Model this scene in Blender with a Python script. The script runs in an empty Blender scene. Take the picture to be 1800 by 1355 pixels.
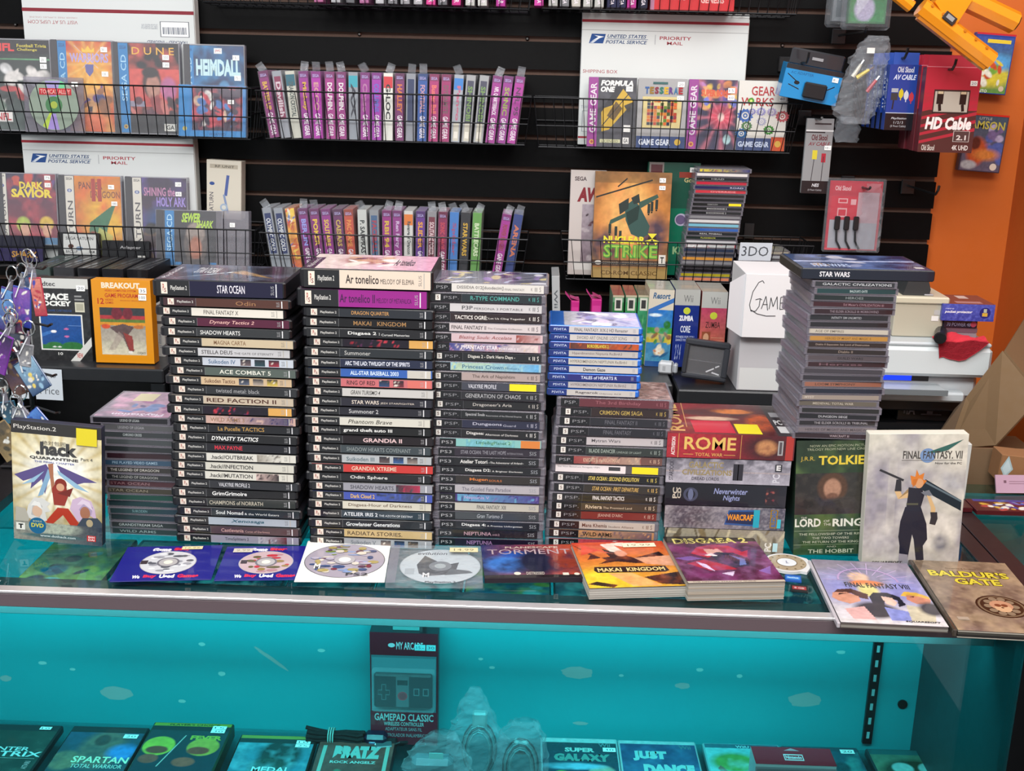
import bpy, math, random
import numpy as np
from mathutils import Matrix, Vector
sc = bpy.context.scene
COL = sc.collection
# ---------------- camera ----------------
F = 2000.; CP = math.radians(15.5); CR = math.radians(1.4); CY = math.radians(1.1)
CAM = np.array([0, 0, 1.67])
cf = np.array([-math.sin(CY)*math.cos(CP), math.cos(CY)*math.cos(CP), -math.sin(CP)])
_r = np.array([math.cos(CY), math.sin(CY), 0.]); _d = np.cross(cf, _r)
cr = _r*math.cos(CR)-_d*math.sin(CR); cd = _r*math.sin(CR)+_d*math.cos(CR)
cam = bpy.data.cameras.new('camera'); camo = bpy.data.objects.new('camera', cam); COL.objects.link(camo)
cam.sensor_fit = 'HORIZONTAL'; cam.sensor_width = 36; cam.lens = 36*F/1800; cam.clip_start = .05
camo.matrix_world = Matrix(((cr[0], -cd[0], -cf[0], CAM[0]), (cr[1], -cd[1], -cf[1], CAM[1]), (cr[2], -cd[2], -cf[2], CAM[2]), (0, 0, 0, 1)))
sc.camera = camo
# ---------------- world, exposure, lights ----------------
sc.view_settings.view_transform = 'Standard'; sc.view_settings.look = 'None'; sc.view_settings.gamma = 1
sc.view_settings.exposure = -0.42
sc.cycles.transparent_max_bounces = 24; sc.cycles.max_bounces = 6; sc.cycles.diffuse_bounces = 3; sc.cycles.glossy_bounces = 3
sc.cycles.use_denoising = True
W = bpy.data.worlds.new('room_air'); sc.world = W; W.use_nodes = True
bg = W.node_tree.nodes['Background']; bg.inputs[0].default_value = (.93, .96, 1, 1); bg.inputs[1].default_value = .75
def area(name, loc, target, sx, sy, power, col=(1, 1, 1)):
    l = bpy.data.lights.new(name, 'AREA'); l.shape = 'RECTANGLE'; l.size = sx; l.size_y = sy; l.energy = power; l.color = col
    o = bpy.data.objects.new(name, l); COL.objects.link(o); o.location = loc
    o.rotation_euler = (Vector(target)-Vector(loc)).to_track_quat('-Z', 'Y').to_euler(); return o
area('ceiling_light_front', (-.3, -.1, 2.95), (0, 1.7, 1.0), 2.6, .7, 125, (1, .985, .96))
area('ceiling_light_rear', (.3, 1.35, 2.95), (0, 2.0, 1.0), 2.4, .5, 38, (1, .985, .96))
area('showcase_led_light', (-.15, 1.448, .947), (-.15, 1.79, .69), 1.5, .02, 4.6, (.2, .84, .87)).data.spread = math.radians(110)
area('added_shelf_light', (-.25, 1.531, .885), (-.25, 1.79, .68), 1.8, .012, 7.6, (.2, .84, .87))  # added strip lamp, brightens the back panel below the upper shelf
# ---------------- pixel <-> place ----------------
def ray(x, y): return cf + cr*(x-900)/F + cd*(y-677.5)/F
def onY(x, y, Y): d = ray(x, y); return CAM + d*((Y-CAM[1])/d[1])
def onZ(x, y, Z): d = ray(x, y); return CAM + d*((Z-CAM[2])/d[2])
# ---------------- colour ----------------
def lin(c):
    if not isinstance(c, str): return c
    o = []
    for i in (0, 2, 4):
        v = int(c[i:i+2], 16)/255.; o.append(v/12.92 if v <= .04045 else ((v+.055)/1.055)**2.4)
    return tuple(o)
# ---------------- materials ----------------
def mat(name, rough=.45, metal=0, coat=0, bump=0, bscale=300, fixed=None, spec=.5):
    m = bpy.data.materials.new(name); m.use_nodes = True; nt = m.node_tree; b = nt.nodes['Principled BSDF']
    if fixed: b.inputs['Base Color'].default_value = (*lin(fixed), 1)
    else:
        a = nt.nodes.new('ShaderNodeAttribute'); a.attribute_name = 'Col'; nt.links.new(a.outputs['Color'], b.inputs['Base Color'])
    b.inputs['Metallic'].default_value = metal; b.inputs['Coat Weight'].default_value = coat; b.inputs['Specular IOR Level'].default_value = spec
    n = nt.nodes.new('ShaderNodeTexNoise'); n.inputs['Scale'].default_value = bscale*.2; n.inputs['Detail'].default_value = 3
    tc = nt.nodes.new('ShaderNodeTexCoord'); nt.links.new(tc.outputs['Object'], n.inputs['Vector'])
    r = nt.nodes.new('ShaderNodeMapRange'); r.inputs['To Min'].default_value = rough*.8; r.inputs['To Max'].default_value = min(1, rough*1.2)
    nt.links.new(n.outputs['Fac'], r.inputs['Value']); nt.links.new(r.outputs['Result'], b.inputs['Roughness'])
    if bump:
        n2 = nt.nodes.new('ShaderNodeTexNoise'); n2.inputs['Scale'].default_value = bscale; nt.links.new(tc.outputs['Object'], n2.inputs['Vector'])
        bp = nt.nodes.new('ShaderNodeBump'); bp.inputs['Strength'].default_value = bump; bp.inputs['Distance'].default_value = .002
        nt.links.new(n2.outputs['Fac'], bp.inputs['Height']); nt.links.new(bp.outputs['Normal'], b.inputs['Normal'])
    return m
def clearmat(name, tint, fac, rough, col):
    m = bpy.data.materials.new(name); m.use_nodes = True; nt = m.node_tree; nt.nodes.remove(nt.nodes['Principled BSDF'])
    out = nt.nodes['Material Output']; t = nt.nodes.new('ShaderNodeBsdfTransparent'); t.inputs[0].default_value = (*lin(tint), 1)
    p = nt.nodes.new('ShaderNodeBsdfPrincipled'); p.inputs['Base Color'].default_value = (*lin(col), 1); p.inputs['Roughness'].default_value = rough
    mx = nt.nodes.new('ShaderNodeMixShader'); lw = nt.nodes.new('ShaderNodeLayerWeight'); lw.inputs['Blend'].default_value = .25
    mr = nt.nodes.new('ShaderNodeMapRange'); mr.inputs['To Min'].default_value = fac; mr.inputs['To Max'].default_value = min(1, fac+.55)
    pw = nt.nodes.new('ShaderNodeMath'); pw.operation = 'POWER'; pw.inputs[1].default_value = 4; nt.links.new(lw.outputs['Facing'], pw.inputs[0]); lw.inputs['Blend'].default_value = .5; nt.links.new(pw.outputs[0], mr.inputs['Value']); nt.links.new(mr.outputs['Result'], mx.inputs[0])
    nt.links.new(t.outputs[0], mx.inputs[1]); nt.links.new(p.outputs[0], mx.inputs[2]); nt.links.new(mx.outputs[0], out.inputs[0])
    if 'film' in name:
        tc = nt.nodes.new('ShaderNodeTexCoord'); n2 = nt.nodes.new('ShaderNodeTexNoise'); n2.inputs['Scale'].default_value = 45; nt.links.new(tc.outputs['Object'], n2.inputs['Vector'])
        bp = nt.nodes.new('ShaderNodeBump'); bp.inputs['Strength'].default_value = .8; bp.inputs['Distance'].default_value = .01
        nt.links.new(n2.outputs['Fac'], bp.inputs['Height']); nt.links.new(bp.outputs['Normal'], p.inputs['Normal']); nt.links.new(bp.outputs['Normal'], lw.inputs['Normal'])
    return m
def glassmat(name, tint, base):
    m = bpy.data.materials.new(name); m.use_nodes = True; nt = m.node_tree; nt.nodes.remove(nt.nodes['Principled BSDF'])
    out = nt.nodes['Material Output']; t = nt.nodes.new('ShaderNodeBsdfTransparent'); t.inputs[0].default_value = (*lin(tint), 1)
    g = nt.nodes.new('ShaderNodeBsdfGlossy'); g.inputs['Roughness'].default_value = .02
    fr = nt.nodes.new('ShaderNodeLayerWeight'); fr.inputs['Blend'].default_value = .5; pw = nt.nodes.new('ShaderNodeMath'); pw.operation = 'POWER'; pw.inputs[1].default_value = 5
    nt.links.new(fr.outputs['Facing'], pw.inputs[0]); ad = nt.nodes.new('ShaderNodeMath'); ad.operation = 'MULTIPLY_ADD'; ad.inputs[1].default_value = .9*base; ad.inputs[2].default_value = .035*base
    nt.links.new(pw.outputs[0], ad.inputs[0]); mx = nt.nodes.new('ShaderNodeMixShader'); nt.links.new(ad.outputs[0], mx.inputs[0])
    nt.links.new(t.outputs[0], mx.inputs[1]); nt.links.new(g.outputs[0], mx.inputs[2]); nt.links.new(mx.outputs[0], out.inputs[0]); return m
def glow(name, col, s):
    m = bpy.data.materials.new(name); m.use_nodes = True; b = m.node_tree.nodes['Principled BSDF']
    b.inputs['Base Color'].default_value = (.01, .02, .05, 1); b.inputs['Emission Color'].default_value = (*lin(col), 1); b.inputs['Emission Strength'].default_value = s; return m
M = dict(card=mat('printed_card', .42), gloss=mat('glossy_print', .2, coat=.35), plastic=mat('moulded_plastic', .32, bump=.05), paper=mat('paper', .8),
         paint=mat('painted_surface', .5, bump=.08, bscale=120), wire=mat('coated_wire', .35, metal=.6), chrome=mat('chrome', .15, metal=1), satin=mat('satin_metal', .38, metal=.75),
         slat=mat('slatwall_laminate', .5, bump=.05, spec=.12), mdf=mat('raw_board', .8, bump=.2), cloth=mat('cloth', .95, bump=.3, bscale=600),
         clear=clearmat('clear_plastic', 'f0f0f4', .34, .16, '9a96a0'), film=clearmat('clear_film', 'fafbfc', .09, .08, 'c4c8ce'),
         wrap=clearmat('wrap_clear', 'ffffff', .06, .1, 'e8e8ee'), glass=glassmat('showcase_glass', 'd2eff0', 1.0), led=glow('blue_led', '0838f0', 1.7))
# ---------------- text ----------------
TC = {}
def textgeo(s, bold=0, shear=0):
    k = (s, bold, shear)
    if k not in TC:
        c = bpy.data.curves.new('t', 'FONT'); c.body = s; c.resolution_u = 2; c.offset = bold; c.shear = shear; c.fill_mode = 'FRONT'
        o = bpy.data.objects.new('t', c); COL.objects.link(o); bpy.context.view_layer.update()
        me = o.to_mesh(); n = len(me.vertices); co = np.empty(n*3); me.vertices.foreach_get('co', co); co = co.reshape(-1, 3)[:, :2].copy()
        fs = [tuple(p.vertices) for p in me.polygons]; o.to_mesh_clear(); bpy.data.objects.remove(o); bpy.data.curves.remove(c)
        if n:
            mn = co.min(0); mx = co.max(0); co = (co-mn)/np.maximum(mx-mn, 1e-6); asp = (mx-mn)[0]/(mx-mn)[1]
        else: asp = 1
        TC[k] = (co, fs, asp)
    return TC[k]
# ---------------- artwork rasteriser (numpy grid of colours) ----------------
def artgrid(nu, nv, ops, seed=0):
    rg = np.random.RandomState(seed); u, v = np.meshgrid(np.linspace(0, 1, nu+1), np.linspace(0, 1, nv+1)); img = np.zeros((nv+1, nu+1, 3))+.2
    asp = nu/nv
    def mixin(a, c): a = np.clip(a, 0, 1)[..., None]; img[:] = img*(1-a)+np.array(lin(c))*a
    def noise(sc):
        out = np.zeros_like(u)
        for k in range(3):
            g = rg.rand(int(sc*2**k)+3, int(sc*asp*2**k)+3); x = u*(g.shape[1]-1.001); y = v*(g.shape[0]-1.001)
            xi = x.astype(int); yi = y.astype(int); fx = x-xi; fy = y-yi
            out += (g[yi, xi]*(1-fx)*(1-fy)+g[yi, xi+1]*fx*(1-fy)+g[yi+1, xi]*(1-fx)*fy+g[yi+1, xi+1]*fx*fy)*.5**k
        return out/1.75
    for o in ops:
        k = o[0]
        if k == 'v': img[:] = np.array(lin(o[1]))*(1-v[..., None])+np.array(lin(o[2]))*v[..., None]
        elif k == 'h': img[:] = np.array(lin(o[1]))*(1-u[..., None])+np.array(lin(o[2]))*u[..., None]
        elif k == 'r': mixin(((u >= o[1]) & (v >= o[2]) & (u <= o[3]) & (v <= o[4]))*(o[6] if len(o) > 6 else 1.), o[5])
        elif k == 'e':
            a = math.radians(o[7]) if len(o) > 7 else 0; du = (u-o[1])*asp; dv = v-o[2]; x = (du*math.cos(a)+dv*math.sin(a))/(o[3]*asp); y = (-du*math.sin(a)+dv*math.cos(a))/o[4]
            d = np.sqrt(x*x+y*y); s = max(o[6], .04); mixin((1+s/2-d)/s, o[5])
        elif k == 'p':
            ins = np.zeros(u.shape, bool); P = o[1]
            for i in range(len(P)):
                (x1, y1), (x2, y2) = P[i-1], P[i]
                if y1 != y2: ins ^= ((v > min(y1, y2)) & (v <= max(y1, y2)) & (u < (x2-x1)*(v-y1)/(y2-y1)+x1))
            mixin(ins*(o[3] if len(o) > 3 else 1.), o[2])
        elif k == 'n': mixin((noise(o[1])-.5)*4*o[3]+o[3]*.3, o[2])
        elif k == 'ray':
            th = np.arctan2(v-o[2], (u-o[1])*asp); mixin((np.sin(th*o[3]+1)*.5+.5)**3*o[5], o[4])
        elif k == 'blobs':
            for i in range(o[1]):
                c = o[2][rg.randint(len(o[2]))]; cu, cv = rg.uniform(o[3], o[5]), rg.uniform(o[4], o[6]); ru = rg.uniform(.03, .13); rv = rg.uniform(.02, .11)
                a = rg.uniform(0, 3.14); du = (u-cu)*asp; dv = v-cv; x = (du*math.cos(a)+dv*math.sin(a))/(ru*asp); y = (-du*math.sin(a)+dv*math.cos(a))/rv; mixin((1.2-np.sqrt(x*x+y*y))/.35, c)
    img *= 1+(noise(26)[..., None]-.5)*.55
    return np.clip(img, 0, 1)
def busy(pal, n=26, v0=.12, v1=.7):
    return [('v', pal[0], pal[1]), ('n', 5, pal[2 % len(pal)], .7), ('blobs', n, pal, .1, v0, .9, v1), ('n', 9, pal[0], .25)]
# ---------------- mesh builder ----------------
class MB:
    def __init__(s): s.v = []; s.f = []; s.c = []; s.m = []; s.mats = []
    def mi(s, m):
        if m not in s.mats: s.mats.append(m)
        return s.mats.index(m)
    def add(s, vs, fs, col, m):
        b = len(s.v); s.v.extend([tuple(map(float, p)) for p in vs]); i = s.mi(m); c = lin(col)
        for f in fs: s.f.append(tuple(b+q for q in f)); s.c.append(c); s.m.append(i)
        return s
    def box(s, x0, y0, z0, x1, y1, z1, col, m='card', bev=0, T=None):
        x0, x1 = sorted((x0, x1)); y0, y1 = sorted((y0, y1)); z0, z1 = sorted((z0, z1))
        if not bev:
            vs = [(x, y, z) for x in (x0, x1) for y in (y0, y1) for z in (z0, z1)]
            fs = [(0, 1, 3, 2), (4, 6, 7, 5), (0, 4, 5, 1), (2, 3, 7, 6), (0, 2, 6, 4), (1, 5, 7, 3)]
        else:
            bev = min(bev, (x1-x0)*.45, (y1-y0)*.45, (z1-z0)*.45)
            c = ((x0+x1)/2, (y0+y1)/2, (z0+z1)/2); h = ((x1-x0)/2, (y1-y0)/2, (z1-z0)/2); vs = []; ix = {}
            for sx in (-1, 1):
                for sy in (-1, 1):
                    for sz in (-1, 1):
                        for a in range(3):
                            sg = (sx, sy, sz); ix[(sg, a)] = len(vs); vs.append(tuple(c[k]+sg[k]*(h[k]-(0 if k == a else bev)) for k in range(3)))
            fs = []
            for a in range(3):
                b2, c2 = (a+1) % 3, (a+2) % 3
                for sg in (-1, 1):
                    q = []
                    for sb, sc_ in ((-1, -1), (1, -1), (1, 1), (-1, 1)):
                        k = [0, 0, 0]; k[a] = sg; k[b2] = sb; k[c2] = sc_; q.append(ix[(tuple(k), a)])
                    fs.append(tuple(q) if sg > 0 else tuple(q[::-1]))
                for sb in (-1, 1):
                    for sc_ in (-1, 1):
                        k0 = [0, 0, 0]; k1 = [0, 0, 0]; k0[a] = -1; k1[a] = 1; k0[b2] = k1[b2] = sb; k0[c2] = k1[c2] = sc_
                        k0, k1 = tuple(k0), tuple(k1); q = (ix[(k0, b2)], ix[(k1, b2)], ix[(k1, c2)], ix[(k0, c2)]); fs.append(q if sb*sc_ > 0 else q[::-1])
            for sx in (-1, 1):
                for sy in (-1, 1):
                    for sz in (-1, 1):
                        k = (sx, sy, sz); q = (ix[(k, 0)], ix[(k, 1)], ix[(k, 2)]); fs.append(q if sx*sy*sz > 0 else q[::-1])
        if T: vs = [tuple(T @ Vector(p)) for p in vs]
        return s.add(vs, fs, col, m)
    def tube(s, pts, r, col, m='plastic', n=6, closed=False, r1=None):
        P = [Vector(p) for p in pts]; L = len(P); vs = []; fs = []
        up = None
        for i, p in enumerate(P):
            d = (P[(i+1) % L]-P[i-1]) if closed else (P[min(i+1, L-1)]-P[max(i-1, 0)])
            if d.length < 1e-9: d = Vector((0, 0, 1))
            d.normalize()
            if up is None: up = d.orthogonal()
            a = (up-d*up.dot(d)); a = a.normalized() if a.length > 1e-6 else d.orthogonal().normalized(); up = a; b = d.cross(a)
            rr = r if r1 is None else r+(r1-r)*i/(L-1)
            for k in range(n):
                t = 2*math.pi*k/n; vs.append(p+a*rr*math.cos(t)+b*rr*math.sin(t))
        for i in range(L if closed else L-1):
            for k in range(n): j = (i+1) % L; fs.append((i*n+k, i*n+(k+1) % n, j*n+(k+1) % n, j*n+k))
        if not closed: fs.append(tuple(range(n))[::-1]); fs.append(tuple((L-1)*n+k for k in range(n)))
        return s.add(vs, fs, col, m)
    def prism(s, poly, axis, a0, a1, col, m='plastic', T=None):
        n = len(poly)
        def P(p, a): return (a, p[0], p[1]) if axis == 0 else ((p[0], a, p[1]) if axis == 1 else (p[0], p[1], a))
        vs = [P(p, a0) for p in poly]+[P(p, a1) for p in poly]; fs = [tuple(range(n)), tuple(range(2*n-1, n-1, -1))]+[(i, (i+1) % n, n+(i+1) % n, n+i) for i in range(n)]
        if T: vs = [tuple(T @ Vector(p)) for p in vs]
        return s.add(vs, fs, col, m)
    def lathe(s, prof, col, m='plastic', n=20, T=None):
        vs = [(r*math.cos(2*math.pi*k/n), r*math.sin(2*math.pi*k/n), z) for r, z in prof for k in range(n)]
        fs = [(i*n+k, i*n+(k+1) % n, (i+1)*n+(k+1) % n, (i+1)*n+k) for i in range(len(prof)-1) for k in range(n)]
        if T: vs = [tuple(T @ Vector(p)) for p in vs]
        return s.add(vs, fs, col, m)
    def crumple(s, pts, radii, amp, seed, col, m='film', n=14, flat=.5):
        rg = random.Random(seed); vs = []; N = len(pts); P2 = []; R2 = []
        for i in range((N-1)*4+1): k = min(i//4, N-2); q = (i-4*k)/4; P2.append(tuple(pts[k][a]*(1-q)+pts[k+1][a]*q for a in range(3))); R2.append(radii[k]*(1-q)+radii[k+1]*q)
        pts, radii = P2, R2; L = len(pts)
        for i, p in enumerate(pts):
            for k in range(n):
                t = 2*math.pi*k/n; r = radii[i]*(1+rg.uniform(-amp, amp)); vs.append((p[0]+r*math.cos(t), p[1]+r*math.sin(t)*flat, p[2]+rg.uniform(-amp, amp)*radii[i]*.25))
        fs = []
        for i in range(L-1):
            for k in range(n):
                a, b, c, d = i*n+k, i*n+(k+1) % n, (i+1)*n+(k+1) % n, (i+1)*n+k; fs += [(a, b, c), (a, c, d)]
        return s.add(vs, fs, col, m)
    def build(s, name, parent=None, **kw):
        me = bpy.data.meshes.new(name); me.from_pydata(s.v, [], s.f); me.validate(); 
        if len(me.polygons) == len(s.f):
            at = me.color_attributes.new('Col', 'FLOAT_COLOR', 'CORNER'); a = []
            for f, c in zip(s.f, s.c):
                if isinstance(c, list):
                    for q in c: a.extend((q[0], q[1], q[2], 1))
                else: a.extend((c[0], c[1], c[2], 1)*len(f))
            at.data.foreach_set('color', a); me.polygons.foreach_set('material_index', s.m)
        else: print('BADMESH', name, len(me.polygons), len(s.f))
        for m in s.mats: me.materials.append(M[m])
        o = bpy.data.objects.new(name, me); COL.objects.link(o); o.parent = parent
        for k, v in kw.items(): o[k] = v
        return o
class Face:
    """a flat printed face: O corner, U right, V up (real lengths); coordinates u, v run 0..1"""
    def __init__(s, mb, O, U, V, m='gloss'):
        s.mb = mb; s.O = Vector(O); s.U = Vector(U); s.V = Vector(V); s.N = s.U.cross(s.V).normalized(); s.k = 1; s.m = m; s.w = s.U.length; s.h = s.V.length
    def P(s, u, v, k=None): return s.O+s.U*u+s.V*v+s.N*(s.k if k is None else k)*.000022
    def poly(s, pts, col, m=None): s.mb.add([s.P(*p) for p in pts], [tuple(range(len(pts)))], col, m or s.m); s.k += 1; return s
    def rect(s, u0, v0, u1, v1, col, m=None): return s.poly([(u0, v0), (u1, v0), (u1, v1), (u0, v1)], col, m)
    def ell(s, u, v, r, col, rv=None, n=24, m=None):  # r in metres
        a, b = r/s.w, (rv or r)/s.h; return s.poly([(u+a*math.cos(2*math.pi*i/n), v+b*math.sin(2*math.pi*i/n)) for i in range(n)], col, m)
    def line(s, p, q, w, col):
        a = s.P(*p); b = s.P(*q); n = (b-a).cross(s.N).normalized()*w/2; s.mb.add([a-n, b-n, b+n, a+n], [(3, 2, 1, 0)], col, s.m); s.k += 1; return s
    def text(s, t, u0, v0, u1, v1, col, bold=0, shear=0, rot=0, fit=0):
        co, fs, asp = textgeo(t, bold, shear)
        if not len(co): return s
        if fit:   # keep letter proportions inside the box
            W_, H_ = (u1-u0)*s.w, (v1-v0)*s.h
            if rot in (90, -90): W_, H_ = H_, W_
            k = min(W_/asp, H_); w2, h2 = k*asp, k
            if rot in (90, -90): w2, h2 = h2, w2
            cu, cv = (u0+u1)/2, (v0+v1)/2; u0, u1, v0, v1 = cu-w2/s.w/2, cu+w2/s.w/2, cv-h2/s.h/2, cv+h2/s.h/2
        x, y = co[:, 0], co[:, 1]
        if rot == 90: x, y = 1-y, x
        elif rot == -90: x, y = y, 1-x
        elif rot == 180: x, y = 1-x, 1-y
        s.mb.add([s.P(u0+(u1-u0)*a, v0+(v1-v0)*b) for a, b in zip(x, y)], fs, col, s.m); s.k += 1; return s
    def art(s, ops, u0=0, v0=0, u1=1, v1=1, res=.0016, seed=1):
        nu = max(4, min(150, int((u1-u0)*s.w/res))); nv = max(3, min(190, int((v1-v0)*s.h/res))); g = artgrid(nu, nv, ops, seed); b = len(s.mb.v); i = s.mb.mi(s.m)
        for j in range(nv+1):
            for k in range(nu+1): s.mb.v.append(tuple(s.P(u0+(u1-u0)*k/nu, v0+(v1-v0)*j/nv)))
        for j in range(nv):
            for k in range(nu):
                a = j*(nu+1)+k; s.mb.f.append((b+a, b+a+1, b+a+nu+2, b+a+nu+1)); s.mb.c.append([g[j, k], g[j, k+1], g[j+1, k+1], g[j+1, k]]); s.mb.m.append(i)
        s.k += 1; return s
    def sticker(s, u, v, w=.016, h=.011, t='10.-', col='f2f2ee', tc='404458'):   # centre u,v ; metres
        a, b = w/s.w/2, h/s.h/2; s.rect(u-a, v-b, u+a, v+b, col, 'paper'); s.text(t, u-a*.7, v-b*.5, u+a*.7, v+b*.5, tc); return s
def front(mb, w, h, y, m='gloss', x0=None): x0 = -w/2 if x0 is None else x0; return Face(mb, (x0, y, 0), (w, 0, 0), (0, 0, h), m)
def top(mb, w, d, z, m='gloss', y0=0): return Face(mb, (-w/2, y0, z), (w, 0, 0), (0, d, 0), m)
# ---------------- things ----------------
def thing(name, label, cat, loc=(0, 0, 0), rot=(0, 0, 0), group=None):
    o = bpy.data.objects.new(name, None); COL.objects.link(o); o.empty_display_size = .02; o.location = loc; o.rotation_euler = rot
    o['label'] = label; o['category'] = cat
    if group: o['group'] = group
    return o
def struct(name, mb): o = mb.build(name); o['kind'] = 'structure'; return o
def single(name, label, cat, mb, loc=(0, 0, 0), rot=(0, 0, 0), group=None):
    o = mb.build(name); o.location = loc; o.rotation_euler = rot; o['label'] = label; o['category'] = cat
    if group: o['group'] = group
    return o
def rad(d): return math.radians(d)
ORD = 'topmost second third fourth fifth sixth seventh eighth ninth tenth eleventh twelfth thirteenth fourteenth fifteenth sixteenth seventeenth eighteenth nineteenth twentieth twenty-first twenty-second twenty-third twenty-fourth twenty-fifth twenty-sixth twenty-seventh twenty-eighth twenty-ninth thirtieth thirty-first thirty-second thirty-third'.split()
CN = {'black': (22, 22, 26), 'charcoal': (58, 60, 64), 'grey': (130, 132, 135), 'silver': (178, 180, 185), 'white': (225, 224, 220), 'cream': (225, 212, 180), 'tan': (175, 145, 110), 'brown': (95, 62, 48), 'maroon': (90, 25, 40), 'red': (200, 50, 50), 'orange': (225, 130, 40), 'yellow': (235, 215, 40), 'green': (60, 130, 80), 'teal': (40, 130, 130), 'blue': (50, 95, 170), 'navy': (32, 38, 78), 'purple': (85, 50, 130), 'magenta': (150, 40, 130), 'pink': (220, 150, 165), 'gold': (200, 165, 80), 'pale blue': (130, 175, 200)}
def cname(c):
    r = [int(c[i:i+2], 16) for i in (0, 2, 4)]; return min(CN, key=lambda k: sum((a-b)**2 for a, b in zip(CN[k], r)))
Z0 = .970   # counter top
# ================= room =================
b = MB(); b.box(-1.6, 2.735, 0, .93, 2.75, 2.3, '5e483e', 'mdf')
for k in range(-4, 26):
    zc = 1.813-.0735*k; b.box(-1.6, 2.72, zc-.0735+.006, .93, 2.7355, zc-.006, '040405', 'slat')
for px, py in ((28, 43), (40, 268), (632, 60), (927, 68), (1375, 80)):
    p = onY(px, py, 2.733); b.box(p[0]-.004, 2.729, p[2]-.004, p[0]+.004, 2.735, p[2]+.004, '8a8480', 'chrome', .002)
struct('wall_back', b)
b = MB(); b.box(.93, 2.74, 0, 1.12, 2.8, 2.6, 'c4601c', 'paint'); b.box(-2.4, 2.752, 0, .93, 2.8, 2.6, 'c4601c', 'paint'); struct('wall_back_orange', b)
b = MB(); b.box(1.12, .2, 0, 1.2, 2.8, 2.6, 'b4561c', 'paint'); struct('wall_right', b)
b = MB(); b.box(-2.4, -.6, -.05, 1.2, 2.8, 0, '3a3a3c', 'paint'); struct('floor', b)
# ================= shelf units behind the counter =================
def shelf_unit(x0, x1, zt, label):
    t = thing('shelf_unit', label, 'shelf', ((x0+x1)/2, 2.24, 0), group='black shelf units along the back wall'); w = (x1-x0)/2; c = '1b1c1f'
    MB().box(-w, 0, zt-.03, w, .44, zt, '26272a', 'plastic', .003).build('shelf_top', t)
    for sx in (-1, 1): MB().box(sx*w-sx*.03, .004, 0, sx*w, .43, zt-.031, c, 'plastic', .002).build('side_panel', t)
    MB().box(-w+.031, .42, .02, w-.031, .43, zt-.032, '0c0c0e', 'plastic').build('back_panel', t)
    MB().box(-w+.031, .01, zt-.36, w-.031, .41, zt-.34, c, 'plastic').build('shelf_board', t)
shelf_unit(-1.36, -.76, 1.06, 'black shelf unit at far left under the two retro cartridge boxes')
shelf_unit(-.75, -.17, 1.06, 'black shelf unit hidden behind the two left black case stacks')
shelf_unit(-.16, .285, 1.06, 'black shelf unit carrying the upright fitness and resort game boxes')
shelf_unit(.295, .90, 1.05, 'black shelf unit carrying the white carton and the white printer')
# ================= showcase =================
sh = thing('glass_showcase', 'glass display counter with teal lit interior and mauve grey metal front rail', 'display counter', (0, 0, 0))
XL, XR, YF, YB = -1.25, .69, 1.40, 1.80
b = MB(); b.box(XL, YF, .947, XR, YF+.022, .9665, '5c4f54', 'paint', .001); b.build('front_rail', sh)
b = MB(); b.box(XL, YF-.001, .967, XR, YF+.016, .9715, 'e2dedf', 'satin', .001); b.build('edge_trim', sh, label='bright silver edge strip')
b = MB(); b.box(XL, YF+.0165, .962, XR-.012, YB-.005, .9695, 'ffffff', 'glass'); b.build('glass_top', sh)
b = MB(); b.box(XL, YF+.006, .25, XR-.01, YF+.011, .946, 'ffffff', 'glass'); b.build('front_glass', sh)
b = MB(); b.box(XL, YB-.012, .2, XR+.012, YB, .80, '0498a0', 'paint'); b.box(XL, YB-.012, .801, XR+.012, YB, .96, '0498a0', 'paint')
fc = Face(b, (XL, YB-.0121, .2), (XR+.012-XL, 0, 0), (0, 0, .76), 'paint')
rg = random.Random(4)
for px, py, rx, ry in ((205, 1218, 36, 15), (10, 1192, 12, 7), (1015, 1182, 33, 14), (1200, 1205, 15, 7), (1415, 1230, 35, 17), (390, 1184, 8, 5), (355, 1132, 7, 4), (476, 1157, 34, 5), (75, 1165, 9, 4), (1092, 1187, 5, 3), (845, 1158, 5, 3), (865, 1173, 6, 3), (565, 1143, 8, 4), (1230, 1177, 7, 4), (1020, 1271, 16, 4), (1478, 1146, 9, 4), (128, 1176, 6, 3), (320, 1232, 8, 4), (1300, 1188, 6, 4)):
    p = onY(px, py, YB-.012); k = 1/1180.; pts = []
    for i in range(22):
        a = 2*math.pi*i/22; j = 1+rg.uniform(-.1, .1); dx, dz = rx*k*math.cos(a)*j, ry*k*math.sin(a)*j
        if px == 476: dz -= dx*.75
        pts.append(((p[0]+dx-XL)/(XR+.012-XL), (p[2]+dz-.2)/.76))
    fc.poly(pts, 'a0a4a2' if rx > 10 else 'a0c0bc')  # irregular pale grey ovals drawn flat on the panel
b.build('back_panel', sh, label='teal back panel with pale patches')
b = MB()
for px in (740, 1548):
    p = onY(px, 1110, YB-.02); zt, zb = (.86, .54)
    b.box(p[0]-.008, YB-.0195, zb, p[0]+.008, YB-.0128, zt, '2a3034', 'satin')
    for k in range(11): z = zt-.02-k*.028; b.box(p[0]-.0025, YB-.0199, z-.009, p[0]+.0025, YB-.0194, z+.004, '9ab0b2', 'paper')
b.build('shelf_standard', sh, label='slotted dark metal shelf standards')
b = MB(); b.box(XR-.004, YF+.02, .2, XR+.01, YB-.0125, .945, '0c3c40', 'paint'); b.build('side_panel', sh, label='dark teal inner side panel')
p = onY(1586, 1237, YB-.0121); b = MB(); b.prism([(p[0]+.0085*math.cos(i*.3927), p[2]+.0085*math.sin(i*.3927)) for i in range(16)], 1, YB-.0150, YB-.0122, '071214'); b.build('grommet', sh, label='black round grommet')
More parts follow.
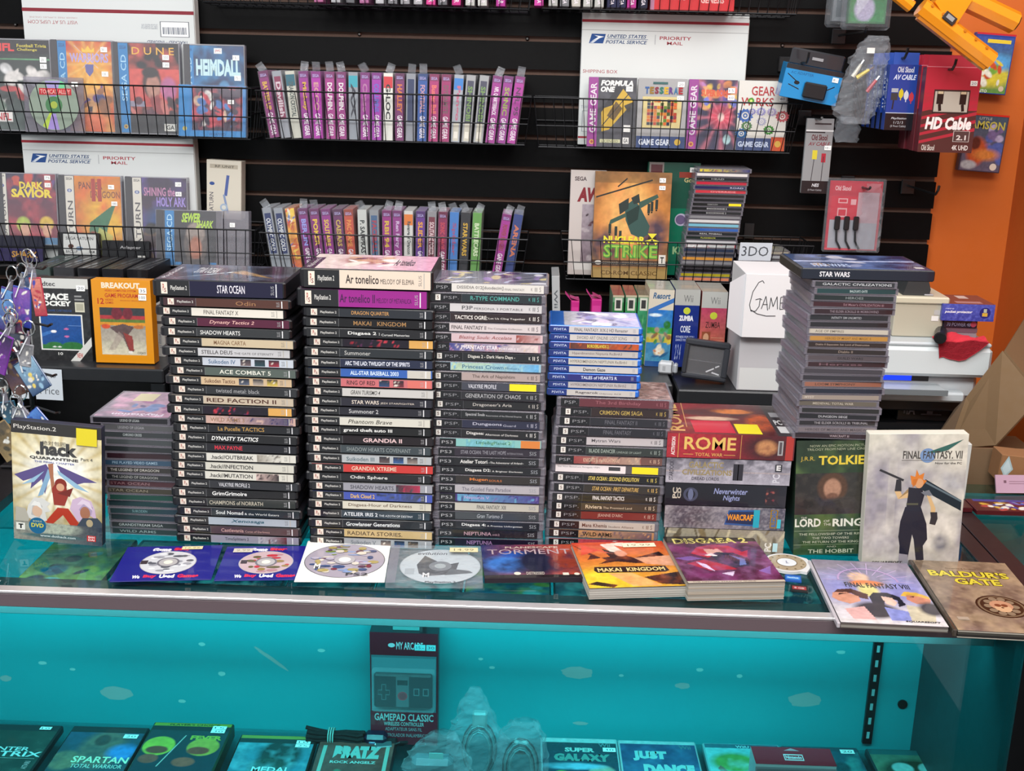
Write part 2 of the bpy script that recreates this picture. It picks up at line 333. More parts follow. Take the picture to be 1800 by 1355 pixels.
b = MB(); b.box(XL, YF+.03, .52, XR-.006, YB-.021, .528, 'ffffff', 'glass'); b.build('shelf', sh)
b = MB(); b.box(XL, YF+.118, .893, XR-.006, YB-.021, .899, 'ffffff', 'glass'); b.build('shelf', sh)
b = MB(); b.box(XL, YF+.0225, .2, XR-.012, YB-.013, .215, '0b5a5e', 'paint'); b.build('base_board', sh)
b = MB(); b.box(-.92, YF+.026, .9545, .62, YF+.066, .9595, '6c7c80', 'satin', .001); b.box(XL, YF+.118, .875, XR-.006, YF+.124, .8925, '5c6668', 'paint', .001); b.build('added_light_shield', sh)  # added: plate blocks upward LED light, bar hides the added shelf lamp
b = MB(); b.box(XL, YF+.002, 0, XR, YF+.02, .25, '101214', 'plastic'); b.box(XR-.016, YF+.001, 0, XR+.012, YF+.03, .946, '0c0d0f', 'plastic'); b.build('base_plinth', sh)
b = MB(); b.box(XR-.011, YF+.0005, .9475, XR+.017, YB+.15, .973, '4a3c40', 'satin', .001); b.build('side_rail', sh, label='dark brown metal side rail')
b = MB(); b.box(XL, YB-.004, .955, XR-.012, YB+.016, .973, '2a2426', 'satin', .001); b.build('back_rail', sh)
s2 = thing('corner_showcase', 'second glass showcase meeting the counter at its right end, dark brown frame', 'display counter', (0, 0, 0)); X2 = XR+.0195
b = MB(); b.box(X2, YF-.25, .9475, X2+.034, YB+.15, .973, '4a3c40', 'satin', .001); b.build('top_rail', s2)
b = MB(); b.box(X2+.035, YF-.25, .962, 1.10, YB+.15, .97, 'ffffff', 'glass'); b.build('glass_top', s2)
b = MB(); b.box(X2+.002, YF-.25, 0, X2+.03, YB+.15, .946, '08090a', 'plastic'); b.build('side_panel', s2)
b = MB(); b.box(X2+.035, YF-.25, .55, 1.10, YB+.1, .56, '16898c', 'paint'); b.build('shelf', s2, label='teal shelf board')
b = MB(); b.box(X2+.031, YB+.13, .3, 1.10, YB+.145, .955, '16898c', 'paint'); b.build('back_panel', s2)
# left corner: dark frame of the neighbouring counter
s3 = thing('side_counter', 'dark grey slanted counter end at the far left behind the key rings', 'display counter', (0, 0, 0))
a0 = onZ(-60, 935, .99); a1 = onZ(24, 862, .99); a2 = onZ(24, 805, .99); a3 = onZ(-60, 850, .99)
b = MB(); b.prism([(a0[0], a0[1]), (a1[0], a1[1]), (a2[0], a2[1]), (a3[0], a3[1])], 2, .974, .99, '1a1a1c', 'plastic'); b.build('edge_rail', s3)
# ================= wire baskets =================
def basket(x0, x1, zb, h, label, zback=None, y0=2.60):
    t = thing('wire_basket', label, 'basket', ((x0+x1)/2, 2.66, zb), group='black wire baskets hooked on the slatted wall'); w = (x1-x0)/2; yf = y0-2.66; yb = .052; fl = .013; c = '17171a'
    def X(s, z): return s*(w+fl*z/h)
    f = MB()
    for z, r in ((0, .0016), (h*.44, .0015), (h, .0019)): f.tube([(X(-1, z), yf-.03*z/h, z), (X(1, z), yf-.03*z/h, z)], r, c, 'wire', 5)
    n = max(3, int(2*w/.0205))
    for i in range(n+1):
        x = -w+2*w*i/n; f.tube([(x*(1+fl/w), yf-.03, h), (x, yf, 0)], .0011, c, 'wire', 4)
    f.build('front_grid', t)
    g = MB()
    for i in range(n+1):
        x = -w+2*w*i/n; g.tube([(x, yf, -.001), (x, yb, -.001)], .0011, c, 'wire', 4)
    for y in (yb, (yf+yb)/2): g.tube([(-w, y, -.0025), (w, y, -.0025)], .0015, c, 'wire', 5)
    g.build('floor_grid', t)
    for sx in (-1, 1):
        s = MB()
        for z, r in ((0, .0016), (h*.5, .0014), (h, .0019)): s.tube([(X(sx, z), yf-.03*z/h, z), (X(sx, z), yb, z)], r, c, 'wire', 5)
        for j in range(1, 5): y = yf+(yb-yf)*j/4.5; s.tube([(X(sx, h), y, h), (X(sx, 0), y, 0)], .0011, c, 'wire', 4)
        s.build('side_grid', t)
    k = MB()
    for z in (h*.5, h): k.tube([(-w-fl*z/h, yb, z), (w+fl*z/h, yb, z)], .0016, c, 'wire', 5)
    for i in range(n+1):
        x = -w+2*w*i/n; k.tube([(x*(1+fl/w), yb, h), (x, yb, 0)], .001, c, 'wire', 4)
    for sx in (-.6, .6): k.box(sx*w-.012, yb+.001, h-.006, sx*w+.012, yb+.006, h+.03, c, 'plastic', .001)
    k.build('back_grid', t); return t
basket(-1.30, -.652, 1.505, .112, 'black wire basket, middle row at left, holding wide blue-edged disc cases')
basket(-.617, -.035, 1.508, .105, 'black wire basket, middle row at centre, holding slim magenta boxes')
basket(-.004, .556, 1.505, .108, 'black wire basket, middle row at right, four boxes before a carton')
basket(-1.30, -.655, 1.205, .10, 'black wire basket, lower row at left, holding white-edged disc cases')
basket(-.62, -.035, 1.205, .095, 'black wire basket, lower row at centre, holding slim upright boxes')
basket(.068, .61, 1.208, .095, 'black wire basket, lower row at right, with a tall disc stack')
basket(-.745, -.035, 1.797, .10, 'black wire basket at the top edge left of centre')
basket(-.004, .545, 1.80, .10, 'black wire basket at the top edge holding a red box')
# ================= cases in stacks =================
SH = {'ps2': (.190, .135, '141418', 'plastic'), 'psp': (.172, .104, 'a9aab0', 'clear'), 'ps3': (.172, .135, '6f7c80', 'clear'), 'vita': (.136, .105, '1f62c0', 'gloss'), 'jewel': (.120, .140, 'bdbac2', 'clear'), 'dvd': (.190, .135, '1a1c20', 'plastic')}
def spine(fc, kind, s, seed):
    ttl, bgc, fg = s[0], s[1], s[2]; ex = s[3] if len(s) > 3 else ''; a = dict(z.split(':') for z in ex.split(';') if ':' in z)
    f = fc.rect; R = 1.
    if kind == 'ps2':
        L = .26 if 'L' not in a else float(a['L'])
        f(0, 0, L, 1, a.get('p', '1d1e20')); f(.035, .12, .085, .9, 'd9cdbf'); fc.text('P', .048, .3, .06, .78, '9a4038', .02); fc.text('S', .058, .22, .076, .5, '7a4a48', .02)
        fc.text('PlayStation 2', .11, .3, .24, .68, 'c4c2bd', .015); f(L, 0, 1, 1, bgc); f(L, 0, L+.002, 1, '77787a')
    elif kind == 'psp':
        L = .28 if 's' not in a else .17; f(0, 0, L, 1, '17171a')
        if L > .2: f(.045, .14, .09, .88, 'd8d5ce'); fc.text('S', .057, .3, .078, .72, '5a4038', .02); fc.text('PSP.', .12, .32, .255, .7, '8a8a8e', -.01)
        else: fc.text('PSP.', .035, .3, .15, .7, '9a9a9e', -.01)
        f(L, 0, 1, 1, bgc); f(L, 0, L+.002, 1, '5a5a5e')
        if 'n' not in a: fc.text('K', .885, .3, .9, .7, fg); fc.text('II', .92, .25, .94, .75, fg); fc.text('S', .96, .22, .975, .8, fg)
    elif kind == 'ps3':
        L = .25; f(0, 0, 1, 1, bgc); f(0, 0, L-.09, 1, '15161a'); fc.text('PS3', .02, .3, .13, .7, 'b0b0b2', -.01)
        fc.text('SIS', .90, .25, .97, .75, '8c8f94'); L = .17
    elif kind == 'vita':
        L = .22; f(0, 0, L, 1, '1c2f72'); fc.text('PSVITA', .05, .3, .19, .7, 'c4d0e4', .0); f(L, 0, 1, 1, bgc); fc.text('III', .94, .2, .965, .8, '8a8c94')
    else: f(0, 0, 1, 1, bgc); L = 0
    if 'q' in a:
        for i, c in enumerate(a['q'].split(',')): u = L+.42*(1-L)+i*.115; fc.art([('v', c, '20222a'), ('blobs', 6, [c, 'd8d0c4', '444044'], 0, 0, 1, 1)], u, .08, u+.085, .92, .0024, seed+i)
    if 'o' in a: f(.80, .0, .99, 1, a['o'])
    if 'A' in a:
        u0, u1 = (float(x) for x in a['r'].split(',')) if 'r' in a else (L+.01, .97); pal = a['A'].split(','); fc.art([('h', pal[0], pal[-1]), ('blobs', 14, pal, 0, 0, 1, 1)], u0, .02, u1, .98, .0024, seed)
    if kind == 'ps2':
        lt = sum(lin(bgc)) < 1; fc.text('SLUS', .905, .2, .93, .8, '9a9a9c' if lt else '6a6a68', 0, 0, 90); f(.945, .06, .953, .94, 'd8d8da' if lt else 'a8a49c')
    w = (.62 if kind in ('ps2', 'psp') else .66)
    u0, u1 = (float(x) for x in a['t'].split(',')) if 't' in a else (L+.04, min(.86, L+.05+.021*len(ttl)))
    if ttl:
        two = ttl.split('|')
        if len(two) == 2: m = u0+(u1-u0)*len(two[0])*1.5/(len(two[0])*1.5+len(two[1])); fc.text(two[0], u0, .26, m-.012, .76, fg, .015); fc.text(two[1], m, .28, u1, .56, fg, .0)
        else: fc.text(ttl, u0, .24, u1, .78, fg, .02 if 'b' in a else .008, .25 if 'i' in a else 0)
    if 'y' in a: f(.72, .06, .965, .95, 'e6cf1c', 'paper')
    if 'w' in a: f(0, 0, .66, 1, 'd6cfd0', 'paper'); fc.text('Star Wars Battlefront: Renegade <PSP>', .02, .55, .42, .8, '55545a'); f(.5, .35, .61, .85, '3a3a3e')
def case(kind, s, T, loc, rz, label, group, seed, topart=None, art2=None):
    W_, D_, sc_, sm = SH[kind]; t = thing({'jewel': 'jewel_case', 'dvd': 'game_case'}.get(kind, 'game_case'), label, 'disc case' if kind == 'jewel' else 'game case', loc, (0, 0, rz), group)
    b = MB(); h = T-.0006
    if kind == 'jewel':
        b.box(-W_/2, .0005, 0, W_/2, D_, .0013, sc_, 'clear'); b.box(-W_/2, .0005, h-.0013, W_/2, D_, h, sc_, 'clear')
        b.box(-W_/2, 0, .0014, -W_/2+.0015, D_, h-.0014, sc_, 'clear'); b.box(W_/2-.0015, 0, .0014, W_/2, D_, h-.0014, sc_, 'clear'); b.box(-W_/2+.002, D_-.002, .0015, W_/2-.002, D_, h-.0015, sc_, 'clear')
        b.box(-W_/2+.003, .006, .002, W_/2-.003, D_-.006, h*.62, '55545a' if seed % 3 else '1c1c20', 'plastic')
        for sx in (-1, 1): b.box(sx*W_/2, .0, .0, sx*(W_/2-.004), .004, h, 'd4d2d8', 'clear')
        b.build('case_shell', t); c = MB(); c.box(-W_/2+.003, .0005, .0014, W_/2-.003, .0016, h-.0014, s[1], 'paper')
        fc = Face(c, (-W_/2+.003, .0005, .0014), (W_-.006, 0, 0), (0, 0, h-.0028), 'gloss')
    else:
        br = .0022; b.box(-W_/2, 0, 0, W_/2, D_, h, sc_, sm, br)
        x0, x1 = {'ps2': (.006, .004), 'psp': (.006, .007), 'ps3': (.014, .008), 'vita': (.001, .006), 'dvd': (.002, .002)}[kind]
        if kind == 'ps3':
            for i in range(3): b.box(-W_/2+.0015, -.0003, .003+i*.0036, -W_/2+.012, .0, .005+i*.0036, '9aa6aa', 'clear')
        b.build('case_shell', t); c = MB(); c.box(-W_/2+x0, -.0002, .0012, W_/2-x1, .0012, h-.0012, s[1], 'gloss')
        fc = Face(c, (-W_/2+x0, -.0002, .0012), (W_-x0-x1, 0, 0), (0, 0, h-.0024), 'gloss')
    spine(fc, kind, s, seed); c.build('spine_label', t)
    if topart:
        c = MB(); f2 = Face(c, (-W_/2+.004, .004, h), (W_-.008, 0, 0), (0, D_-.008, 0), 'gloss'); f2.art(topart, seed=seed); 
        if art2: art2(f2)
        c.build('cover_art', t)
    return t
def stack(kind, items, x, y, z0, z1, words, group, seed, jx=.003, jr=1.2, lean=0, thick=None, tops=None, yaw=0, offs=None, n0=0, z=None):
    """items listed top first; thick = {index: thickness}"""
    rg = random.Random(seed); n = len(items); thick = thick or {}; offs = offs or {}
    T = (z1-z0-sum(thick.values()))/(n-len(thick)); z = z0
    for i in range(n-1, -1, -1):
        s = items[i]; t = thick.get(i, T); k = kind if len(s) < 5 or not s[4] else s[4]; dx = rg.uniform(-jx, jx)+offs.get(i, 0)+lean*(z-z0)
        a, bb = cname(s[1]), cname(s[2])
        if a == bb: bb = 'faint '+bb
        nm = 'bordered' if kind == 'jewel' else 'spined'
        lab = '%s-%s %s with %s lettering, %s %s' % (a, nm, 'disc case' if k == 'jewel' else 'game case', bb, ORD[i+n0]+(' one' if i+n0 else ''), words)
        case(k, s, t, (x+dx, y+rg.uniform(-.002, .002), z), rad(yaw+rg.uniform(-jr, jr)), lab, group, seed*50+i, *(tops.get(i, (None, None)) if tops else (None, None)))
        z += t
NEB = 'A:180c1c,a02030,c83848,502048,14101c;r:.28,.78;o:c89850;t:.45,.6'
S1 = [('STAR OCEAN', '14122e', 'd8d4dc', 't:.48,.70'), ('Odin', '4a2c24', '8c6444', 'p:3a2428;t:.58,.74'), ('FINAL FANTASY X', 'cfcabf', '4a4440', 't:.36,.64'), ('Dynasty Tactics 2', '4c1830', 'd8a8a0', 'i:1;t:.36,.72'),
 ('SHADOW HEARTS', '2c2e30', 'cfcfcc', 't:.29,.61'), ('MAGNA CARTA', 'b8a88c', '7a5a40', 't:.36,.62'), ('STELLA DEUS|THE GATE OF ETERNITY', 'b4b4b6', '4e4a4a', 't:.29,.87'), ('Suikoden IV', 'b4bac4', '3c5c7c', 'q:6a5a5c,28444c,8a2838;t:.31,.53'),
 ('ACE COMBAT 5', '4c5650', 'd4d4c8', 't:.38,.80'), ('Suikoden Tactics', 'bfa684', '5a3424', 'q:50586a,a09488,c8b050;t:.29,.54'), ('twisted metal: black', '26282b', '8e8e90', 't:.34,.70'), ('RED FACTION II', 'b4a692', '4a2a20', 'b:1;t:.29,.86'),
 ('', '14101c', 'c89850', NEB), ('WILD ARMS 3', 'b8988c', '8a6a50', 'A:c0a094,b89088,2c2c58;r:.30,.98;t:.30,.58'), ('La Pucelle TACTICS', '1a1b1f', 'b8904c', 't:.34,.72'), ('DYNASTY TACTICS', '1a1a1c', 'e0e0dc', 'b:1;i:1;t:.30,.69'),
 ('MAX PAYNE', '1a1a20', 'c02c3c', 'b:1;t:.33,.56'), ('.hack//OUTBREAK', 'c8c6bc', '3c3a38', 'b:1;t:.30,.65;A:8a8478,3a2c2c,2c2834,c8c6bc;r:.68,.88'), ('.hack//INFECTION', 'c0beb2', '3c3a38', 'b:1;t:.30,.66'), ('.hack//MUTATION', 'c8c6ba', '3c3a38', 'b:1;t:.30,.66;A:c0a8a0,3a2c30,2a2428;r:.69,.88'),
 ('VALKYRIE PROFILE 2', '26282c', 'c4c4c8', 't:.34,.60'), ('GrimGrimoire', '141416', 'dcdcd8', 'b:1;t:.31,.60'), ('CHAMPIONS of NORRATH', '2c302e', 'b0aa98', 't:.28,.73'), ('Soul Nomad|& the World Eaters', '222a2c', 'd0d4d0', 't:.30,.83'),
 ('Xenosaga', '9ca6ae', '26505c', 'b:1;i:1;t:.45,.73'), ('Castlevania|Curse of Darkness', '4a3a3c', 'b89088', 't:.35,.76'), ('TimeSplitters 2', '8c8894', '3e3c48', 't:.38,.58;A:a8a4ac,6c6878,5a2c30;r:.66,.9')]
def t1(f): f.text('PlayStation', .02, .1, .07, .8, 'd8d8dc', 0, 0, 90); f.text('STAR OCEAN', .2, .45, .38, .8, 'c8c8c8', .02)
stack('ps2', S1, -.437, 1.583, Z0, 1.3725, 'in leftmost tall black stack', 'game cases in the leftmost tall stack', 11, jx=.0045, thick={0: .0245}, yaw=-1.2, lean=-.006, offs={0: -.008, 1: -.004, 2: -.008},
      tops={0: ([('h', '3a3a46', '241c22'), ('n', 4, '5a5c6c', .8), ('p', [(.1, .1), (.5, .5), (.52, .6)], 'c8d4dc'), ('p', [(.5, .5), (.9, .2), (.55, .7)], '9a7a50'), ('n', 8, '101018', .5)], t1)})
S2 = [('Ar tonelico|MELODY OF ELEMIA', 'd0bfae', '2c2424', 'L:.28;t:.33,.87'), ('Ar tonelico II|MELODY OF METAFALICA', '8a1c7c', '3c1040', 'L:.30;t:.31,.88'), ('DRAGON QUARTER', '23262c', 'b88850', 't:.36,.66'), ('MAKAI   KINGDOM', '100e10', '9a7448', 't:.38,.80'),
 ('Disgaea 2 : |Cursed Memories', '1c1c1f', 'dcdcd8', 't:.33,.82'), ('', '14101c', 'c8a068', NEB), ('Summoner', '24282c', 'a8a8a4', 't:.30,.51'), ('ARC THE LAD: TWILIGHT OF THE SPIRITS', '20263c', 'ccd0dc', 'b:1;t:.30,.82'), ('ALL-STAR BASEBALL 2003', '3058a0', 'c8d8e8', 'b:1;o:bab6ac;t:.34,.73'),
 ('RING OF RED', 'b86468', '3a2024', 'q:2c4468,6a2c34,3c5c74;o:c86a60;t:.31,.54'), ('GRAN TURISMO 4', 'b8b6b2', '383634', 'i:1;t:.33,.57'), ('STAR WARS|JEDI STARFIGHTER', '23222c', 'c8bcb0', 'i:1;t:.35,.86'), ('Summoner 2', '202028', 'b4b4b4', 't:.34,.58'), ('Phantom Brave', 'c4c2b6', '48443c', 'i:1;t:.33,.69'),
 ('grand theft auto III', '161616', 'e0e0dc', 'b:1;t:.29,.69'), ('GRANDIA II', '1a1216', 'd8b8b8', 'b:1;t:.43,.75'), ('SHADOW HEARTS COVENANT', '384044', '7c8484', 't:.31,.84'), ('Suikoden III', 'a4a8aa', '4c6068', 'q:5a4c4c,34588c,8c8078;t:.30,.53'),
 ('GRANDIA XTREME', 'b83430', 'd8c0a8', 't:.33,.70'), ('Odin Sphere', '1c1d20', 'dcdcd8', 't:.34,.65'), ('SHADOW HEARTS', '8c8c94', '42424c', 't:.32,.68;A:2c2c34,404048,a02c48;r:.70,.9'), ('Dark Cloud 2', '3c4c9c', 'd0a858', 'b:1;t:.32,.52;A:3c50a0,5060b0,222c50,3a4048;r:.53,.94'),
 ('Disgaea-Hour of Darkness', 'c4c0b0', '5a4434', 't:.31,.84'), ('ATELIER IRIS 2|THE AZOTH OF DESTINY', '26343e', 'cfd4d8', 't:.28,.86'), ('Growlanser Generations', '1c1f24', 'd0d4d4', 'b:1;t:.29,.74'), ('RADIATA STORIES.', 'b8a070', '443424', 't:.29,.75'), ('Suikoden V', '94989c', '5c646c', 'q:84746c,3c5c8c,7c6c5c;t:.32,.53')]
def t2(f): f.text('Ar tonelico', .68, .3, .84, .75, '3c3438', .03); f.rect(0, 0, .09, .75, '242020'); f.text('PlayStation.2', .02, .08, .07, .7, 'd8d4d0', 0, 0, 90)
stack('ps2', S2, -.239, 1.588, Z0, 1.3935, 'in second tall black stack', 'game cases in the second tall stack', 22, jx=.0028, thick={0: .0285, 1: .0275}, yaw=-.6, offs={0: -.004, 1: -.006}, lean=.005,
      tops={0: ([('h', 'd8cfc0', 'd8a0b8'), ('e', .45, .6, .2, .25, 'a06c58', .6), ('blobs', 16, ['5c2c3c', 'e8dcd0', 'c89878', '8a4868', 'f0e8e4'], .25, .3, .65, .85)], t2),
            1: ([('v', '401440', '8a1c7c')], None)})
S3 = [('DISSIDIA 012[duodecim]|FINAL FANTASY.', 'c8c4be', '6a6664', 's:1;t:.22,.83'), ('R-TYPE COMMAND', '222a2e', '4c9890', 't:.36,.80'), ('P3P|PERSONA 3 PORTABLE', 'bcb9ba', '4a484c', 's:1;t:.28,.83'), ('TACTICS OGRE:|Let Us Cling Together', '2c2224', 'dcd6d0', 's:1;b:1;t:.21,.85'), ('FINAL FANTASY II|The Complete Collection', 'c0b6b6', '4a4044', 's:1;t:.19,.83'),
 ('Blazing Souls: Accelate', 'c0a8ac', '8a4a48', 's:1;i:1;t:.24,.72;A:8a4038,c8a8a0,b89898;r:.76,.98'), ('PHANTASY STAR|PORTABLE 2', 'b08c98', 'e0d8dc', 's:1;t:.28,.80;A:3c4080,a87888,c0a0a4,c0a890,c8b8b4;r:.17,.98'), ('Disgaea 2 - Dark Hero Days -', '202124', 'd8d4cc', 't:.33,.76'), ('Princess Crown|Mimoirs', '8cb0c0', '3c6480', 's:1;t:.28,.80;A:a8bc9c,8cb4bc,5c9cc8;r:.18,.98'), ('The Ark of Napishtim', 'a0908c', '50403c', 't:.38,.77'),
 ('VALKYRIE PROFILE', '3c3e48', 'c8c8d0', 'y:1;n:1;t:.34,.60'), ('GENERATION OF CHAOS', '26262a', 'a0a0a2', 't:.32,.83'), ("Dragoneer's Aria", '202022', 'b4aea8', 't:.37,.73'), ('Spectral Souls|Resurrection of the Ethereal Empires', '1e2022', 'a8a8aa', 't:.32,.84'), ('Dungeons|Guard', '26283c', 'a8a8b8', 't:.38,.78'), ('Disgaea:|Afternoon of Darkness', '1e1e20', 'd0ccc8', 't:.33,.81'),
 ('LittleBigPlanet 2', '7cb0ac', '28603c', 't:.36,.70;A:6ca8b4,84bcb0,8cc0a4,70a8a8;r:.26,.74;o:c87838', 'ps3'), ('STAR OCEAN: THE LAST HOPE|INTERNATIONAL', '2c2630', '807e86', 't:.22,.84', 'ps3'), ('Atelier Totori|~The Adventurer of Arland~', '1c1d20', 'd8d6d2', 't:.22,.85', 'ps3'), ('Disgaea D2:|A Brighter Darkness', '1b1c20', 'dcdad6', 'b:1;t:.25,.82', 'ps3'),
 ('Mugen|SOULS', '2c2826', 'c87438', 'b:1;i:1;t:.30,.62', 'ps3'), ('The Guided Fate Paradox', 'a4a0a4', '64606c', 't:.23,.72', 'ps3'), ('Neptunia V', '3c2c68', 'a890b8', 't:.25,.50;A:5c98b8,6c6098,3a2c6c,34246a,40307a;r:.18,.99', 'ps3'), ('FINAL FANTASY. XIII', 'b4b0a4', '4c4a48', 't:.38,.67', 'ps3'), ('Gran Turismo 5', '3c4044', 'a0a4a8', 'i:1;t:.38,.64', 'ps3'), ('Disgaea 4:|A Promise Unforgotten', '202228', 'dcdcda', 'b:1;t:.22,.83', 'ps3'), ('NEPTUNIA|mk2', '16151c', 'b08c98', 'b:1;t:.26,.62', 'ps3'), ('NEPTUNIA', '1c1628', '8c6c94', 'b:1;t:.28,.54', 'ps3')]
stack('psp', S3, -.064, 1.60, Z0, 1.3765, 'in tall middle pale-edged stack', 'game cases in the middle stack', 33, jx=.002, yaw=-.3, lean=-.004, offs={**{i: -.003 for i in range(16)}, **{i: .000 for i in range(16, 28)}},
      tops={0: ([('v', '7c7c88', '5a5c6a'), ('blobs', 40, ['c8c8d0', '3c3850', '8c7ca8', '585868', 'c0b48c', 'a8b0c4'], 0, 0, 1, 1)], None)})
V4 = [('FINAL FANTASY. X/X-2 HD Remaster', 'b8b4b4', '4c4a4c', 't:.28,.88'), ('SWORD ART ONLINE: LOST SONG', 'bab6b2', '6c6868', 't:.30,.86'), ('BORDERLANDS 2', 'a04c24', 'c8b83c', 'b:1;t:.42,.66;A:503028,8c5c3c,c05c24,b04c20;r:.23,.99'), ('Hyperdimension Neptunia Re;Birth3', 'aeaaa6', '6a5c5c', 't:.26,.82'), ('HYPERDIMENSION NEPTUNIA Re;Birth1', 'b4b2aa', '6a6460', 't:.24,.88'),
 ('Demon Gaze', 'b6b4b2', '2c2a2c', 'b:1;t:.38,.63'), ('TALES of HEARTS R', '26286c', 'c4ccdc', 'b:1;t:.37,.78'), ('HYPERDIMENSION NEPTUNIA Re;Birth2', 'aca8a8', '6a6060', 't:.25,.88'), ('Ragnarok|Odyssey ACE', 'b4b0ac', '3c3438', 'b:1;t:.32,.84')]
P4 = [('The 3rd Birthday', '5c2c34', '8c545c', 's:1;t:.32,.74'), ('CRIMSON GEM SAGA', '2c2020', 'b09850', 't:.36,.76'), ('FINAL FANTASY II', '24242a', '5c5c64', 't:.42,.72'), ('FINAL FANTASY', '222228', '5c5c64', 't:.42,.68'), ('Mytran Wars', 'b4aeb0', '4c484c', 't:.33,.60'), ('BLADE DANCER|LINEAGE OF LIGHT', '2c3230', '8c9890', 't:.31,.80'), ('KNIGHTS in the NIGHTMARE', '6a4a44', 'c8a890', 's:1;A:8c3c3c,c0a088,3c3034,a08c7c;r:.17,.8;t:.26,.6'),
 ('', '504c50', '55545a', 'w:1;y:1;n:1'), ('STAR OCEAN : SECOND EVOLUTION', '141418', 'c8b458', 'b:1;i:1;t:.33,.81'), ('STAR OCEAN : FIRST DEPARTURE', '2a2622', 'c8a458', 'i:1;t:.36,.80'), ('FINAL FANTASY TACTICS', '221e1c', 'd4d0cc', 'b:1;t:.38,.68'), ('Riviera|The Promised Land', '3c342e', 'c4b49c', 't:.32,.76'), ("JEANNE D'ARC", '6c2828', 'b4988c', 't:.44,.68'), ('Mana Khemia|Student Alliance', 'aaa49c', '54382c', 'p:1;t:.31,.80'), ('WILD ARMS', 'a87c54', '28241f', 'b:1;t:.32,.60;A:b8885c,a06c4c,5c4c58;r:.29,.98'), ('', 'a8484c', 'd0a098', 'A:b0404c,d8d0d0,90303c;r:.3,.98')]
stack('psp', P4, .1115, 1.612, Z0, 1.208, 'in fourth stack, under slim blue-edged ones', 'pale-edged game cases in the fourth stack', 44, jx=.002, yaw=-.4, lean=.045,
      tops={0: ([('h', '5c3c3c', '8c6c68'), ('n', 8, 'b8a09c', .8), ('n', 14, '3c2428', .5)], None)})
stack('vita', V4, .0895, 1.613, 1.2085, 1.316, 'in blue-edged upper fourth stack', 'blue-edged game cases on the fourth stack', 55, jx=.0012, jr=.5, yaw=-.4,
      tops={0: ([('h', 'a8a8a8', 'b0b0d8'), ('r', 0, 0, .14, 1, '1c58a8'), ('blobs', 30, ['e0e0ec', '8c8cc0', 'c8bcdc', '6c6890', 'f0f0f4'], .3, .1, .98, .95)], None)})
# PC jewel stack on the paperback set
JC = [('GALACTIC CIVILIZATIONS', '2a2c30', 'b8bcc0', 't:.1,.96'), ("BALDUR'S GATE", '1c3a3c', 'b0c0c0', 't:.42,.64'), ('HEROES', '1c2424', '7c8484', 't:.4,.62'), ("Sid Meier's CIVILIZATION III", '38181f', '8c6c74', 't:.38,.88'), ('THE ELDER SCROLLS III: MORROWIND', '2a1a20', '80747c', 't:.2,.82'), ('INFINITY SIM UNLIMITED', '24262a', '9ca0a4', 't:.28,.66'), ('', '202024', '606064'), ('AGE OF EMPIRES', 'b0aa9c', '5c564c', 't:.08,.44'),
 ('HEROES OF MIGHT AND MAGIC II', 'a87c38', '6c4c20', 't:.2,.78'), ('Diablo II Expansion Set: Lord of Destruction', '2c201c', '9c8c80', 't:.1,.78'), ('Diablo II', '241c1a', '8c7c70', 't:.4,.58'), ('GUILD WARS', '4c4448', '201c20', 't:.38,.7'), ('Heroes', '301c20', '6c5058', 't:.15,.7'), ('', '3a363c', '6c6870'), ('', '2c2a30', '6c6870'), ('LOOM SYMPHONY', '8a5a48', '3c302c', 't:.14,.66'), ('', '1c2230', '50586c'), ('MYST', '8c8278', 'c0b8ac', 't:.04,.16'), ('MEDIEVAL: TOTAL WAR', '5c564c', 'b0a898', 't:.18,.7'),
 ('', '20201f', '909088', 't:.2,.7'), ('DUNGEON SIEGE', '1a1a1e', 'b0b0b4', 't:.25,.62'), ('THE ELDER SCROLLS III: TRIBUNAL', '222024', '9c989c', 't:.2,.9'), ('HEROES OF MIGHT AND MAGIC IV', '6c6468', '3c383c', 't:.1,.9'), ('WARCRAFT III', '2c1c22', '9c8c90', 't:.45,.7')]
def tj(f): f.text('STAR WARS', .1, .12, .4, .32, 'b8c8e8', .02); f.rect(.9, .1, .97, .2, 'c8c8c8')
stack('jewel', JC, .446, 1.602, 1.1585, 1.394, 'in right-hand clear disc case stack', 'disc cases in the tall right-hand stack', 66, jx=.0035, jr=2.2, yaw=1.5, lean=.025)
case('dvd', ('STAR WARS', '141a28', 'd8d8dc', 'b:1;t:.13,.36'), .0165, (.4685, 1.603, 1.3945), rad(1.5), 'wide dark blue disc case lying on top of the right-hand clear stack', 'disc cases in the tall right-hand stack', 901,
     [('h', '38486c', '2c2c4c'), ('n', 4, '5c70a0', .7), ('p', [(0, .45), (1, .55), (1, .62), (0, .5)], 'b8c4e8'), ('blobs', 10, ['8c94b4', '2c2c40', 'a88c70', 'b8b8c8'], .1, .2, .9, .9)], tj)
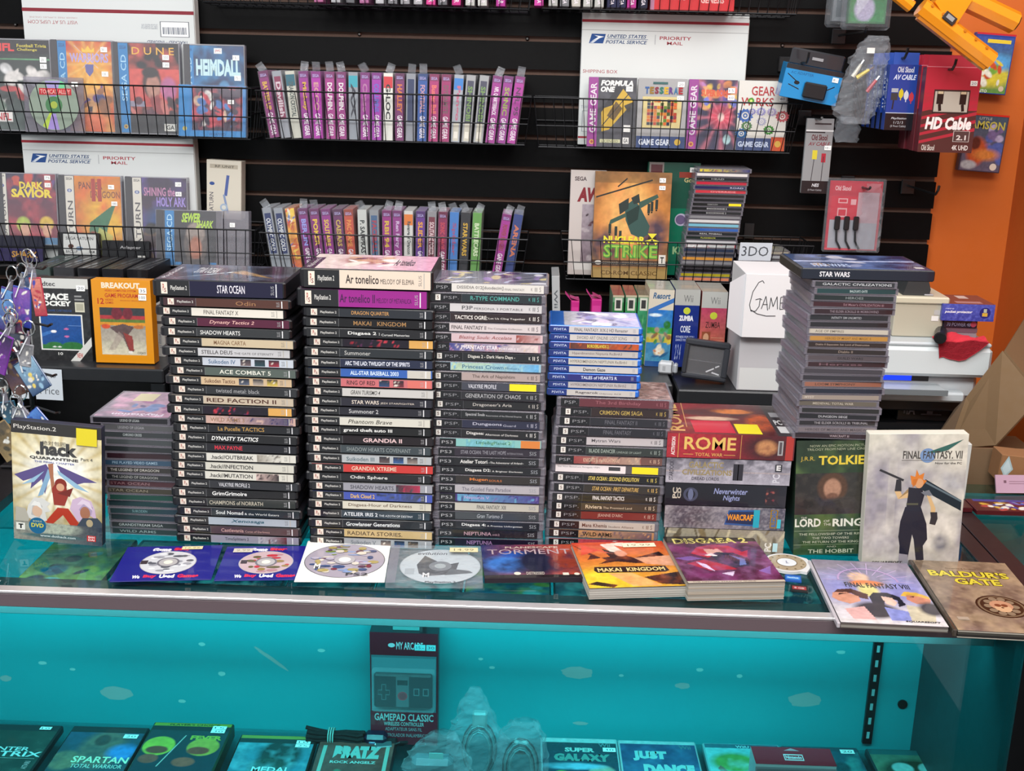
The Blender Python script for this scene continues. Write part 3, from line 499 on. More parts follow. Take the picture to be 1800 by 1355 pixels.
# CD stack left
JL = [('LEGEND OF LEGAIA', '1c1c20', '9ca0a0', 't:.36,.62'), ('LEGEND OF LEGAIA', '4c4c4e', '8c8c90', 't:.2,.55'), ('CHRONO CROSS', '303436', 'a0a8a8', 't:.25,.5'), ('', '3c4042', '8c9494', 't:.2,.7'), ('', '24282a', '707878'), ('', '2c1a20', '6c5058'), ('PRE PLAYED VIDEO GAMES', '2c4458', '8ca4b4', 't:.1,.7'), ('THE LEGEND OF DRAGOON', '2c2a28', 'b0aca4', 't:.05,.7'), ('THE LEGEND OF DRAGOON', '242628', '90908c', 't:.08,.7'), ('STAR OCEAN', '3c1c24', '7c5c60', 't:.02,.55'), ('STAR OCEAN', '3c3830', '807868', 't:.02,.55'),
 ('', '24443c', '8cc8b0'), ('', '26383c', '608890'), ('SUIKODEN', '2a3c40', '6c8c90', 't:.3,.5'), ('', '2c383c', '6c8488'), ('GRANDSTREAM SAGA', '303234', 'a0a4a4', 't:.1,.7'), ('WILD ARMS', '2a3234', '7c8888', 't:.1,.6')]
def tl(f): f.text('PlayStation', .2, .04, .9, .16, 'd8d0e0', .02, 0, 180); f.rect(.26, .62, .55, .93, 'c4bca0', 'paper')
stack('jewel', JL, -.583, 1.605, Z0, 1.158, 'in the low left disc case stack', 'disc cases in the low stack beside the upright case', 77, jx=.0025, jr=1.5, yaw=-1, offs={0: -.018},
      tops={0: ([('h', '8a8494', 'b088a0'), ('n', 5, 'd8a8c4', .6), ('blobs', 14, ['6c84b4', '9c6c94', 'e0c8d0', '5c5478'], .3, .2, .95, .9)], tl)})
# ================= printed boxes =================
def draw(f, L):
    for k, *a in L:
        if k == 'a': f.art(*a)
        elif k == 't': f.text(*a)
        elif k == 'r': f.rect(*a)
        elif k == 'e': f.ell(*a)
        elif k == 'p': f.poly(*a)
        elif k == 'l': f.line(*a)
        elif k == 's': f.sticker(*a)
def fbox(name, label, cat, x0, y0, x1, y1, Y, depth, body, L, tilt=0, rz=0, ry=0, bm='card', group=None, res=None, side=None, sidepr=None, topd=None, part='front_print', bev=.0008, loc=None, wh=None, shell=None, parts=None, fm='gloss', dz=0):
    if loc is None:
        xc, ym = (x0+x1)/2, (y0+y1)/2; p = onY(xc, y1, Y); q = onY(xc, y0, Y); w = (onY(x1, ym, Y)-onY(x0, ym, Y))[0]/math.cos(rad(rz)); h = (q-p)[2]/math.cos(rad(tilt))
        if 2.59 < Y < 2.68:
            for zf in (1.5085, 1.2115):
                if abs(p[2]-zf) < .03: zt = p[2]+h; p = np.array((p[0], p[1], zf)); h = zt-zf
    else: p = loc; w, h = wh
    t = thing(name, label, cat, (p[0], p[1], p[2]+dz), (rad(-tilt), rad(ry), rad(rz)), group)
    b = MB()
    if shell:   # clear protective case around the box
        b.box(-w/2, .0012, .001, w/2, depth, h-.001, body, bm); b.build('box_body', t)
        g = MB(); g.box(-w/2-.0012, -.0006, -.0004, w/2+.0012, depth+.001, h+.001, shell, 'wrap'); g.build('clear_sleeve', t)
    else: b.box(-w/2, .0012, 0, w/2, depth, h, body, bm, bev); b.build('box_body', t)
    c = MB(); c.box(-w/2+.0008, 0, .0008, w/2-.0008, .0011, h-.0008, body, fm); f = Face(c, (-w/2, 0, 0), (w, 0, 0), (0, 0, h), fm); st = [q for q in L if q[0] == 's']; draw(f, [q for q in L if q[0] != 's'])
    if topd: f2 = Face(c, (-w/2, 0, h), (w, 0, 0), (0, depth, 0), fm); draw(f2, topd)
    if sidepr:
        f2 = Face(c, (-w/2, depth, 0), (0, -depth, 0), (0, 0, h), fm) if sidepr[0] == 'L' else Face(c, (w/2, 0, 0), (0, depth, 0), (0, 0, h), fm); draw(f2, sidepr[1])
    c = c.build(part, t)
    for q in st: g = MB(); f = Face(g, (-w/2, -.0016, 0), (w, 0, 0), (0, 0, h), 'paper'); draw(f, [q]); g.build('price_sticker', c)
    if parts: parts(t, w, h)
    return t
def T(s, a, b_, c, d, col, bold=0, sh=0, rot=0): return ('t', s, a, b_, c, d, col, bold, sh, rot)
# ---- shipping cartons ----
def usps(f0, flip=False):
    if flip: return [('r', 0, .86, 1, .885, '7c2430'), T('VISIT US AT USPS.COM', .03, .775, .32, .80, '9c4a50', 0, 0, 180), T('ORDER FREE SUPPLIES ONLINE', .04, .815, .32, .825, 'b08a8c', 0, 0, 180), T('TRACKED * INSURED', .72, .65, .96, .675, '3c4664', .01, 0, 180),
                     ('r', .80, .70, .97, .81, '5c6068'), ('r', .805, .704, .965, .806, 'e2e4e4')]+[('r', .815+i*.0095, .72, .815+i*.0095+(.004 if i % 3 else .006), .77, '4c5264') for i in range(15)]+[T('EXPECTED DELIVERY DAY', .69, .755, .785, .79, 'a0a4ac', 0, 0, 180)]
    return [('r', 0, f0+.105, 1, f0+.125, '942834'), ('r', 0, f0+.045, 1, f0+.05, '9a9c9c'), ('p', [(.045, f0-.05), (.13, f0-.05), (.145, f0+.02), (.06, f0+.02)], '1d4480'), ('p', [(.06, f0-.035), (.135, f0), (.075, f0+.01), (.10, f0-.003)], 'dfe3e6'), ('p', [(.05, f0-.045), (.07, f0-.048), (.11, f0-.01)], 'c8d0d8'),
            T('UNITED STATES', .155, f0-.008, .39, f0+.018, '26426e', .02, .25), ('l', (.15, f0-.015), (.40, f0-.015), .001, '3c5478'), T('POSTAL SERVICE', .145, f0-.05, .395, f0-.024, '26426e', .02, .25), ('l', (.443, f0-.05), (.443, f0+.022), .001, '808088'),
            T('PRIORITY', .47, f0-.014, .66, f0+.012, '9c3844', .015), T('MAIL', .515, f0-.05, .61, f0-.026, '9c3844', .01)]
def flaps(t, w, h):
    m = MB(); m.box(w/2+.0002, .004, .01, w/2+.0012, .034, h-.01, 'c4c4c0', 'paper'); m.build('side_tape', t)
fbox('shipping_box', 'upside-down white parcel carton with red stripe behind the four wide blue-edged cases', 'box', 55, -12, 353, 238, 2.668, .036, 'c8cccc', usps(0, True), bm='paper', fm='paper', parts=flaps)
fbox('shipping_box', 'white postal parcel carton upright above the white-edged disc cases at left', 'box', 54, 240, 352, 458, 2.668, .036, 'c8cccc', usps(.83), bm='paper', fm='paper', parts=flaps)
fbox('shipping_box', 'white postal parcel carton behind the four game boxes at right', 'box', 1013, 22, 1303, 252, 2.668, .036, 'c9cdcc', usps(.815)+[T('SHIPPING BOX', .015, .545, .225, .57, '9c4850'), T('TRACKED', .012, .28, .1, .3, '8c90a0'), ('r', .02, .1, .2, .26, '8c9098'), ('r', .025, .104, .195, .256, 'd8dada'), ('r', .0, .05, .3, .065, '942834')], bm='paper', fm='paper', parts=flaps)
# ---- wide disc cases shown face on ----
def wide(label, x0, y0, x1, y1, Y, strip, stripd, L, **k):
    k.setdefault('group', 'wide disc cases shown face on at left'); off = k.pop('off', 0)
    def inner(t, w, h):
        m = MB(); m.box(-w/2+.0005, -.0012, .0008, -w/2+.014*(1 if not off else 0)+.0006, -.0001, h-.0008, '26262a', 'plastic'); m.build('hinge_tray', t, label='dark ribbed hinge strip')
        m = MB(); m.box(-w/2-.001, -.0022, -.0006, w/2+.001, -.0014, h+.0006, 'ffffff', 'wrap'); m.build('lid', t, label='clear lid')
    return fbox('disc_case', label, 'disc case', x0, y0, x1, y1, Y, .018, '9ea0a6', [('r', 0, .01, .99, .99, '2c2c30'), ('r', strip, .015, strip+.14, .985, stripd[0])]+stripd[1]+L, bm='clear', part='cover_art', parts=inner, **k)
def SC(s): return ('1a78b4', [T('SEGA', s+.02, .92, s+.12, .96, '1c3c6c', .01), T('SEGA CD', s+.03, .36, s+.11, .86, '9cc8e0', .01, 0, 90), ('e', s+.07, .08, .005, 'b8a058'), ('e', s+.07, .08, .002, '7a3a2c')])
def SS(s): return ('cfcbc0', [T('SEGA', s+.02, .94, s+.12, .97, '3c3a3c', .02), ('e', s+.07, .82, .0055, '3c5090', .004), ('e', s+.07, .82, .003, 'a8b0c4'), T('SATURN', s+.03, .12, s+.115, .7, '4c4a4c', .01, 0, 90)])
art = lambda ops, u0, v0, u1, v1, s=1: ('a', ops, u0, v0, u1, v1, .0015, s)
s = .0
wide('sports trivia disc case, red lettering over green and white picture, at left edge', -28, 68, 97, 232, 2.637, -.13+.13, SC(0), [art([('v', '40504a', '1c2420'), ('r', 0, .78, 1, .8, '5c9c6c'), ('blobs', 34, ['d8d4d0', 'b83c3c', '2c3430', '586c5c', 'e0e0e0'], 0, .15, 1, .75), ('n', 8, '141816', .4), ('r', 0, .85, 1, 1, '101012')], .145, .015, .985, .985, 3), T('NFL', .2, .865, .5, .95, 'd83434', .04), T('Football Trivia', .54, .91, .95, .945, 'd8c83c', .01), T('Challenge', .54, .865, .82, .9, 'd8c83c', .01), ('r', .17, .1, .42, .21, 'e4e0dc'), T('NFL', .19, .115, .4, .195, 'b83038', .03), ('s', .9, .78, .015, .012, '20.-'), ('s', .9, .71, .015, .011, '35.-')], off=1, tilt=3)
wide('fantasy disc case with red and golden cover and crossed swords crest', 97, 70, 206, 235, 2.637, .11, SC(.11), [art([('v', 'c0501c', 'b01c28'), ('e', .5, .6, .5, .35, 'dca03c', .9), ('ray', .5, .75, 14, 'e0b860', .5), ('blobs', 16, ['2c3c78', '5c3878', '1c1c30', 'c89460', '8c5a34'], .3, .2, .8, .5), ('e', .5, .12, .3, .08, 'd87048', .8)], .25, .015, .985, .985, 5), T('WARRIORS', .3, .76, .92, .86, 'a89ad0', .03), ('p', [(.54, .74), (.68, .74), (.67, .66), (.61, .61), (.55, .66)], '5c5c98'), ('p', [(.5, .87), (.5, .92), (.55, .89), (.6, .94), (.65, .89), (.7, .92), (.7, .87)], 'e0b83c'), ('l', (.38, .94), (.75, .7), .001, 'c8b8c8'), ('l', (.85, .94), (.5, .7), .001, 'c8b8c8'), ('s', .86, .9, .015, .011, '30.-'), ('s', .86, .64, .015, .011, '120.-')], tilt=3)
wide('desert planet disc case with spaced golden title over red and black picture', 202, 74, 321, 236, 2.637, .10, SC(.10), [art([('v', '1c1c1e', '14161a'), ('r', 0, .3, 1, .72, 'b84440'), ('n', 6, 'd0584c', .6), ('e', .45, .56, .19, .17, '3c2824', .25), ('e', .47, .52, .14, .14, 'a87868', .25), ('e', .42, .68, .17, .06, '241c1c', .3), ('r', .0, .3, .3, .36, '5ca8c4', .6), ('e', .78, .5, .16, .13, 'a85c88', .35), ('blobs', 12, ['8c3a3c', '5c3440', '402c30', 'c07068'], .0, .2, 1, .38), ('v' if 0 else 'r', 0, 0, 1, .2, '1c1e20')], .25, .015, .985, .985, 6), T('D U N E', .3, .865, .92, .945, 'd8a43c', .01), ('r', .74, .04, .92, .12, 'd4d4cc'), T('GA', .77, .055, .89, .105, '2c2c2c', .02), ('s', .8, .84, .015, .011, '200'), ('s', .8, .76, .015, .011, '120')], tilt=3)
wide('icy blue mythology disc case, rightmost of the wide blue-edged row', 327, 78, 434, 240, 2.637, .02, SC(.02), [art([('v', '1c4c78', '1a3c68'), ('n', 5, '2c80b4', .8), ('e', .5, .5, .3, .12, '1c2c50', .5), ('e', .6, .55, .1, .06, '4c90bc', .5), ('n', 10, '102844', .4)], .16, .015, .985, .985, 7), T('HEIMDALL', .2, .66, .93, .84, 'b8d8dc', .05), ('r', .5, .9, .63, .96, 'd8dcdc'), T('JVC', .52, .915, .61, .945, 'b83034', .02), ('s', .86, .86, .015, .011, '15.-'), ('s', .88, .64, .015, .011, '75.-')], tilt=3)
fbox('wrapped_case', 'shrink-wrapped smaller disc case with blue edge at the right end of its basket', 'disc case', 314, 150, 432, 241, 2.609, .012, '1c6ca8', [art(busy(['2c1c34', '3c2c40', 'b8404c', '3c70b0', 'c8a890', 'd8d4d0'], 34, .15, .8), .2, .12, .95, .98, 9), ('r', 0, 0, .16, 1, '1874b0'), ('e', .09, .15, .005, 'a89c50'), ('r', 0, 0, 1, .1, '1874b0'), T('WRAPPED', .45, .02, .7, .08, '0c4c80', .02), ('s', .78, .68, .014, .009, '50.-')][:5]+[('s', .78, .68, .014, .009, '50.-')], tilt=10, shell='ffffff', part='cover_art', fm='gloss')
# loose clear case with a game disc
t = thing('clear_disc_case', 'clear case with a greenish disc leaning at the front of the left basket', 'disc case', tuple(onY(97, 233, 2.612)), (rad(-6), 0, rad(2)))
MB().box(-.067, 0, 0, .067, .006, .122, '7c9c80', 'clear', .0006).build('case_shell', t)
b = MB(); f = Face(b, (-.067, -.0002, 0), (.134, 0, 0), (0, 0, .122), 'gloss'); f.ell(.5, .5, .056, '8c9a8c', n=40); f.poly([(.5, .5), (.36, .93), (.62, .94)], '9a90c0'); f.poly([(.5, .5), (.62, .94), (.72, .88)], '6cc08c'); f.poly([(.5, .5), (.38, .06), (.58, .05)], '9c88c8'); f.poly([(.5, .5), (.3, .12), (.38, .06)], 'b0c84c'); f.ell(.5, .5, .019, '4c7c54'); f.ell(.5, .5, .008, 'a0b04c')
f.rect(.26, .68, .8, .8, 'b83038'); f.text('TOMCAT ALLEY', .28, .7, .78, .78, 'e0a8a0', .02); f.sticker(.86, .88, .014, .01, '10.-'); b.build('disc', t)
# lower left row
wide('disc case with golden demon title and red haired faces, leftmost lower row', 0, 305, 105, 430, 2.637, .02, SS(.02), [art([('v', '7c2430', '2c2440'), ('n', 5, 'a83c48', .7), ('blobs', 12, ['5c3c78', 'b84838', '382050'], .1, .7, .95, 1), ('e', .3, .28, .14, .11, 'a8b84c', .3), ('e', .33, .2, .1, .1, 'c89880', .3), ('e', .78, .3, .14, .1, 'c8a83c', .3), ('e', .78, .2, .09, .1, 'c8987c', .3), ('r', .6, 0, 1, .1, '4c80a8')], .17, .01, .985, .99, 11), T('DARK', .38, .78, .78, .88, 'e0c82c', .04), T('SAVIOR', .24, .66, .92, .78, 'e0c82c', .05), ('s', .86, .94, .014, .01, '75'), ('s', .86, .84, .014, .01, '220')], tilt=4)
wide('disc case with orange and green dragon cover, second in the lower left row', 108, 309, 218, 440, 2.637, .10, SS(.10), [art([('v', 'a84c30', 'c87c24'), ('e', .7, .5, .5, .3, 'd8a82c', .8), ('n', 6, 'd86428', .5), ('p', [(.25, .1), (.3, .45), (.9, .7), (.7, .42), (.55, .05)], '2c6c48'), ('p', [(.35, .1), (.5, .4), (.8, .3), (.7, .05)], 'b8b85c', .8), ('blobs', 8, ['8c2c20', '1c3c2c'], .1, .0, .6, .3)], .25, .01, .985, .99, 12), T('PANZER', .32, .84, .7, .92, '6c3c28', .02), T('DRAGOON', .5, .74, .97, .82, '7c4428', .02), T('II', .52, .7, .68, .96, 'a02c20', .03), ('s', .84, .87, .014, .01, '90.-'), ('s', .88, .68, .014, .01, '180')], tilt=4)
wide('disc case with purple and pink mystic title, third in the lower left row', 224, 312, 333, 450, 2.637, .12, SS(.12), [art([('v', '402820', '302440'), ('n', 5, '504080', .8), ('e', .5, .5, .4, .15, '2c4c80', .8), ('blobs', 12, ['7c5c38', '2c2c2c', '5c4430'], .0, .05, .7, .4)], .27, .01, .985, .99, 13), T('SHINING the', .3, .78, .8, .88, 'b87ca0', .02), T('HOLY ARK', .5, .66, .97, .77, '9480c8', .03), ('s', .86, .92, .014, .01, '120'), ('s', .86, .81, .014, .01, '85')], tilt=4)
fbox('game_box', 'tall pale box with a blue coiled device drawn on it, beside the left cartons', 'box', 363, 282, 424, 385, 2.66, .04, 'c8c2b4', [('r', .1, .86, .9, .93, 'a8a090'), T('RF UNIT', .25, .875, .8, .915, '4c4840', .01), T('SATURN', .08, .1, .2, .45, '54505a', .01, 0, 90), ('e', .16, .6, .006, '344c88', .004), ('l', (.62, .75), (.55, .4), .007, '4c5c94'), ('l', (.5, .42), (.62, .1), .005, '7c8cac'), ('e', .5, .2, .009, '98a8bc'), ('e', .5, .2, .005, 'c8c8c0')], tilt=2, ry=2)
def adp(t, w, h): pass
fbox('adapter_cartridge', 'black console cartridge with a white label, middle of lower left basket', 'cartridge', 102, 410, 176, 466, 2.612, .014, '1c1c1f', [('r', .14, .28, .92, .95, 'c4c6c4'), T('SEGA SATURN', .2, .76, .85, .86, '4c4c50', .01), ('e', .32, .55, .0065, '50342c', .005), ('e', .52, .48, .008, '7c90a8', .005), T('BACKUP', .2, .33, .48, .42, '3c3c40', .01), T('RAM', .75, .33, .88, .42, '3c3c40', .01)], bm='plastic', tilt=8, part='label_plate', bev=.003)
fbox('adapter_cartridge', 'black console adapter with pale lettering and two white buttons', 'cartridge', 180, 424, 264, 474, 2.612, .014, '17171a', [T('Adapter', .38, .62, .82, .78, 'a8a8aa', .01), ('r', .75, .22, .83, .38, 'd0d0cc'), ('r', .85, .22, .91, .38, 'd0d0cc')], bm='plastic', tilt=8, part='label_plate', bev=.003)
fbox('game_card_pack', 'black and gold lettered flat box at the left end of the lower basket', 'box', -12, 415, 76, 462, 2.612, .014, '1c1c2c', [('r', 0, 0, 1, .5, '241c48'), T('SHARK', .38, .15, .9, .4, 'b8883c', .03)], tilt=8)
wide('clear-boxed disc case with lime scrawled title and helmeted head, lower left', 275, 371, 392, 463, 2.609, .13, ('1a78b4', [T('SEGA CD', .16, .25, .24, .92, 'a8d0e4', .01, 0, 90)]), [art([('v', '2c2c30', '26282c'), ('e', .5, .4, .28, .42, '5c5450', .15), ('e', .5, .6, .22, .2, '8c8078', .2), ('e', .5, .32, .15, .22, 'a86c54', .3), ('r', 0, 0, 1, .05, '1c78b4'), ('e', .5, .02, .35, .1, '3c3838', .3)], .28, .02, .9, .97, 15), T('SEWER', .38, .78, .66, .95, 'a8cc34', .04, .3), T('SHARK', .6, .68, .86, .82, 'a8cc34', .03, .3), ('r', .9, .0, 1, 1, 'a8a8b0', 'clear')], tilt=8)
fbox('clear_protector', 'crumpled clear protector sleeve with a price tag at basket end', 'plastic sleeve', 394, 372, 438, 462, 2.609, .026, 'c8c4c0', [('s', .35, .75, .012, .01, '12.-'), ('l', (.5, .1), (.7, .6), .0015, 'ece8e4')], bm='clear', tilt=6, fm='wrap')
# ---- slim boxes on edge ----
MG = '8c2484'
def slim(i, n, row, px0, pxt, yb, col, ttl, tc, ex, lean, x1=None, Y=2.603, zb=1.5105):
    p = onY(px0, yb, Y); h = .146; w = .0205
    lab = '%s slim upright box with %s title, %s from left in the %s' % (cname(col), cname(tc), ORD[i] if i else 'first', row)
    t = thing('slim_game_box', lab, 'game box', (p[0], Y, zb), (0, rad(lean), 0), 'slim game boxes on edge in the '+row)
    b = MB(); b.box(-w/2, .001, 0, w/2, .094, h, col, 'card', .0006); b.build('box_body', t)
    c = MB(); c.box(-w/2+.0004, 0, .0004, w/2-.0004, .0009, h-.0004, col, 'gloss'); f = Face(c, (-w/2, 0, 0), (w, 0, 0), (0, 0, h), 'gloss')
    if 'g' in ex: f.rect(.02, .90, .98, 1, '1c1c20' if 'k' in ex else cc(col)); f.text('SEGA', .15, .915, .85, .96, 'a098c8', .02); f.text('GAME GEAR', .25, .04, .8, .38, 'dcd4dc', .03, 0, -90)
    if 'A' in ex: f.art(busy(['c8542c', 'e0c04c', 'a8342c', '4c70a8', 'e0d8c8'], 26, .0, 1), 0, 0, 1, 1, .0018, i)
    if 'T' in ex: f.rect(.02, .78, .98, .95, ex.split('T:')[1][:6])
    if 'B' in ex: f.rect(.15, .28, .85, .92, ex.split('B:')[1][:6])
    if 'L' in ex: f.rect(.2, .02, .8, .3, 'c4c0b0'); f.rect(.3, .06, .7, .16, 'e0dcd0')
    if ttl: f.text(ttl, .24, .42 if 'g' in ex else .32, .76, .84, tc, .035, 0, -90)
    c.build('spine_print', t)
    g = MB(); g.box(-w/2-.0008, -.0012, -.0004, w/2+.0008, .0955, h+.0008, 'ffffff', 'wrap')
    if 'h' in ex: T_ = Matrix.Translation((0, .01, h+.001)) @ Matrix.Rotation(rad((i*37) % 50-25), 4, 'X') @ Matrix.Rotation(rad((i*53) % 60-30), 4, 'Y'); g.box(-.0085, 0, 0, .0085, .0008, .021, 'e0d8e0', 'film', 0, T_); g.box(-.0085, .006, 0, .0085, .0068, .017, 'e0d8e0', 'film', 0, T_)
    g.build('clear_sleeve', t)
def cc(c): r = [int(c[k:k+2], 16) for k in (0, 2, 4)]; return '%02x%02x%02x' % tuple(int(v*.75) for v in r)
R1 = [('7c2468', 'BATTER UP', 'c8a03c', 'gh', -9), ('8c9098', 'Devilish', 'c8b8c0', 'B:7c2c4c', -7), ('b8b8ac', 'DRAGON CRYSTAL', '44504c', 'T:1c5c6c', -5), (MG, 'Mickey', 'c8a034', 'gh', -3), ('a01c98', 'ECCO', 'c08c8c', 'gh', -1.5), ('98287c', 'DOLPHIN.', 'dcd8d8', 'gh', -.5), ('8c2474', 'DOLPHIN.', 'dcd8d8', 'gh', 0), ('868c94', 'AX', '2c2c38', 'T:2c98a8', 0), (MG, 'Chase', 'a86c98', 'gh', .3), ('94249c', 'COLUMNS', '5c60b8', 'g', .3), ('d4d4cc', 'G-LOC', '1c1c1c', 'T:c02830h', .5), ('6c1c5c', 'HALLEY', 'c8702c', 'g', .5), ('848890', '', '2c3c6c', 'B:1c2c54h', .8),
      ('1c4c94', 'FOOTBALL', 'b88c9c', 'gh', 1), ('a02468', 'Buster Ball', 'd86c60', 'g', 1), ('942060', 'DYNAMITE', '6c4c54', 'g', 1.5), ('9aa0a8', 'Pengo', 'b8607c', 'T:2c78c0Lh', 3), ('989a9c', 'SHINOBI', '6c8c4c', 'B:3c3c50L', 4), ('989a9c', 'SHINOBI', '6c8c4c', 'B:3c3c50L', 5), ('942484', 'NFL QUARTERBACK', 'dcd0dc', 'gh', 6), ('8c2484', 'SONIC', '94a04c', 'g', 6), ('a42890', 'NFL 95', '5c1c54', 'gh', 6.5)]
xs1 = [483, 503, 522, 541, 560, 582, 601, 622, 642, 662, 682, 702, 721, 741, 761, 781, 800, 819, 840, 861, 880, 899]
for i, ((c_, tt, tc, ex, le), px) in enumerate(zip(R1, xs1)): slim(i, 22, 'centre basket above', px, 0, 246, c_, tt, tc, ex, le)
R2 = [('8a9098', 'OLYMPIC GOLD', 'c8ccd0', 'B:1c2c5ch', -8), ('8a9098', 'OLYMPIC GOLD', 'c8ccd0', 'B:1c2c5c', -7), ('c8743c', '', 'e0c04c', 'A', -6.5), ('74206c', 'BERLIN', '8c94d8', 'gh', -6), ('741c68', 'POKER', 'd8b834', 'gh', -5.5), ('84207c', 'SOLITAIRE', 'd0b03c', 'g', -5), ('5c1c54', 'CAESARS', 'b89c48', 'g', -4), ('b0442c', 'PAC GAME', 'd0843c', 'g', -3), ('b8bcb8', 'P. SAMPRAS', '2c3030', 'h', -1.5), ('84888c', 'FACEBALL', '9c3444', 'B:3c5c80', -1), ('8c2878', 'RBI 94', 'c8a83c', 'gh', -.5), ('84307c', 'Ren Party', 'c0a8c8', 'gh', -.5), ('c4c4c0', 'Revenge of Drancon', '3c4444', 'T:d0742cT', 0), ('5c2c84', 'SLIDER', 'd8982c', 'g', .5), ('848488', 'SOLITAIRE POKER', 'd0b8bc', 'B:6c2c3ch', 1), ('7c1c4c', 'SONIC CHAOS', 'b83c4c', 'ghg', 1), ('3874b8', 'Spider', '8c4c78', 'h', 1.5), ('1c1e24', 'STAR WARS', 'c8a02c', 'h', 2), ('5c9444', 'BATTLECARS', 'c8d8b4', 'h', 2), ('982488', 'POWER RANGERS', '8c2c3c', 'gh', 9), ('1c3474', 'ARENA', 'c06c48', 'h', 8)]
xs2 = [487, 505, 524, 545, 564, 583, 602, 619, 640, 660, 681, 699, 718, 738, 757, 776, 795, 814, 834, 872, 894]
for i, ((c_, tt, tc, ex, le), px) in enumerate(zip(R2, xs2)): slim(i, 21, 'centre basket below', px, 0, 470, c_, tt, tc, ex, le, zb=1.2075)
# things in the two top baskets (only their lower ends show)
TB = [('a05c84', 560), ('9c9ca0', 590), ('5c5c60', 615), ('9a5c84', 640), ('a8a8ac', 668), ('6c6c70', 690), ('88888c', 712), ('9c9ca0', 735), ('c43c84', 757), ('5c5c60', 778), ('b42c78', 802), ('b0b0ac', 826), ('b8b8b4', 848), ('a02c84', 880)]
for i, (c_, px) in enumerate(TB):
    p = onY(px, 5, 2.603); t = thing('slim_game_box', '%s slim box, %s from left, cut off in the top basket left of centre' % (cname(c_), ORD[i] if i else 'first'), 'game box', (p[0], 2.603, 1.802), (0, rad((i % 3-1)*2), 0), 'slim boxes in the top left basket')
    b = MB(); b.box(-.0098, .001, 0, .0098, .09, .146, c_, 'card', .0006); b.build('box_body', t)
    c = MB(); c.box(-.0094, 0, .001, .0094, .0009, .144, c_, 'gloss'); f = Face(c, (-.0098, 0, 0), (.0196, 0, 0), (0, 0, .146)); f.text('GAME GEAR', .25, .04, .8, .4, 'd8d0d8', .02, 0, -90); c.build('spine_print', t)
TB2 = [('b83c90', 947), ('9c9c98', 972), ('6c6c70', 992), ('b0aca4', 1012), ('a8a8a4', 1033), ('a8a8a4', 1053), ('1c1c3c', 1075), ('1c1c3c', 1092), ('a02878', 1110), ('14142c', 1130)]
for i, (c_, px) in enumerate(TB2):
    p = onY(px, 15, 2.603); t = thing('slim_game_box', '%s slim box, %s from left, cut off in the top basket above the carton' % (cname(c_), ORD[i] if i else 'first'), 'game box', (p[0], 2.603, 1.805), (0, 0, 0), 'slim boxes in the top right basket')
    b = MB(); b.box(-.0098, .001, 0, .0098, .09, .146, c_, 'card', .0006); b.build('box_body', t)
    c = MB(); c.box(-.0094, 0, .001, .0094, .0009, .144, c_, 'gloss'); f = Face(c, (-.0098, 0, 0), (.0196, 0, 0), (0, 0, .146)); f.text('SEGA', .3, .04, .75, .18, 'd8d0d8', .02, 0, -90); c.build('spine_print', t)
p = onY(1216, 22, 2.602)
fbox('game_box', 'large red box lying in the top basket, white lettering on its lower edge', 'box', 0, 0, 0, 0, 0, .09, 'b82c30', [('r', 0, 0, .05, 1, '9c6c84'), T('ARCADE', .2, .16, .42, .34, 'd8d0d0', .03, .2), T('GENESIS', .6, .12, .88, .22, 'd8a8a4', .03, .2)], loc=(p[0], 2.603, 1.803), wh=(.182, .13))
# ---- four front-facing boxes, middle right basket ----
def GG(u=0): return [('r', u, 0, u+.2, 1, '8c2884'), T('GAME GEAR', u+.04, .2, u+.17, .92, 'd0c8d0', .02, 0, 90), ('e', u+.1, .07, .0055, 'c8983c'), ('e', u+.1, .07, .003, '9c342c')]
kw = dict(tilt=4, shell='ffffff', group='four game boxes before the right-hand carton')
fbox('game_box', 'dark racing box with yellow car and white title, leftmost of four', 'game box', 1031, 136, 1115, 254, 2.612, .018, '2c2c30', [art([('v', '34343a', '242428'), ('n', 6, '4c4c54', .6)], 0, 0, 1, 1, 21), ('p', [(.3, .22), (.45, .25), (.95, .66), (.72, .84), (.5, .72), (.28, .5)], 'c09c1c'), ('p', [(.4, .45), (.55, .38), (.72, .56), (.58, .66)], '5c4410'), ('p', [(.3, .55), (.62, .9), (.72, .84), (.5, .6)], '1c1c20'), ('p', [(.75, .6), (.95, .66), (.85, .5)], '2a2418'), ('l', (.3, .3), (.85, .78), .002, '2c2410')]+GG()+[T('FORMULA', .25, .88, .93, .96, 'e4e4e0', .05, .2), T('ONE', .25, .79, .55, .87, 'e4e4e0', .05, .2), ('s', .85, .84, .015, .011, '200'), ('r', .27, .06, .7, .11, 'c8c8a0'), T('LICENSED', .3, .065, .66, .1, '5c5c30', .01), ('r', .75, .05, .88, .14, 'dcdcd8'), T('GA', .77, .065, .86, .125, '2c2c2c', .02), ('r', .76, .22, .9, .32, 'dcdcd8')], **kw)
sq = []
rg = random.Random(8)
for i in range(9):
    for j in range(8):
        if rg.random() < .75: sq.append(('r', .2+i*.068, .33+j*.047, .262+i*.068, .373+j*.047, rg.choice(['a83c24', 'c8782c', '5c7c2c', '2c3444', '8c2c3c', 'c8642c', '44502c'])))
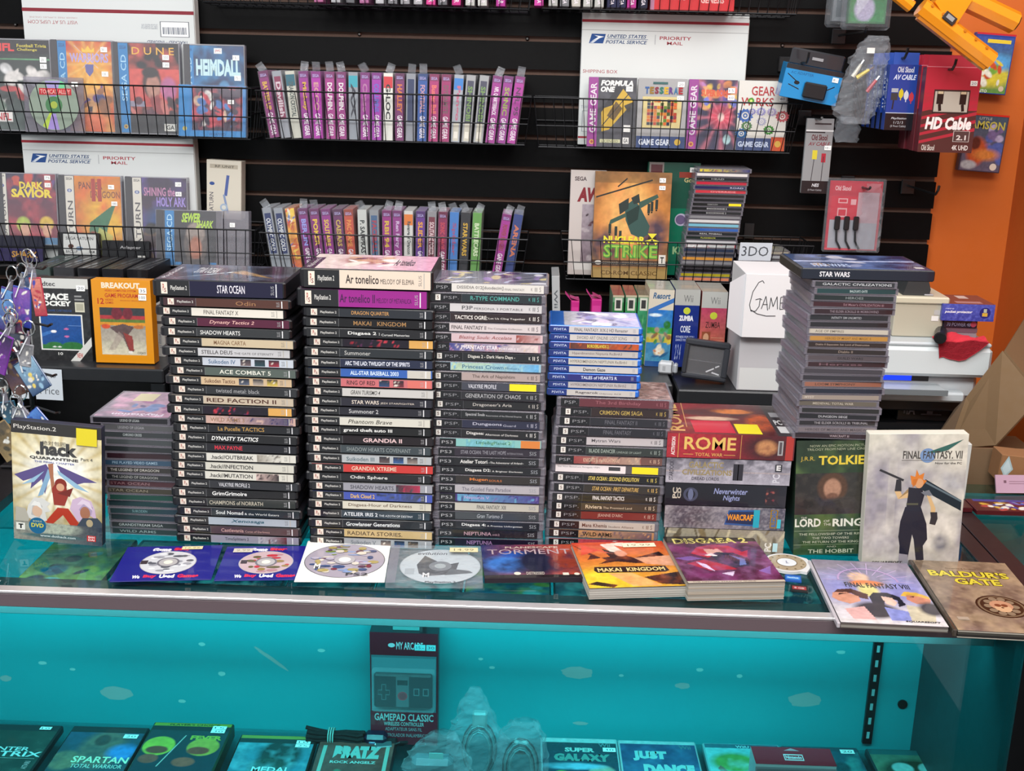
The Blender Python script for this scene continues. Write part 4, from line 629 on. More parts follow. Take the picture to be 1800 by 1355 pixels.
fbox('game_box', 'grey puzzle box with coloured tiles on a yellow square, second of four', 'game box', 1117, 138, 1203, 258, 2.612, .018, '9c9c9c', [('r', 0, 0, 1, 1, '9a9a9a'), ('r', .1, .28, .9, .74, 'c8b87c')]+sq+[T(c, .14+k*.098, .78, .225+k*.098, .88, cl, .05) for k, (c, cl) in enumerate(zip('TESSERAE', ['3c5c94', '8c6c2c', '7c2c3c', '2c6c5c', 'c8a02c', '5c3c7c', '3c6c94', '9c2c34']))]+[('r', .3, .92, .6, .95, '3c6060'), ('s', .87, .92, .015, .011, '20'), ('s', .87, .72, .015, .011, '120'), ('r', 0, 0, 1, .17, '3c4a70'), T('GAME GEAR', .05, .04, .7, .13, 'c8d0dc', .04), ('e', .85, .09, .007, 'c0a048')], **kw)
fbox('game_box', 'purple space puzzle box with orange title and pink burst, third of four', 'game box', 1205, 140, 1290, 262, 2.612, .018, '2c2048', [art([('v', '242444', '2c2048'), ('blobs', 22, ['c8a83c', '2c50a0', 'c87c3c', '4c3c8c', '5c6cc0'], .1, .6, 1, .95), ('e', .62, .47, .3, .17, 'c83c54', .5), ('ray', .62, .47, 12, 'e07888', .5), ('e', .62, .47, .08, .06, 'e0c0b8', .5), ('e', .8, .15, .1, .07, 'a8ccd0', .3), ('n', 9, '181830', .35)], .2, 0, 1, 1, 23)]+GG()+[T('SUPER BOMB', .26, .76, .86, .86, 'c84c1c', .05), ('s', .88, .85, .015, .011, '15'), ('s', .88, .75, .015, .011, '60')], **kw)
gears = []
for u, v, r, c_ in ((.16, .5, .013, '1c54a0'), (.3, .56, .006, '7c78b0'), (.48, .56, .008, '8c88b8'), (.7, .56, .008, '9c90b4'), (.92, .5, .011, 'a83840'), (.5, .42, .008, 'a0a0b4'), (.2, .35, .009, '3c6c34'), (.66, .3, .009, '3c7c34'), (.1, .24, .010, '2c5c90')):
    n = 12; pts = []
    for k in range(n*2): rr = r*(1.22 if k % 2 else .95); a = math.pi*k/n; pts.append((u+rr*math.cos(a)/.09, v+rr*math.sin(a)/.15))
    gears += [('p', pts, c_), ('e', u, v, r*.62, 'cfccc4'), ('e', u, v, r*.4, c_), ('e', u, v, r*.18, 'cfccc4')]
fbox('game_box', 'white box with red block title and many coloured cogwheels, rightmost of four', 'game box', 1292, 142, 1378, 265, 2.612, .018, 'cfccc4', [('r', 0, 0, 1, 1, 'cfccc4')]+gears+[T('GEAR', .26, .79, .74, .92, 'a8383c', .01), T('W RKS', .06, .64, .72, .76, 'a8383c', .01), ('e', .26, .71, .007, '4c8c2c'), ('e', .26, .71, .003, 'c8d878'), ('s', .9, .86, .015, .011, '15'), ('s', .9, .75, .015, .011, '60'), ('r', 0, 0, .72, .18, '3c4a70'), T('GAME GEAR', .04, .05, .68, .13, 'b8c4d8', .04), ('r', .72, 0, 1, .2, 'b84c2c'), ('e', .86, .1, .007, 'c8a048')], **kw)
# ---- lower right basket ----
fbox('game_box', 'tall white box with red brush lettering, half hidden behind the helicopter box', 'game box', 997, 300, 1060, 478, 2.64, .03, 'bdb4b0', [T('SEGA', .12, .9, .45, .94, '4c3c40', .03), T('AWS', .2, .7, 1.0, .84, '7c2028', .06, .2), ('p', [(.35, .06), (.98, .06), (.98, .68), (.35, .68)], '74686c'), ('a', [('v', '7c6c74', '9c9098'), ('blobs', 10, ['3c2c34', 'a89ca0', '5c3c44'], 0, 0, 1, 1)], .35, .14, .98, .68, .002, 4), ('r', .15, .05, .9, .12, 'c8c4c0')], tilt=3)
nk = [art([('v', 'a07848', '6c4c30'), ('e', .5, .6, .48, .36, 'c8803c', .7), ('e', .45, .62, .3, .28, 'd8a860', .7), ('e', .8, .4, .2, .2, '4c3c48', .8), ('e', .15, .3, .2, .16, '504048', .8), ('n', 6, 'd88c50', .5), ('r', 0, .9, 1, 1, '6c5434', .6)], 0, 0, 1, 1, 25),
      ('p', [(.4, .68), (.52, .75), (.6, .68), (.74, .5), (.72, .42), (.64, .38), (.5, .42), (.42, .55)], '34504a'), ('p', [(.42, .62), (.6, .7), (.58, .56), (.46, .5)], '22342f'), ('p', [(.2, .5), (.22, .55), (.42, .62), (.42, .58)], '3a5448'), ('p', [(.58, .72), (.82, .8), (.84, .77), (.6, .66)], '3a5448'),
      ('l', (.02, .76), (.75, .93), .0035, '2c2c28'), ('l', (.3, .86), (.42, .94), .003, '2c2c28'), ('p', [(.32, .7), (.45, .76), (.45, .66), (.34, .6)], '2c3430'), ('p', [(.48, .76), (.58, .8), (.6, .72), (.52, .7)], '2c3430')]
for x, y in ((.2, .46), (.28, .44), (.34, .4), (.74, .68), (.8, .7), (.7, .66)): nk += [('r', x, y-.04, x+.035, y+.05, '28322e'), ('e', x+.017, y-.05, .002, '181c1a')]
nk += [T('NUCLEAR', .14, .33, .69, .4, 'ded43c', .04), ('e', .78, .38, .010, '3c2c24'), ('p', [(.78, .38), (.72, .43), (.84, .43)], 'ded43c'), ('p', [(.78, .38), (.69, .36), (.73, .32)], 'ded43c'), ('p', [(.78, .38), (.87, .36), (.83, .32)], 'ded43c'),
       T('STRIKE', .14, .19, .86, .32, '58a044', .06), T('STRIKE', .15, .2, .85, .31, '9cc04c', .0), ('r', 0, .115, 1, .17, '4c3c34'), T('COMMAND A COVERT MILITARY FORCE', .14, .13, .86, .155, 'a89c84', .0), ('r', 0, 0, 1, .1, 'a88c58'), T('CD-ROM CLASSIC', .12, .03, .86, .07, '5c4428', .01), ('r', .88, .13, .97, .23, 'd8d4cc'), T('T', .9, .15, .95, .21, '2c2c2c', .03), ('e', .08, .145, .008, 'c8c4bc', .005), ('s', .88, .93, .014, .01, '15'), ('s', .88, .86, .014, .009, '50')]
fbox('game_box', 'large orange box with a green combat helicopter and yellow green title', 'game box', 1039, 303, 1173, 481, 2.612, .022, '8a6a44', nk, tilt=3, rz=0)
fbox('game_box', 'green box with golf and kite lettering behind the helicopter box', 'game box', 1130, 286, 1221, 475, 2.668, .03, '0c6c50', [('r', 0, .6, 1, 1, '184c3c'), ('r', .02, .88, .3, 1, '8c8480'), ('r', .05, .9, .27, .98, '5c3034'), T('Golf', .7, .83, .92, .87, 'c8b87c', .02), ('r', .6, .87, .9, .92, '8c3424'), ('e', .68, .5, .0145, 'b8b0c8'), ('e', .67, .5, .011, '6c5c80'), T('Kite', .55, .19, .88, .26, '9cc08c', .04), ('s', .86, .94, .015, .011, '20')], tilt=2)
J3 = [('', '2c2c54', 'c8b43c', 'A:c8b83c,2c2c5c,8c2c44,3c3c6c'), ('', 'd0ccc8', '8c8888', 't:.3,.9'), ('HEAD', '1c1c1e', '9c9c9c', 't:.3,.55;A:1c1c1e,c8a080,1c1c1e;r:.05,.2'), ('', 'b02438', '7c1c2c'), ('ROAD', '24244c', 'c0c0d0', 't:.7,.96'), ('OVERRIDE', 'b8303c', 'd8a0a0', 't:.3,.8'), ('', '201c1c', 'a08c38', 't:.2,.9'), ('', '1c1c1e', 'a05050'), ('DEMOLISH', '1c1c1c', '8c8c8c', 'y:1;t:.3,.5'), ('SHOCKWAVE 2', '1a1a1c', 'c4c4c4', 't:.3,.7'), ('SHOCKWAVE 2', '1a1a1c', 'b4b4b4', 't:.3,.7'), ('', '7c7c80', 'c8c8cc'), ('', 'c4c4c4', '8c8c8c', 't:.2,.8'), ('', '6ca8bc', 'c8e0e8'), ('', '2454a0', '6484c0', 't:.3,.7'), ('REAL PINBALL', '1c2024', 'b8b8b8', 't:.25,.7'), ('FLASHBACK', '14201c', 'b8b84c', 't:.3,.6'), ('', 'b8b8bc', '5c5c60'), ('', 'b03848', 'c8c0c0', 'A:c8c8c8,b02c3c,c8b8b8,a0a8a8'), ('', '2c3850', '9ca4b0'), ('', '282c38', '8c94a8'), ('', 'c88c38', '8c5c2c'), ('', '808084', '545458'), ('', '1c1c20', '8c8c90', 't:.1,.9'), ('', '1c1c20', '8c8c90'), ('', 'a89c28', '3c3c1c', 't:.2,.8'), ('', 'c87c5c', '8c4c3c')]
p = onY(1285, 485, 2.60)
stack('jewel', J3, .387, 2.602, 1.2115, 1.468, 'in disc stack inside wire basket', 'disc cases stacked in the lower right basket', 88, jx=.0022, jr=1.2, yaw=-.5, lean=.11)
J4 = [('', 'a8a088', '5c5444', 'A:a8a490,c0b070,a09c90'), ('', '9ca0a4', '6c7074'), ('', '6c7074', 'b0b4b8'), ('', '3c4044', '9c9ca0'), ('', '848890', '54585c'), ('', '2c3034', '8c9094'), ('', '7c8084', '54585c'), ('', '484c50', '9c9ca0')]
stack('jewel', J4, .521, 2.604, 1.2115, 1.285, 'in short disc pile behind the console sign', 'disc cases in the short basket pile', 89, jx=.002, jr=1.5, yaw=.5, n0=0,
      tops={0: ([('h', 'a8a89c', '9c9c94'), ('e', .5, .5, .3, .25, 'b0a048', .8), ('n', 8, 'c8c8c0', .5)], None)})
p = onY(1325, 457, 2.57); b = MB(); b.box(-.036, 0, 0, .036, .0006, .043, 'd0d8e2', 'paper'); Face(b, (-.036, 0, 0), (.072, 0, 0), (0, 0, .043), 'paper').text('3DO', .07, .25, .9, .8, '4c5058', .0)
single('paper_sign', 'small white sign with three dark characters clipped to the lower right basket', 'sign', b, (p[0], 2.562, p[2]), (rad(14), rad(-.5), 0))
# ================= hanging goods at the right of the wall =================
def peg(t, x, z, y0=2.715, y1=2.5, up=.02, col='1c1c1e', name='peg_hook'):
    m = MB(); m.tube([(x, y0, z), (x, y1, z), (x, y1-.012, z+up*.5), (x, y1-.016, z+up)], .0028, col, 'plastic', 6); m.box(x-.016, y0-.004, z-.02, x+.016, y0+.003, z+.014, col, 'plastic', .002)
    o = m.build(name); o['label'] = t; o['category'] = 'wall hook'; return o
def hang(px, py, Y): p = onY(px, py, Y); return p
p = onY(1650, 332, 2.52); peg('empty black peg hook on the slatted wall near the orange edge', p[0]-.005, p[2]-.012, y1=p[1]+.0)
p = onY(1700, 112, 2.42); peg('black peg hook carrying the red cable boxes', p[0]-.035, p[2]-.012, y1=2.40)
p = onY(1595, 92, 2.48); peg('black peg hook carrying the blue cable boxes', p[0]-.012, p[2]-.012, y1=2.455)
p = onY(1448, 100, 2.5); peg('black peg hook carrying the black and blue adapter pack', p[0]-.035, p[2]-.012, y1=2.50)
p = onY(1460, 208, 2.55); peg('black peg hook carrying the slim grey cable pack', p[0]-.02, p[2]-.003, y1=2.56, up=.004)
p = onY(1540, 330, 2.55); peg('black peg hook through the red blister packs', p[0]-.02, p[2]-.003, y1=2.54, up=.006)
p = onY(1525, 60, 2.55); peg('black peg hook above the crumpled cable bag', p[0]-.02, p[2]+.002, y1=2.50, up=.01)
RED = '9c2030'
def hdbox(i, Y, label):
    L = [('r', 0, 0, 1, 1, '4c2c2c'), ('r', 0, .5, 1, 1, 'b0283c')]
    for k in range(7): v = .1+k*.095; L += [('p', [(0, v), (1, v+.16), (1, v+.2), (0, v+.035)], 'a82c3c')]
    L += [('r', 0, .62, 1, .66, 'a82c3c'), ('r', 0, .70, 1, 1, 'b0283c'), ('r', .18, .46, .84, .74, '2c2426'), ('r', .2, .48, .82, .72, 'b0aca0'), ('r', .24, .57, .36, .72, '18181a'), ('r', .25, .69, .35, .72, 'c8b898'), ('l', (.3, .57), (.32, .49), .006, '18181a'), ('r', .66, .57, .78, .72, '18181a'), ('r', .67, .69, .77, .72, 'c8b898'), ('l', (.72, .57), (.74, .49), .006, '18181a')]
    L += [T('HD Cable', .08, .27, .93, .42, 'e8e4e2', .05, .15), T('Old Skool', .06, .02, .3, .09, 'c8c0b8', .02), ('r', .62, .13, .92, .26, 'c0b8b4'), ('r', .63, .135, .91, .255, '4c3a3a'), T('2.1', .68, .15, .86, .21, 'd0c8c4', .03), T('4K UHD', .62, .03, .92, .09, 'd8d0cc', .02), ('s', .88, .82, .014, .01, '20')]
    def up(t, w, h): m = MB(); m.box(-w/2+.002, .001, h, w/2-.002, .0025, h+.022, 'b0283c', 'card'); m.box(-w/2, .0, h-.001, w/2, .003, h+.001, 'd8909c', 'card'); m.build('hang_tab', t)
    fbox('cable_box', label, 'cable box', 1612, 118, 1708, 268, Y, .026, '5c2028', L if i == 0 else [('r', 0, .5, 1, 1, 'b0283c')]+[T('Old Skool', .06, .02, .3, .09, 'c8c0b8', .02)], parts=up, group='red high definition cable boxes on one peg') if i == 0 else \
    fbox('cable_box', label, 'cable box', 0, 0, 0, 0, 0, .026, '5c2028', [('r', 0, .5, 1, 1, 'b0283c'), T('Old Skool', .06, .02, .3, .09, 'c8c0b8', .02)], loc=(HD0[0]+(.002*(-1)**i), Y, HD0[2]), wh=HDW, parts=up, group='red high definition cable boxes on one peg')
HD0 = onY(1660, 268, 2.42); HDW = (.109, .172)
for i in range(5): hdbox(i, 2.42+.03*i, ['front red cable box with white HD lettering and a window', 'red cable box directly behind the windowed front one', 'third red cable box from the front on its peg', 'fourth red cable box from the front on its peg', 'rearmost red cable box on its peg near the wall'][i])
BL0 = onY(1580, 229, 2.47)
for i in range(5):
    L = [('r', 0, 0, 1, 1, '1c3c8c'), ('r', 0, 0, 1, .26, '14161c'), ('r', 0, .26, 1, .27, 'c8ccd4'), T('Old Skool', .25, .88, .78, .97, 'c8ccd8', .03), T('AV CABLE', .14, .77, .88, .85, 'c8d0e4', .03, .3), ('r', .12, .58, .34, .64, 'a0a4ac'), ('r', .12, .46, .34, .57, '34383e'), ('l', (.22, .46), (.2, .32), .003, '24262c'), T('PlayStation', .2, .16, .7, .2, 'c8c8cc', .01, .3), T('1 / 2 / 3', .3, .1, .6, .14, 'c8c8cc', .01), T('(3 Foot Cable)', .2, .04, .7, .08, 'b8b8bc')]
    for k, c_ in enumerate(('c8b42c', 'c8c8cc', 'b83844')): L += [('e', .44+k*.17, .56-k*.025, .005, c_, .009), ('l', (.44+k*.17, .64-k*.025), (.44+k*.17, .46-k*.025), .002, c_)]
    def up(t, w, h): m = MB(); m.box(-w/2+.006, .001, h, w/2-.006, .0025, h+.024, '2c50a8', 'card'); m.build('hang_tab', t)
    fbox('cable_box', ['front blue cable box with three coloured plugs pictured', 'blue cable box directly behind the front blue one', 'third blue cable box from the front', 'fourth blue cable box from the front', 'rearmost blue cable box on its peg'][i], 'cable box', 0, 0, 0, 0, 0, .024, '1c3c8c', L if i == 0 else [('r', 0, 0, 1, .26, '14161c'), T('AV CABLE', .03, .3, .2, .9, 'c8d0e4', .03, 0, 90)], loc=(BL0[0]-.001*i, 2.47+.034*i, BL0[2]), wh=(.064, .133), parts=up, group='blue cable boxes on one peg', sidepr=('L', [T('AV CABLE', .3, .3, .7, .8, 'b8c4e0', .02, .3, 90)]))
def acp(t, w, h):
    m = MB(); m.box(-w/2+.004, .004, h-.001, w/2-.004, .012, h+.033, '2c2c30', 'gloss', .003); m.box(-.012, .002, h+.014, .012, .0035, h+.02, '8c8c90', 'paper'); m.build('hang_tab', t, label='black hinged top flap')
    m = MB(); m.box(-w*.13, -.014, h*.1, w*.26, -.0005, h*.56, '1c1c1f', 'plastic', .003); m.build('power_brick', t)
fbox('adapter_pack', 'black and bright blue power adapter pack tilted on its peg', 'adapter box', 1368, 118, 1470, 178, 2.545, .05, '2484c0', [('r', 0, .85, 1, 1, '242428'), T('AC ADAPTER', .1, .72, .5, .8, '1c5c90', .01), ('l', (.05, .7), (.25, .5), .002, '18181c'), ('e', .24, .48, .006, '18181c', .004), ('l', (.1, .4), (.3, .3), .002, '18181c'), ('l', (.68, .3), (.9, .55), .002, '18181c'), ('s', .88, .75, .013, .01, '8.-')], ry=9, tilt=-4, parts=acp, bm='gloss')
def crumpled(name, label, cx, top_px, bot_px, Y, prof, seed, parts=None, flat=.3, mt='film'):
    p1 = onY(cx, bot_px, Y); p0 = onY(cx, top_px, Y); H = p0[2]-p1[2]; t = thing(name, label, 'plastic bag', tuple(p1))
    n = len(prof); m = MB(); m.crumple([(prof[i][1], 0, H*prof[i][0]) for i in range(n)], [prof[i][2] for i in range(n)], .16, seed, 'ffffff', mt, 16, flat); m.build('clear_film', t)
    m = MB(); m.crumple([(prof[i][1], 0, H*prof[i][0]) for i in range(n)], [prof[i][2]*.86 for i in range(n)], .22, seed+7, 'ffffff', mt, 11, flat*.8); m.build('film_fold', t)
    if parts: parts(t, H)
    return t
def avc(t, H):
    for (x, z, c_, a) in ((-.018, H*.62, 'c8c4b4', 30), (-.004, H*.58, 'd0b830', 55), (.016, H*.45, 'b02c3c', 35)):
        m = MB(); Tm = Matrix.Translation((x, -.004, z)) @ Matrix.Rotation(rad(a), 4, 'Y'); m.tube([Tm @ Vector((0, 0, -.018)), Tm @ Vector((0, 0, .012))], .0048, c_, 'plastic', 8, r1=.0035); m.tube([Tm @ Vector((0, 0, .012)), Tm @ Vector((0, 0, .022))], .0022, 'd8d8d8', 'chrome', 6); m.build('plug', t)
    rg = random.Random(3); m = MB()
    for k in range(3): m.tube([(.012*math.cos(a*.5+k)*(1+.1*k)-.008, .004*k-.004, H*.32+.045*math.sin(a*.5+k*.3)) for a in range(13)], .0022, '2c2c30', 'plastic', 5, True)
    m.build('cable', t); m = MB(); m.box(-.008, -.0245, H*.80, .008, -.0238, H*.80+.011, 'dcdcd8', 'paper'); m.build('price_sticker', t)
crumpled('cable_bag', 'crumpled clear bag of cables with yellow, white and red plugs on wall', 1512, 62, 218, 2.50, [(0, -.012, .03), (.15, -.016, .045), (.35, -.006, .045), (.55, 0, .042), (.75, .006, .04), (.92, .014, .03), (1, .02, .02)], 5, avc)
crumpled('cable_bag', 'small clear bag tail hanging below the crumpled cable bag', 1486, 205, 250, 2.60, [(0, 0, .026), (.5, .002, .028), (1, .0, .022)], 8)
def cla(t, w, h):
    m = MB(); m.box(-w/2-.01, -.006, -.012, w/2+.01, .03, h, 'ffffff', 'film', .006); m.build('clear_shell', t)
    m = MB(); m.box(.0, -.004, h*.55, w*.42, .0, h, '9c9ca0', 'plastic', .002); m.build('device', t)
fbox('clamshell_pack', 'clear clamshell pack with green and grey insert at the top edge', 'blister pack', 1490, -40, 1556, 42, 2.53, .02, '3c6c4c', [art([('v', '3c7c50', '2c5c3c'), ('e', .4, .3, .3, .3, '9c98b0', .3), ('p', [(.1, .9), (.5, .5), (.2, .1)], 'a8a8b8')], .05, .05, .95, .95, 4)], parts=cla, group='clamshell packs at the top')
fbox('clamshell_pack', 'clear clamshell pack behind the green one, grey edge showing at left', 'blister pack', 1462, -40, 1520, 38, 2.59, .02, '6c7074', [('r', .1, .1, .9, .9, '54585c')], parts=cla, group='clamshell packs at the top')
fbox('cable_pack', 'slim grey hanging cable pack with a yellow and a red plug', 'cable pack', 1407, 208, 1455, 340, 2.60, .01, '8c8e90', [('r', 0, 0, 1, .17, '1c1c20'), ('r', 0, .83, 1, .85, 'd8d8d8'), ('r', 0, .81, .7, .825, '24242a'), T('Old Skool', .22, .71, .8, .79, '5c2830', .03), T('AV CABLE', .12, .64, .92, .69, '7c3440', .02, .3), ('r', .3, .46, .48, .58, 'd0c03c'), ('l', (.38, .46), (.33, .17), .0015, '34343a'), ('r', .64, .42, .8, .54, 'a82c3c'), ('l', (.72, .5), (.7, .17), .0015, '34343a'), ('s', .84, .615, .015, .01, '10.-'), T('NES', .38, .09, .65, .135, 'c8c8cc', .03, .2), T('(3 Foot Cable)', .25, .03, .75, .06, 'b0b0b4'), ('r', .3, .92, .9, .94, '2c2c30')], tilt=0)
def rb(t, w, h):
    m = MB(); m.box(-w/2-.006, -.004, -.004, w/2+.006, .006, h+.006, 'ffffff', 'film', .003); m.build('clear_shell', t)
    m = MB()
    for k in range(3): x = -w*.32+k*.021; m.box(x-.006, -.012, h*.3, x+.006, -.005, h*.5, '1c1c1f', 'plastic', .002); m.tube([(x, -.008, h*.3), (x+.002, -.008, h*.14), (x+.012, -.008, h*.03)], .0025, '1c1c1f', 'plastic', 5)
    m.build('plug', t)
    m = MB(); m.crumple([(w*.28, -.018, z*h) for z in (0, .2, .4, .6, .8, .98)], [.022, .026, .022, .022, .021, .017], .2, 9, 'e8e8ec', 'film', 12, .3); m.build('film_fold', t)
fbox('blister_pack', 'red and clear blister pack with three black cable plugs on wall', 'blister pack', 1448, 318, 1541, 440, 2.585, .004, 'b0283c', [('r', .07, .85, .95, .97, 'b8283c'), T('Old Skool', .1, .86, .4, .93, 'd8b0b4', .03), ('r', .05, .45, .55, .78, 'c02038'), ('r', .05, .02, .95, .44, '9c9ca4'), ('r', .18, .68, .36, .75, 'd8a0a4'), ('r', .2, .695, .34, .735, 'c02038'), ('r', .18, .48, .36, .61, 'd8a0a4'), ('r', .2, .5, .34, .59, 'c02038'), ('r', .55, .4, .95, .84, 'b8949c'), ('r', .42, .66, .52, .74, 'd8a0a4'), ('r', 0, 0, .5, .03, 'c83c4c')], parts=rb)
# orange dart blaster
t = thing('toy_blaster', 'bright orange plastic toy blaster hanging over the orange wall, top right', 'toy', tuple(onY(1660, 30, 2.30)))
def L3(px, py, dy=0): q = onY(px, py, 2.30+dy)-onY(1660, 30, 2.30); return (q[0], q[1]+0, q[2])
OG = 'e08c18'
m = MB(); m.tube([L3(1618, 12), L3(1690, 68), L3(1742, 108)], .019, OG, 'gloss', 8); m.tube([L3(1616, 26), L3(1688, 82), L3(1732, 116)], .011, 'c87810', 'gloss', 6); m.build('lower_barrel', t)
m = MB(); m.tube([L3(1650, -40, .01), L3(1700, 0, .01), L3(1784, 40, .01)], .021, OG, 'gloss', 8); m.tube([L3(1784, 40, .01), L3(1787, 41.5, .01)], .016, '5c3808', 'plastic', 8); m.build('upper_barrel', t)
m = MB(); c0, c1, c2, c3 = L3(1640, 4), L3(1662, -25), L3(1706, 0), L3(1672, 52); m.prism([(q[0], q[2]) for q in (c0, c3, c2, c1)], 1, -.012, .022, OG, 'gloss'); m.build('receiver', t)
m = MB(); q = L3(1663, 33); Tm = Matrix.Translation((q[0], -.022, q[2])) @ Matrix.Rotation(rad(35), 4, 'Y'); m.box(-.013, 0, -.008, .013, .004, .008, '2c2c2c', 'plastic', .001, Tm); m.box(-.008, -.001, -.003, .008, 0, .005, '8c8c8c', 'paper', 0, Tm); m.build('ejection_port', t)
m = MB(); m.tube([L3(1565, -18), L3(1602, 12)], .012, OG, 'gloss', 8); m.tube([L3(1560, -30), L3(1606, -2)], .008, 'c8b8a0', 'plastic', 6); m.build('handle', t)
m = MB()
for k in range(6): q = L3(1620+k*19, 22+k*14.6); m.tube([(q[0]+.014, -.01, q[2]+.012), (q[0]+.014, -.018, q[2]+.012)], .003, 'b86c0c', 'plastic', 6)
m.build('screw', t, label='small screw bosses along the lower barrel')
fbox('game_booklet', 'flat boxed manual with blue sky and yellow meadow picture on orange wall', 'game box', 1699, 58, 1768, 165, 2.70, .02, '24408c', [art([('v', '5c8c3c', '2c4c9c'), ('e', .5, .3, .6, .2, 'c0b43c', .5), ('e', .6, .55, .5, .15, '4c94c8', .6), ('blobs', 18, ['c8b83c', 'b84c2c', 'd8d8c8', '6c9c3c', '8c5c34'], 0, .1, .8, .55)], .03, .02, .97, .94, 6), ('r', 0, .97, 1, 1, 'b82838'), T('TAITO', .2, .02, .5, .07, 'dcdcd8', .02), ('r', .3, .84, .9, .9, 'd8c03c'), ('e', .85, .1, .006, 'c8b89c')], ry=3, group='boxed games pinned to the orange wall')
fbox('game_booklet', 'flat boxed game with flame coloured warrior shape on orange wall', 'game box', 1683, 200, 1757, 302, 2.70, .02, '3c3444', [art([('v', '5c5468', '3c5060'), ('blobs', 16, ['4c5c9c', 'a89cb8', '6c5c84'], .4, .2, 1, .8), ('e', .35, .35, .25, .25, 'b04c28', .4), ('e', .3, .5, .12, .12, '54241c', .4), ('e', .2, .1, .2, .08, 'a8a8ac', .4), ('e', .6, .3, .3, .1, 'c87838', .8)], .03, .02, .97, .96, 7), ('r', 0, .97, 1, 1, 'c8281c'), T('LITTLE', .3, .9, .6, .94, 'a8a8a0', .01), T('SAMSON', -.0, .74, .93, .88, 'b8ac4c', .02), ('e', .82, .1, .008, 'd8c8b8')], ry=3, group='boxed games pinned to the orange wall')
# ================= goods on the black shelf units =================
ZS = 1.0605
def sit(px, py): return onZ(px, py, ZS)
p = sit(112, 634)
fbox('cartridge_box', 'black retro cartridge box with white title and blue game screen picture', 'game box', 60, 490, 164, 634, 2.29, .03, '242426', [art([('v', '242426', '242426'), ('n', 30, '343436', .5)], 0, 0, 1, .88, 3), ('r', 0, .88, 1, 1, 'c8c8c4'), T('* vidtec', .06, .905, .45, .965, '3c3c40', .02), T('SPACE', .2, .74, .66, .82, 'e8e8e4', .05), T('JOCKEY', .16, .65, .7, .73, 'e8e8e4', .05), T('VIDEO GAME CARTRIDGE', .14, .6, .7, .625, '2c4c84', .01), ('r', .14, .13, .87, .57, 'dcdcd8'), ('a', [('v', '2c6c34', '2c6c34'), ('r', 0, .12, 1, 1, '14488c'), ('e', .3, .12, .2, .09, '2c6c34', .2), ('e', .75, .12, .25, .1, '2c6c34', .2), ('p', [(0, .45), (0, .35), (.3, .5), (.2, .54)], '3c78c0', .7), ('e', .3, .52, .07, .04, 'e8e8e8', .2), ('e', .62, .6, .06, .03, 'c868a0', .2), ('e', .62, .38, .06, .03, 'c868a0', .2), ('e', .3, .06, .05, .02, 'e8e8e8', .2), ('e', .42, .06, .05, .02, 'e8e8e8', .2)], .165, .145, .845, .555, .0014, 2), ('r', .62, .43, .84, .435, '6c90c8'), ('p', [(.62, 0), (.78, 0), (1, .19), (1, .3)], 'd0d0cc'), T('NEW', .74, .04, .84, .1, 'b83c34', .02, 0, 0), ('r', .76, .6, .92, .72, 'c8c4b0'), ('r', .78, .62, .9, .7, 'a8a490'), ('r', .76, .74, .92, .76, '8c8c8c'), ('r', .76, .78, .88, .8, '8c8c8c'), T('10', .42, .07, .5, .105, 'd8d8d4', .02), ('s', .88, .89, .018, .012, '20')], tilt=1, rz=0)
bk = [('r', 0, 0, 1, 1, 'd88c10'), T('BREAKOUT', .17, .9, .82, .97, 'e8dcc4', .04), T('VIDEO COMPUTER SYSTEM', .22, .86, .75, .885, 'b83c18', .02), T('GAME PROGRAM', .22, .79, .78, .84, 'b02c18', .02), T('12', .09, .71, .2, .78, 'b02c18', .02), T('VIDEO', .22, .75, .36, .775, 'b02c18', .01), T('GAMES', .22, .715, .36, .74, 'b02c18', .01), T('BREAKOUT BREAKAWAY', .48, .75, .88, .765, 'b0501c'),
      ('a', [('v', 'd0c8b0', '2c3c44'), ('r', 0, .84, 1, 1, '34383c'), ('r', 0, .76, 1, .84, 'a83438'), ('r', 0, .69, 1, .76, '5c7430'), ('r', 0, .62, 1, .69, 'd08c2c'), ('v' if 0 else 'r', 0, .3, 1, .55, 'a89890', .4), ('e', .38, .88, .12, .14, '6c2430', .2), ('e', .62, .88, .11, .13, '6c2430', .2), ('p', [(.2, .58), (.5, .66), (.75, .6), (.6, .42), (.72, .08), (.62, .06), (.5, .35), (.3, .5)], '5c4848'), ('p', [(.5, .48), (.7, .4), (.72, .1), (.62, .08)], '8c3c38'), ('e', .12, .6, .1, .05, 'c84c2c', .3), ('e', .85, .6, .12, .04, 'b86c34', .3), ('p', [(.15, .1), (.4, .5), (.5, .4), (.3, .1)], '9c8c84', .6), ('e', .64, .06, .05, .03, 'e0dcd4', .2)], .115, .1, .88, .67, .0013, 3), T('CX2622', .72, .115, .86, .14, '3c3430', .01), ('s', .87, .88, .016, .012, '35'), ('s', .86, .80, .016, .012, '100')]
fbox('cartridge_box', 'bright orange retro cartridge box with paddle ball picture and red lettering', 'game box', 169, 493, 272, 638, 2.275, .03, 'd88c10', bk, tilt=1, sidepr=('R', [('r', 0, 0, 1, 1, 'c87c10')]))
fbox('game_case', 'grey upright case spine just left of the black retro cartridge box', 'game case', 49, 512, 60, 628, 2.33, .12, '9c9c9c', [T('GAMECUBE', .2, .1, .8, .6, '5c5c60', 0, 0, -90)])
fbox('game_case', 'pale upright case spine just right of the orange retro cartridge box', 'game case', 277, 535, 291, 632, 2.35, .12, 'b0b0ac', [T('Fantasy IV', .25, .2, .75, .5, '5c6c84', 0, 0, -90), ('r', .2, .65, .8, .7, '4c4c50')])
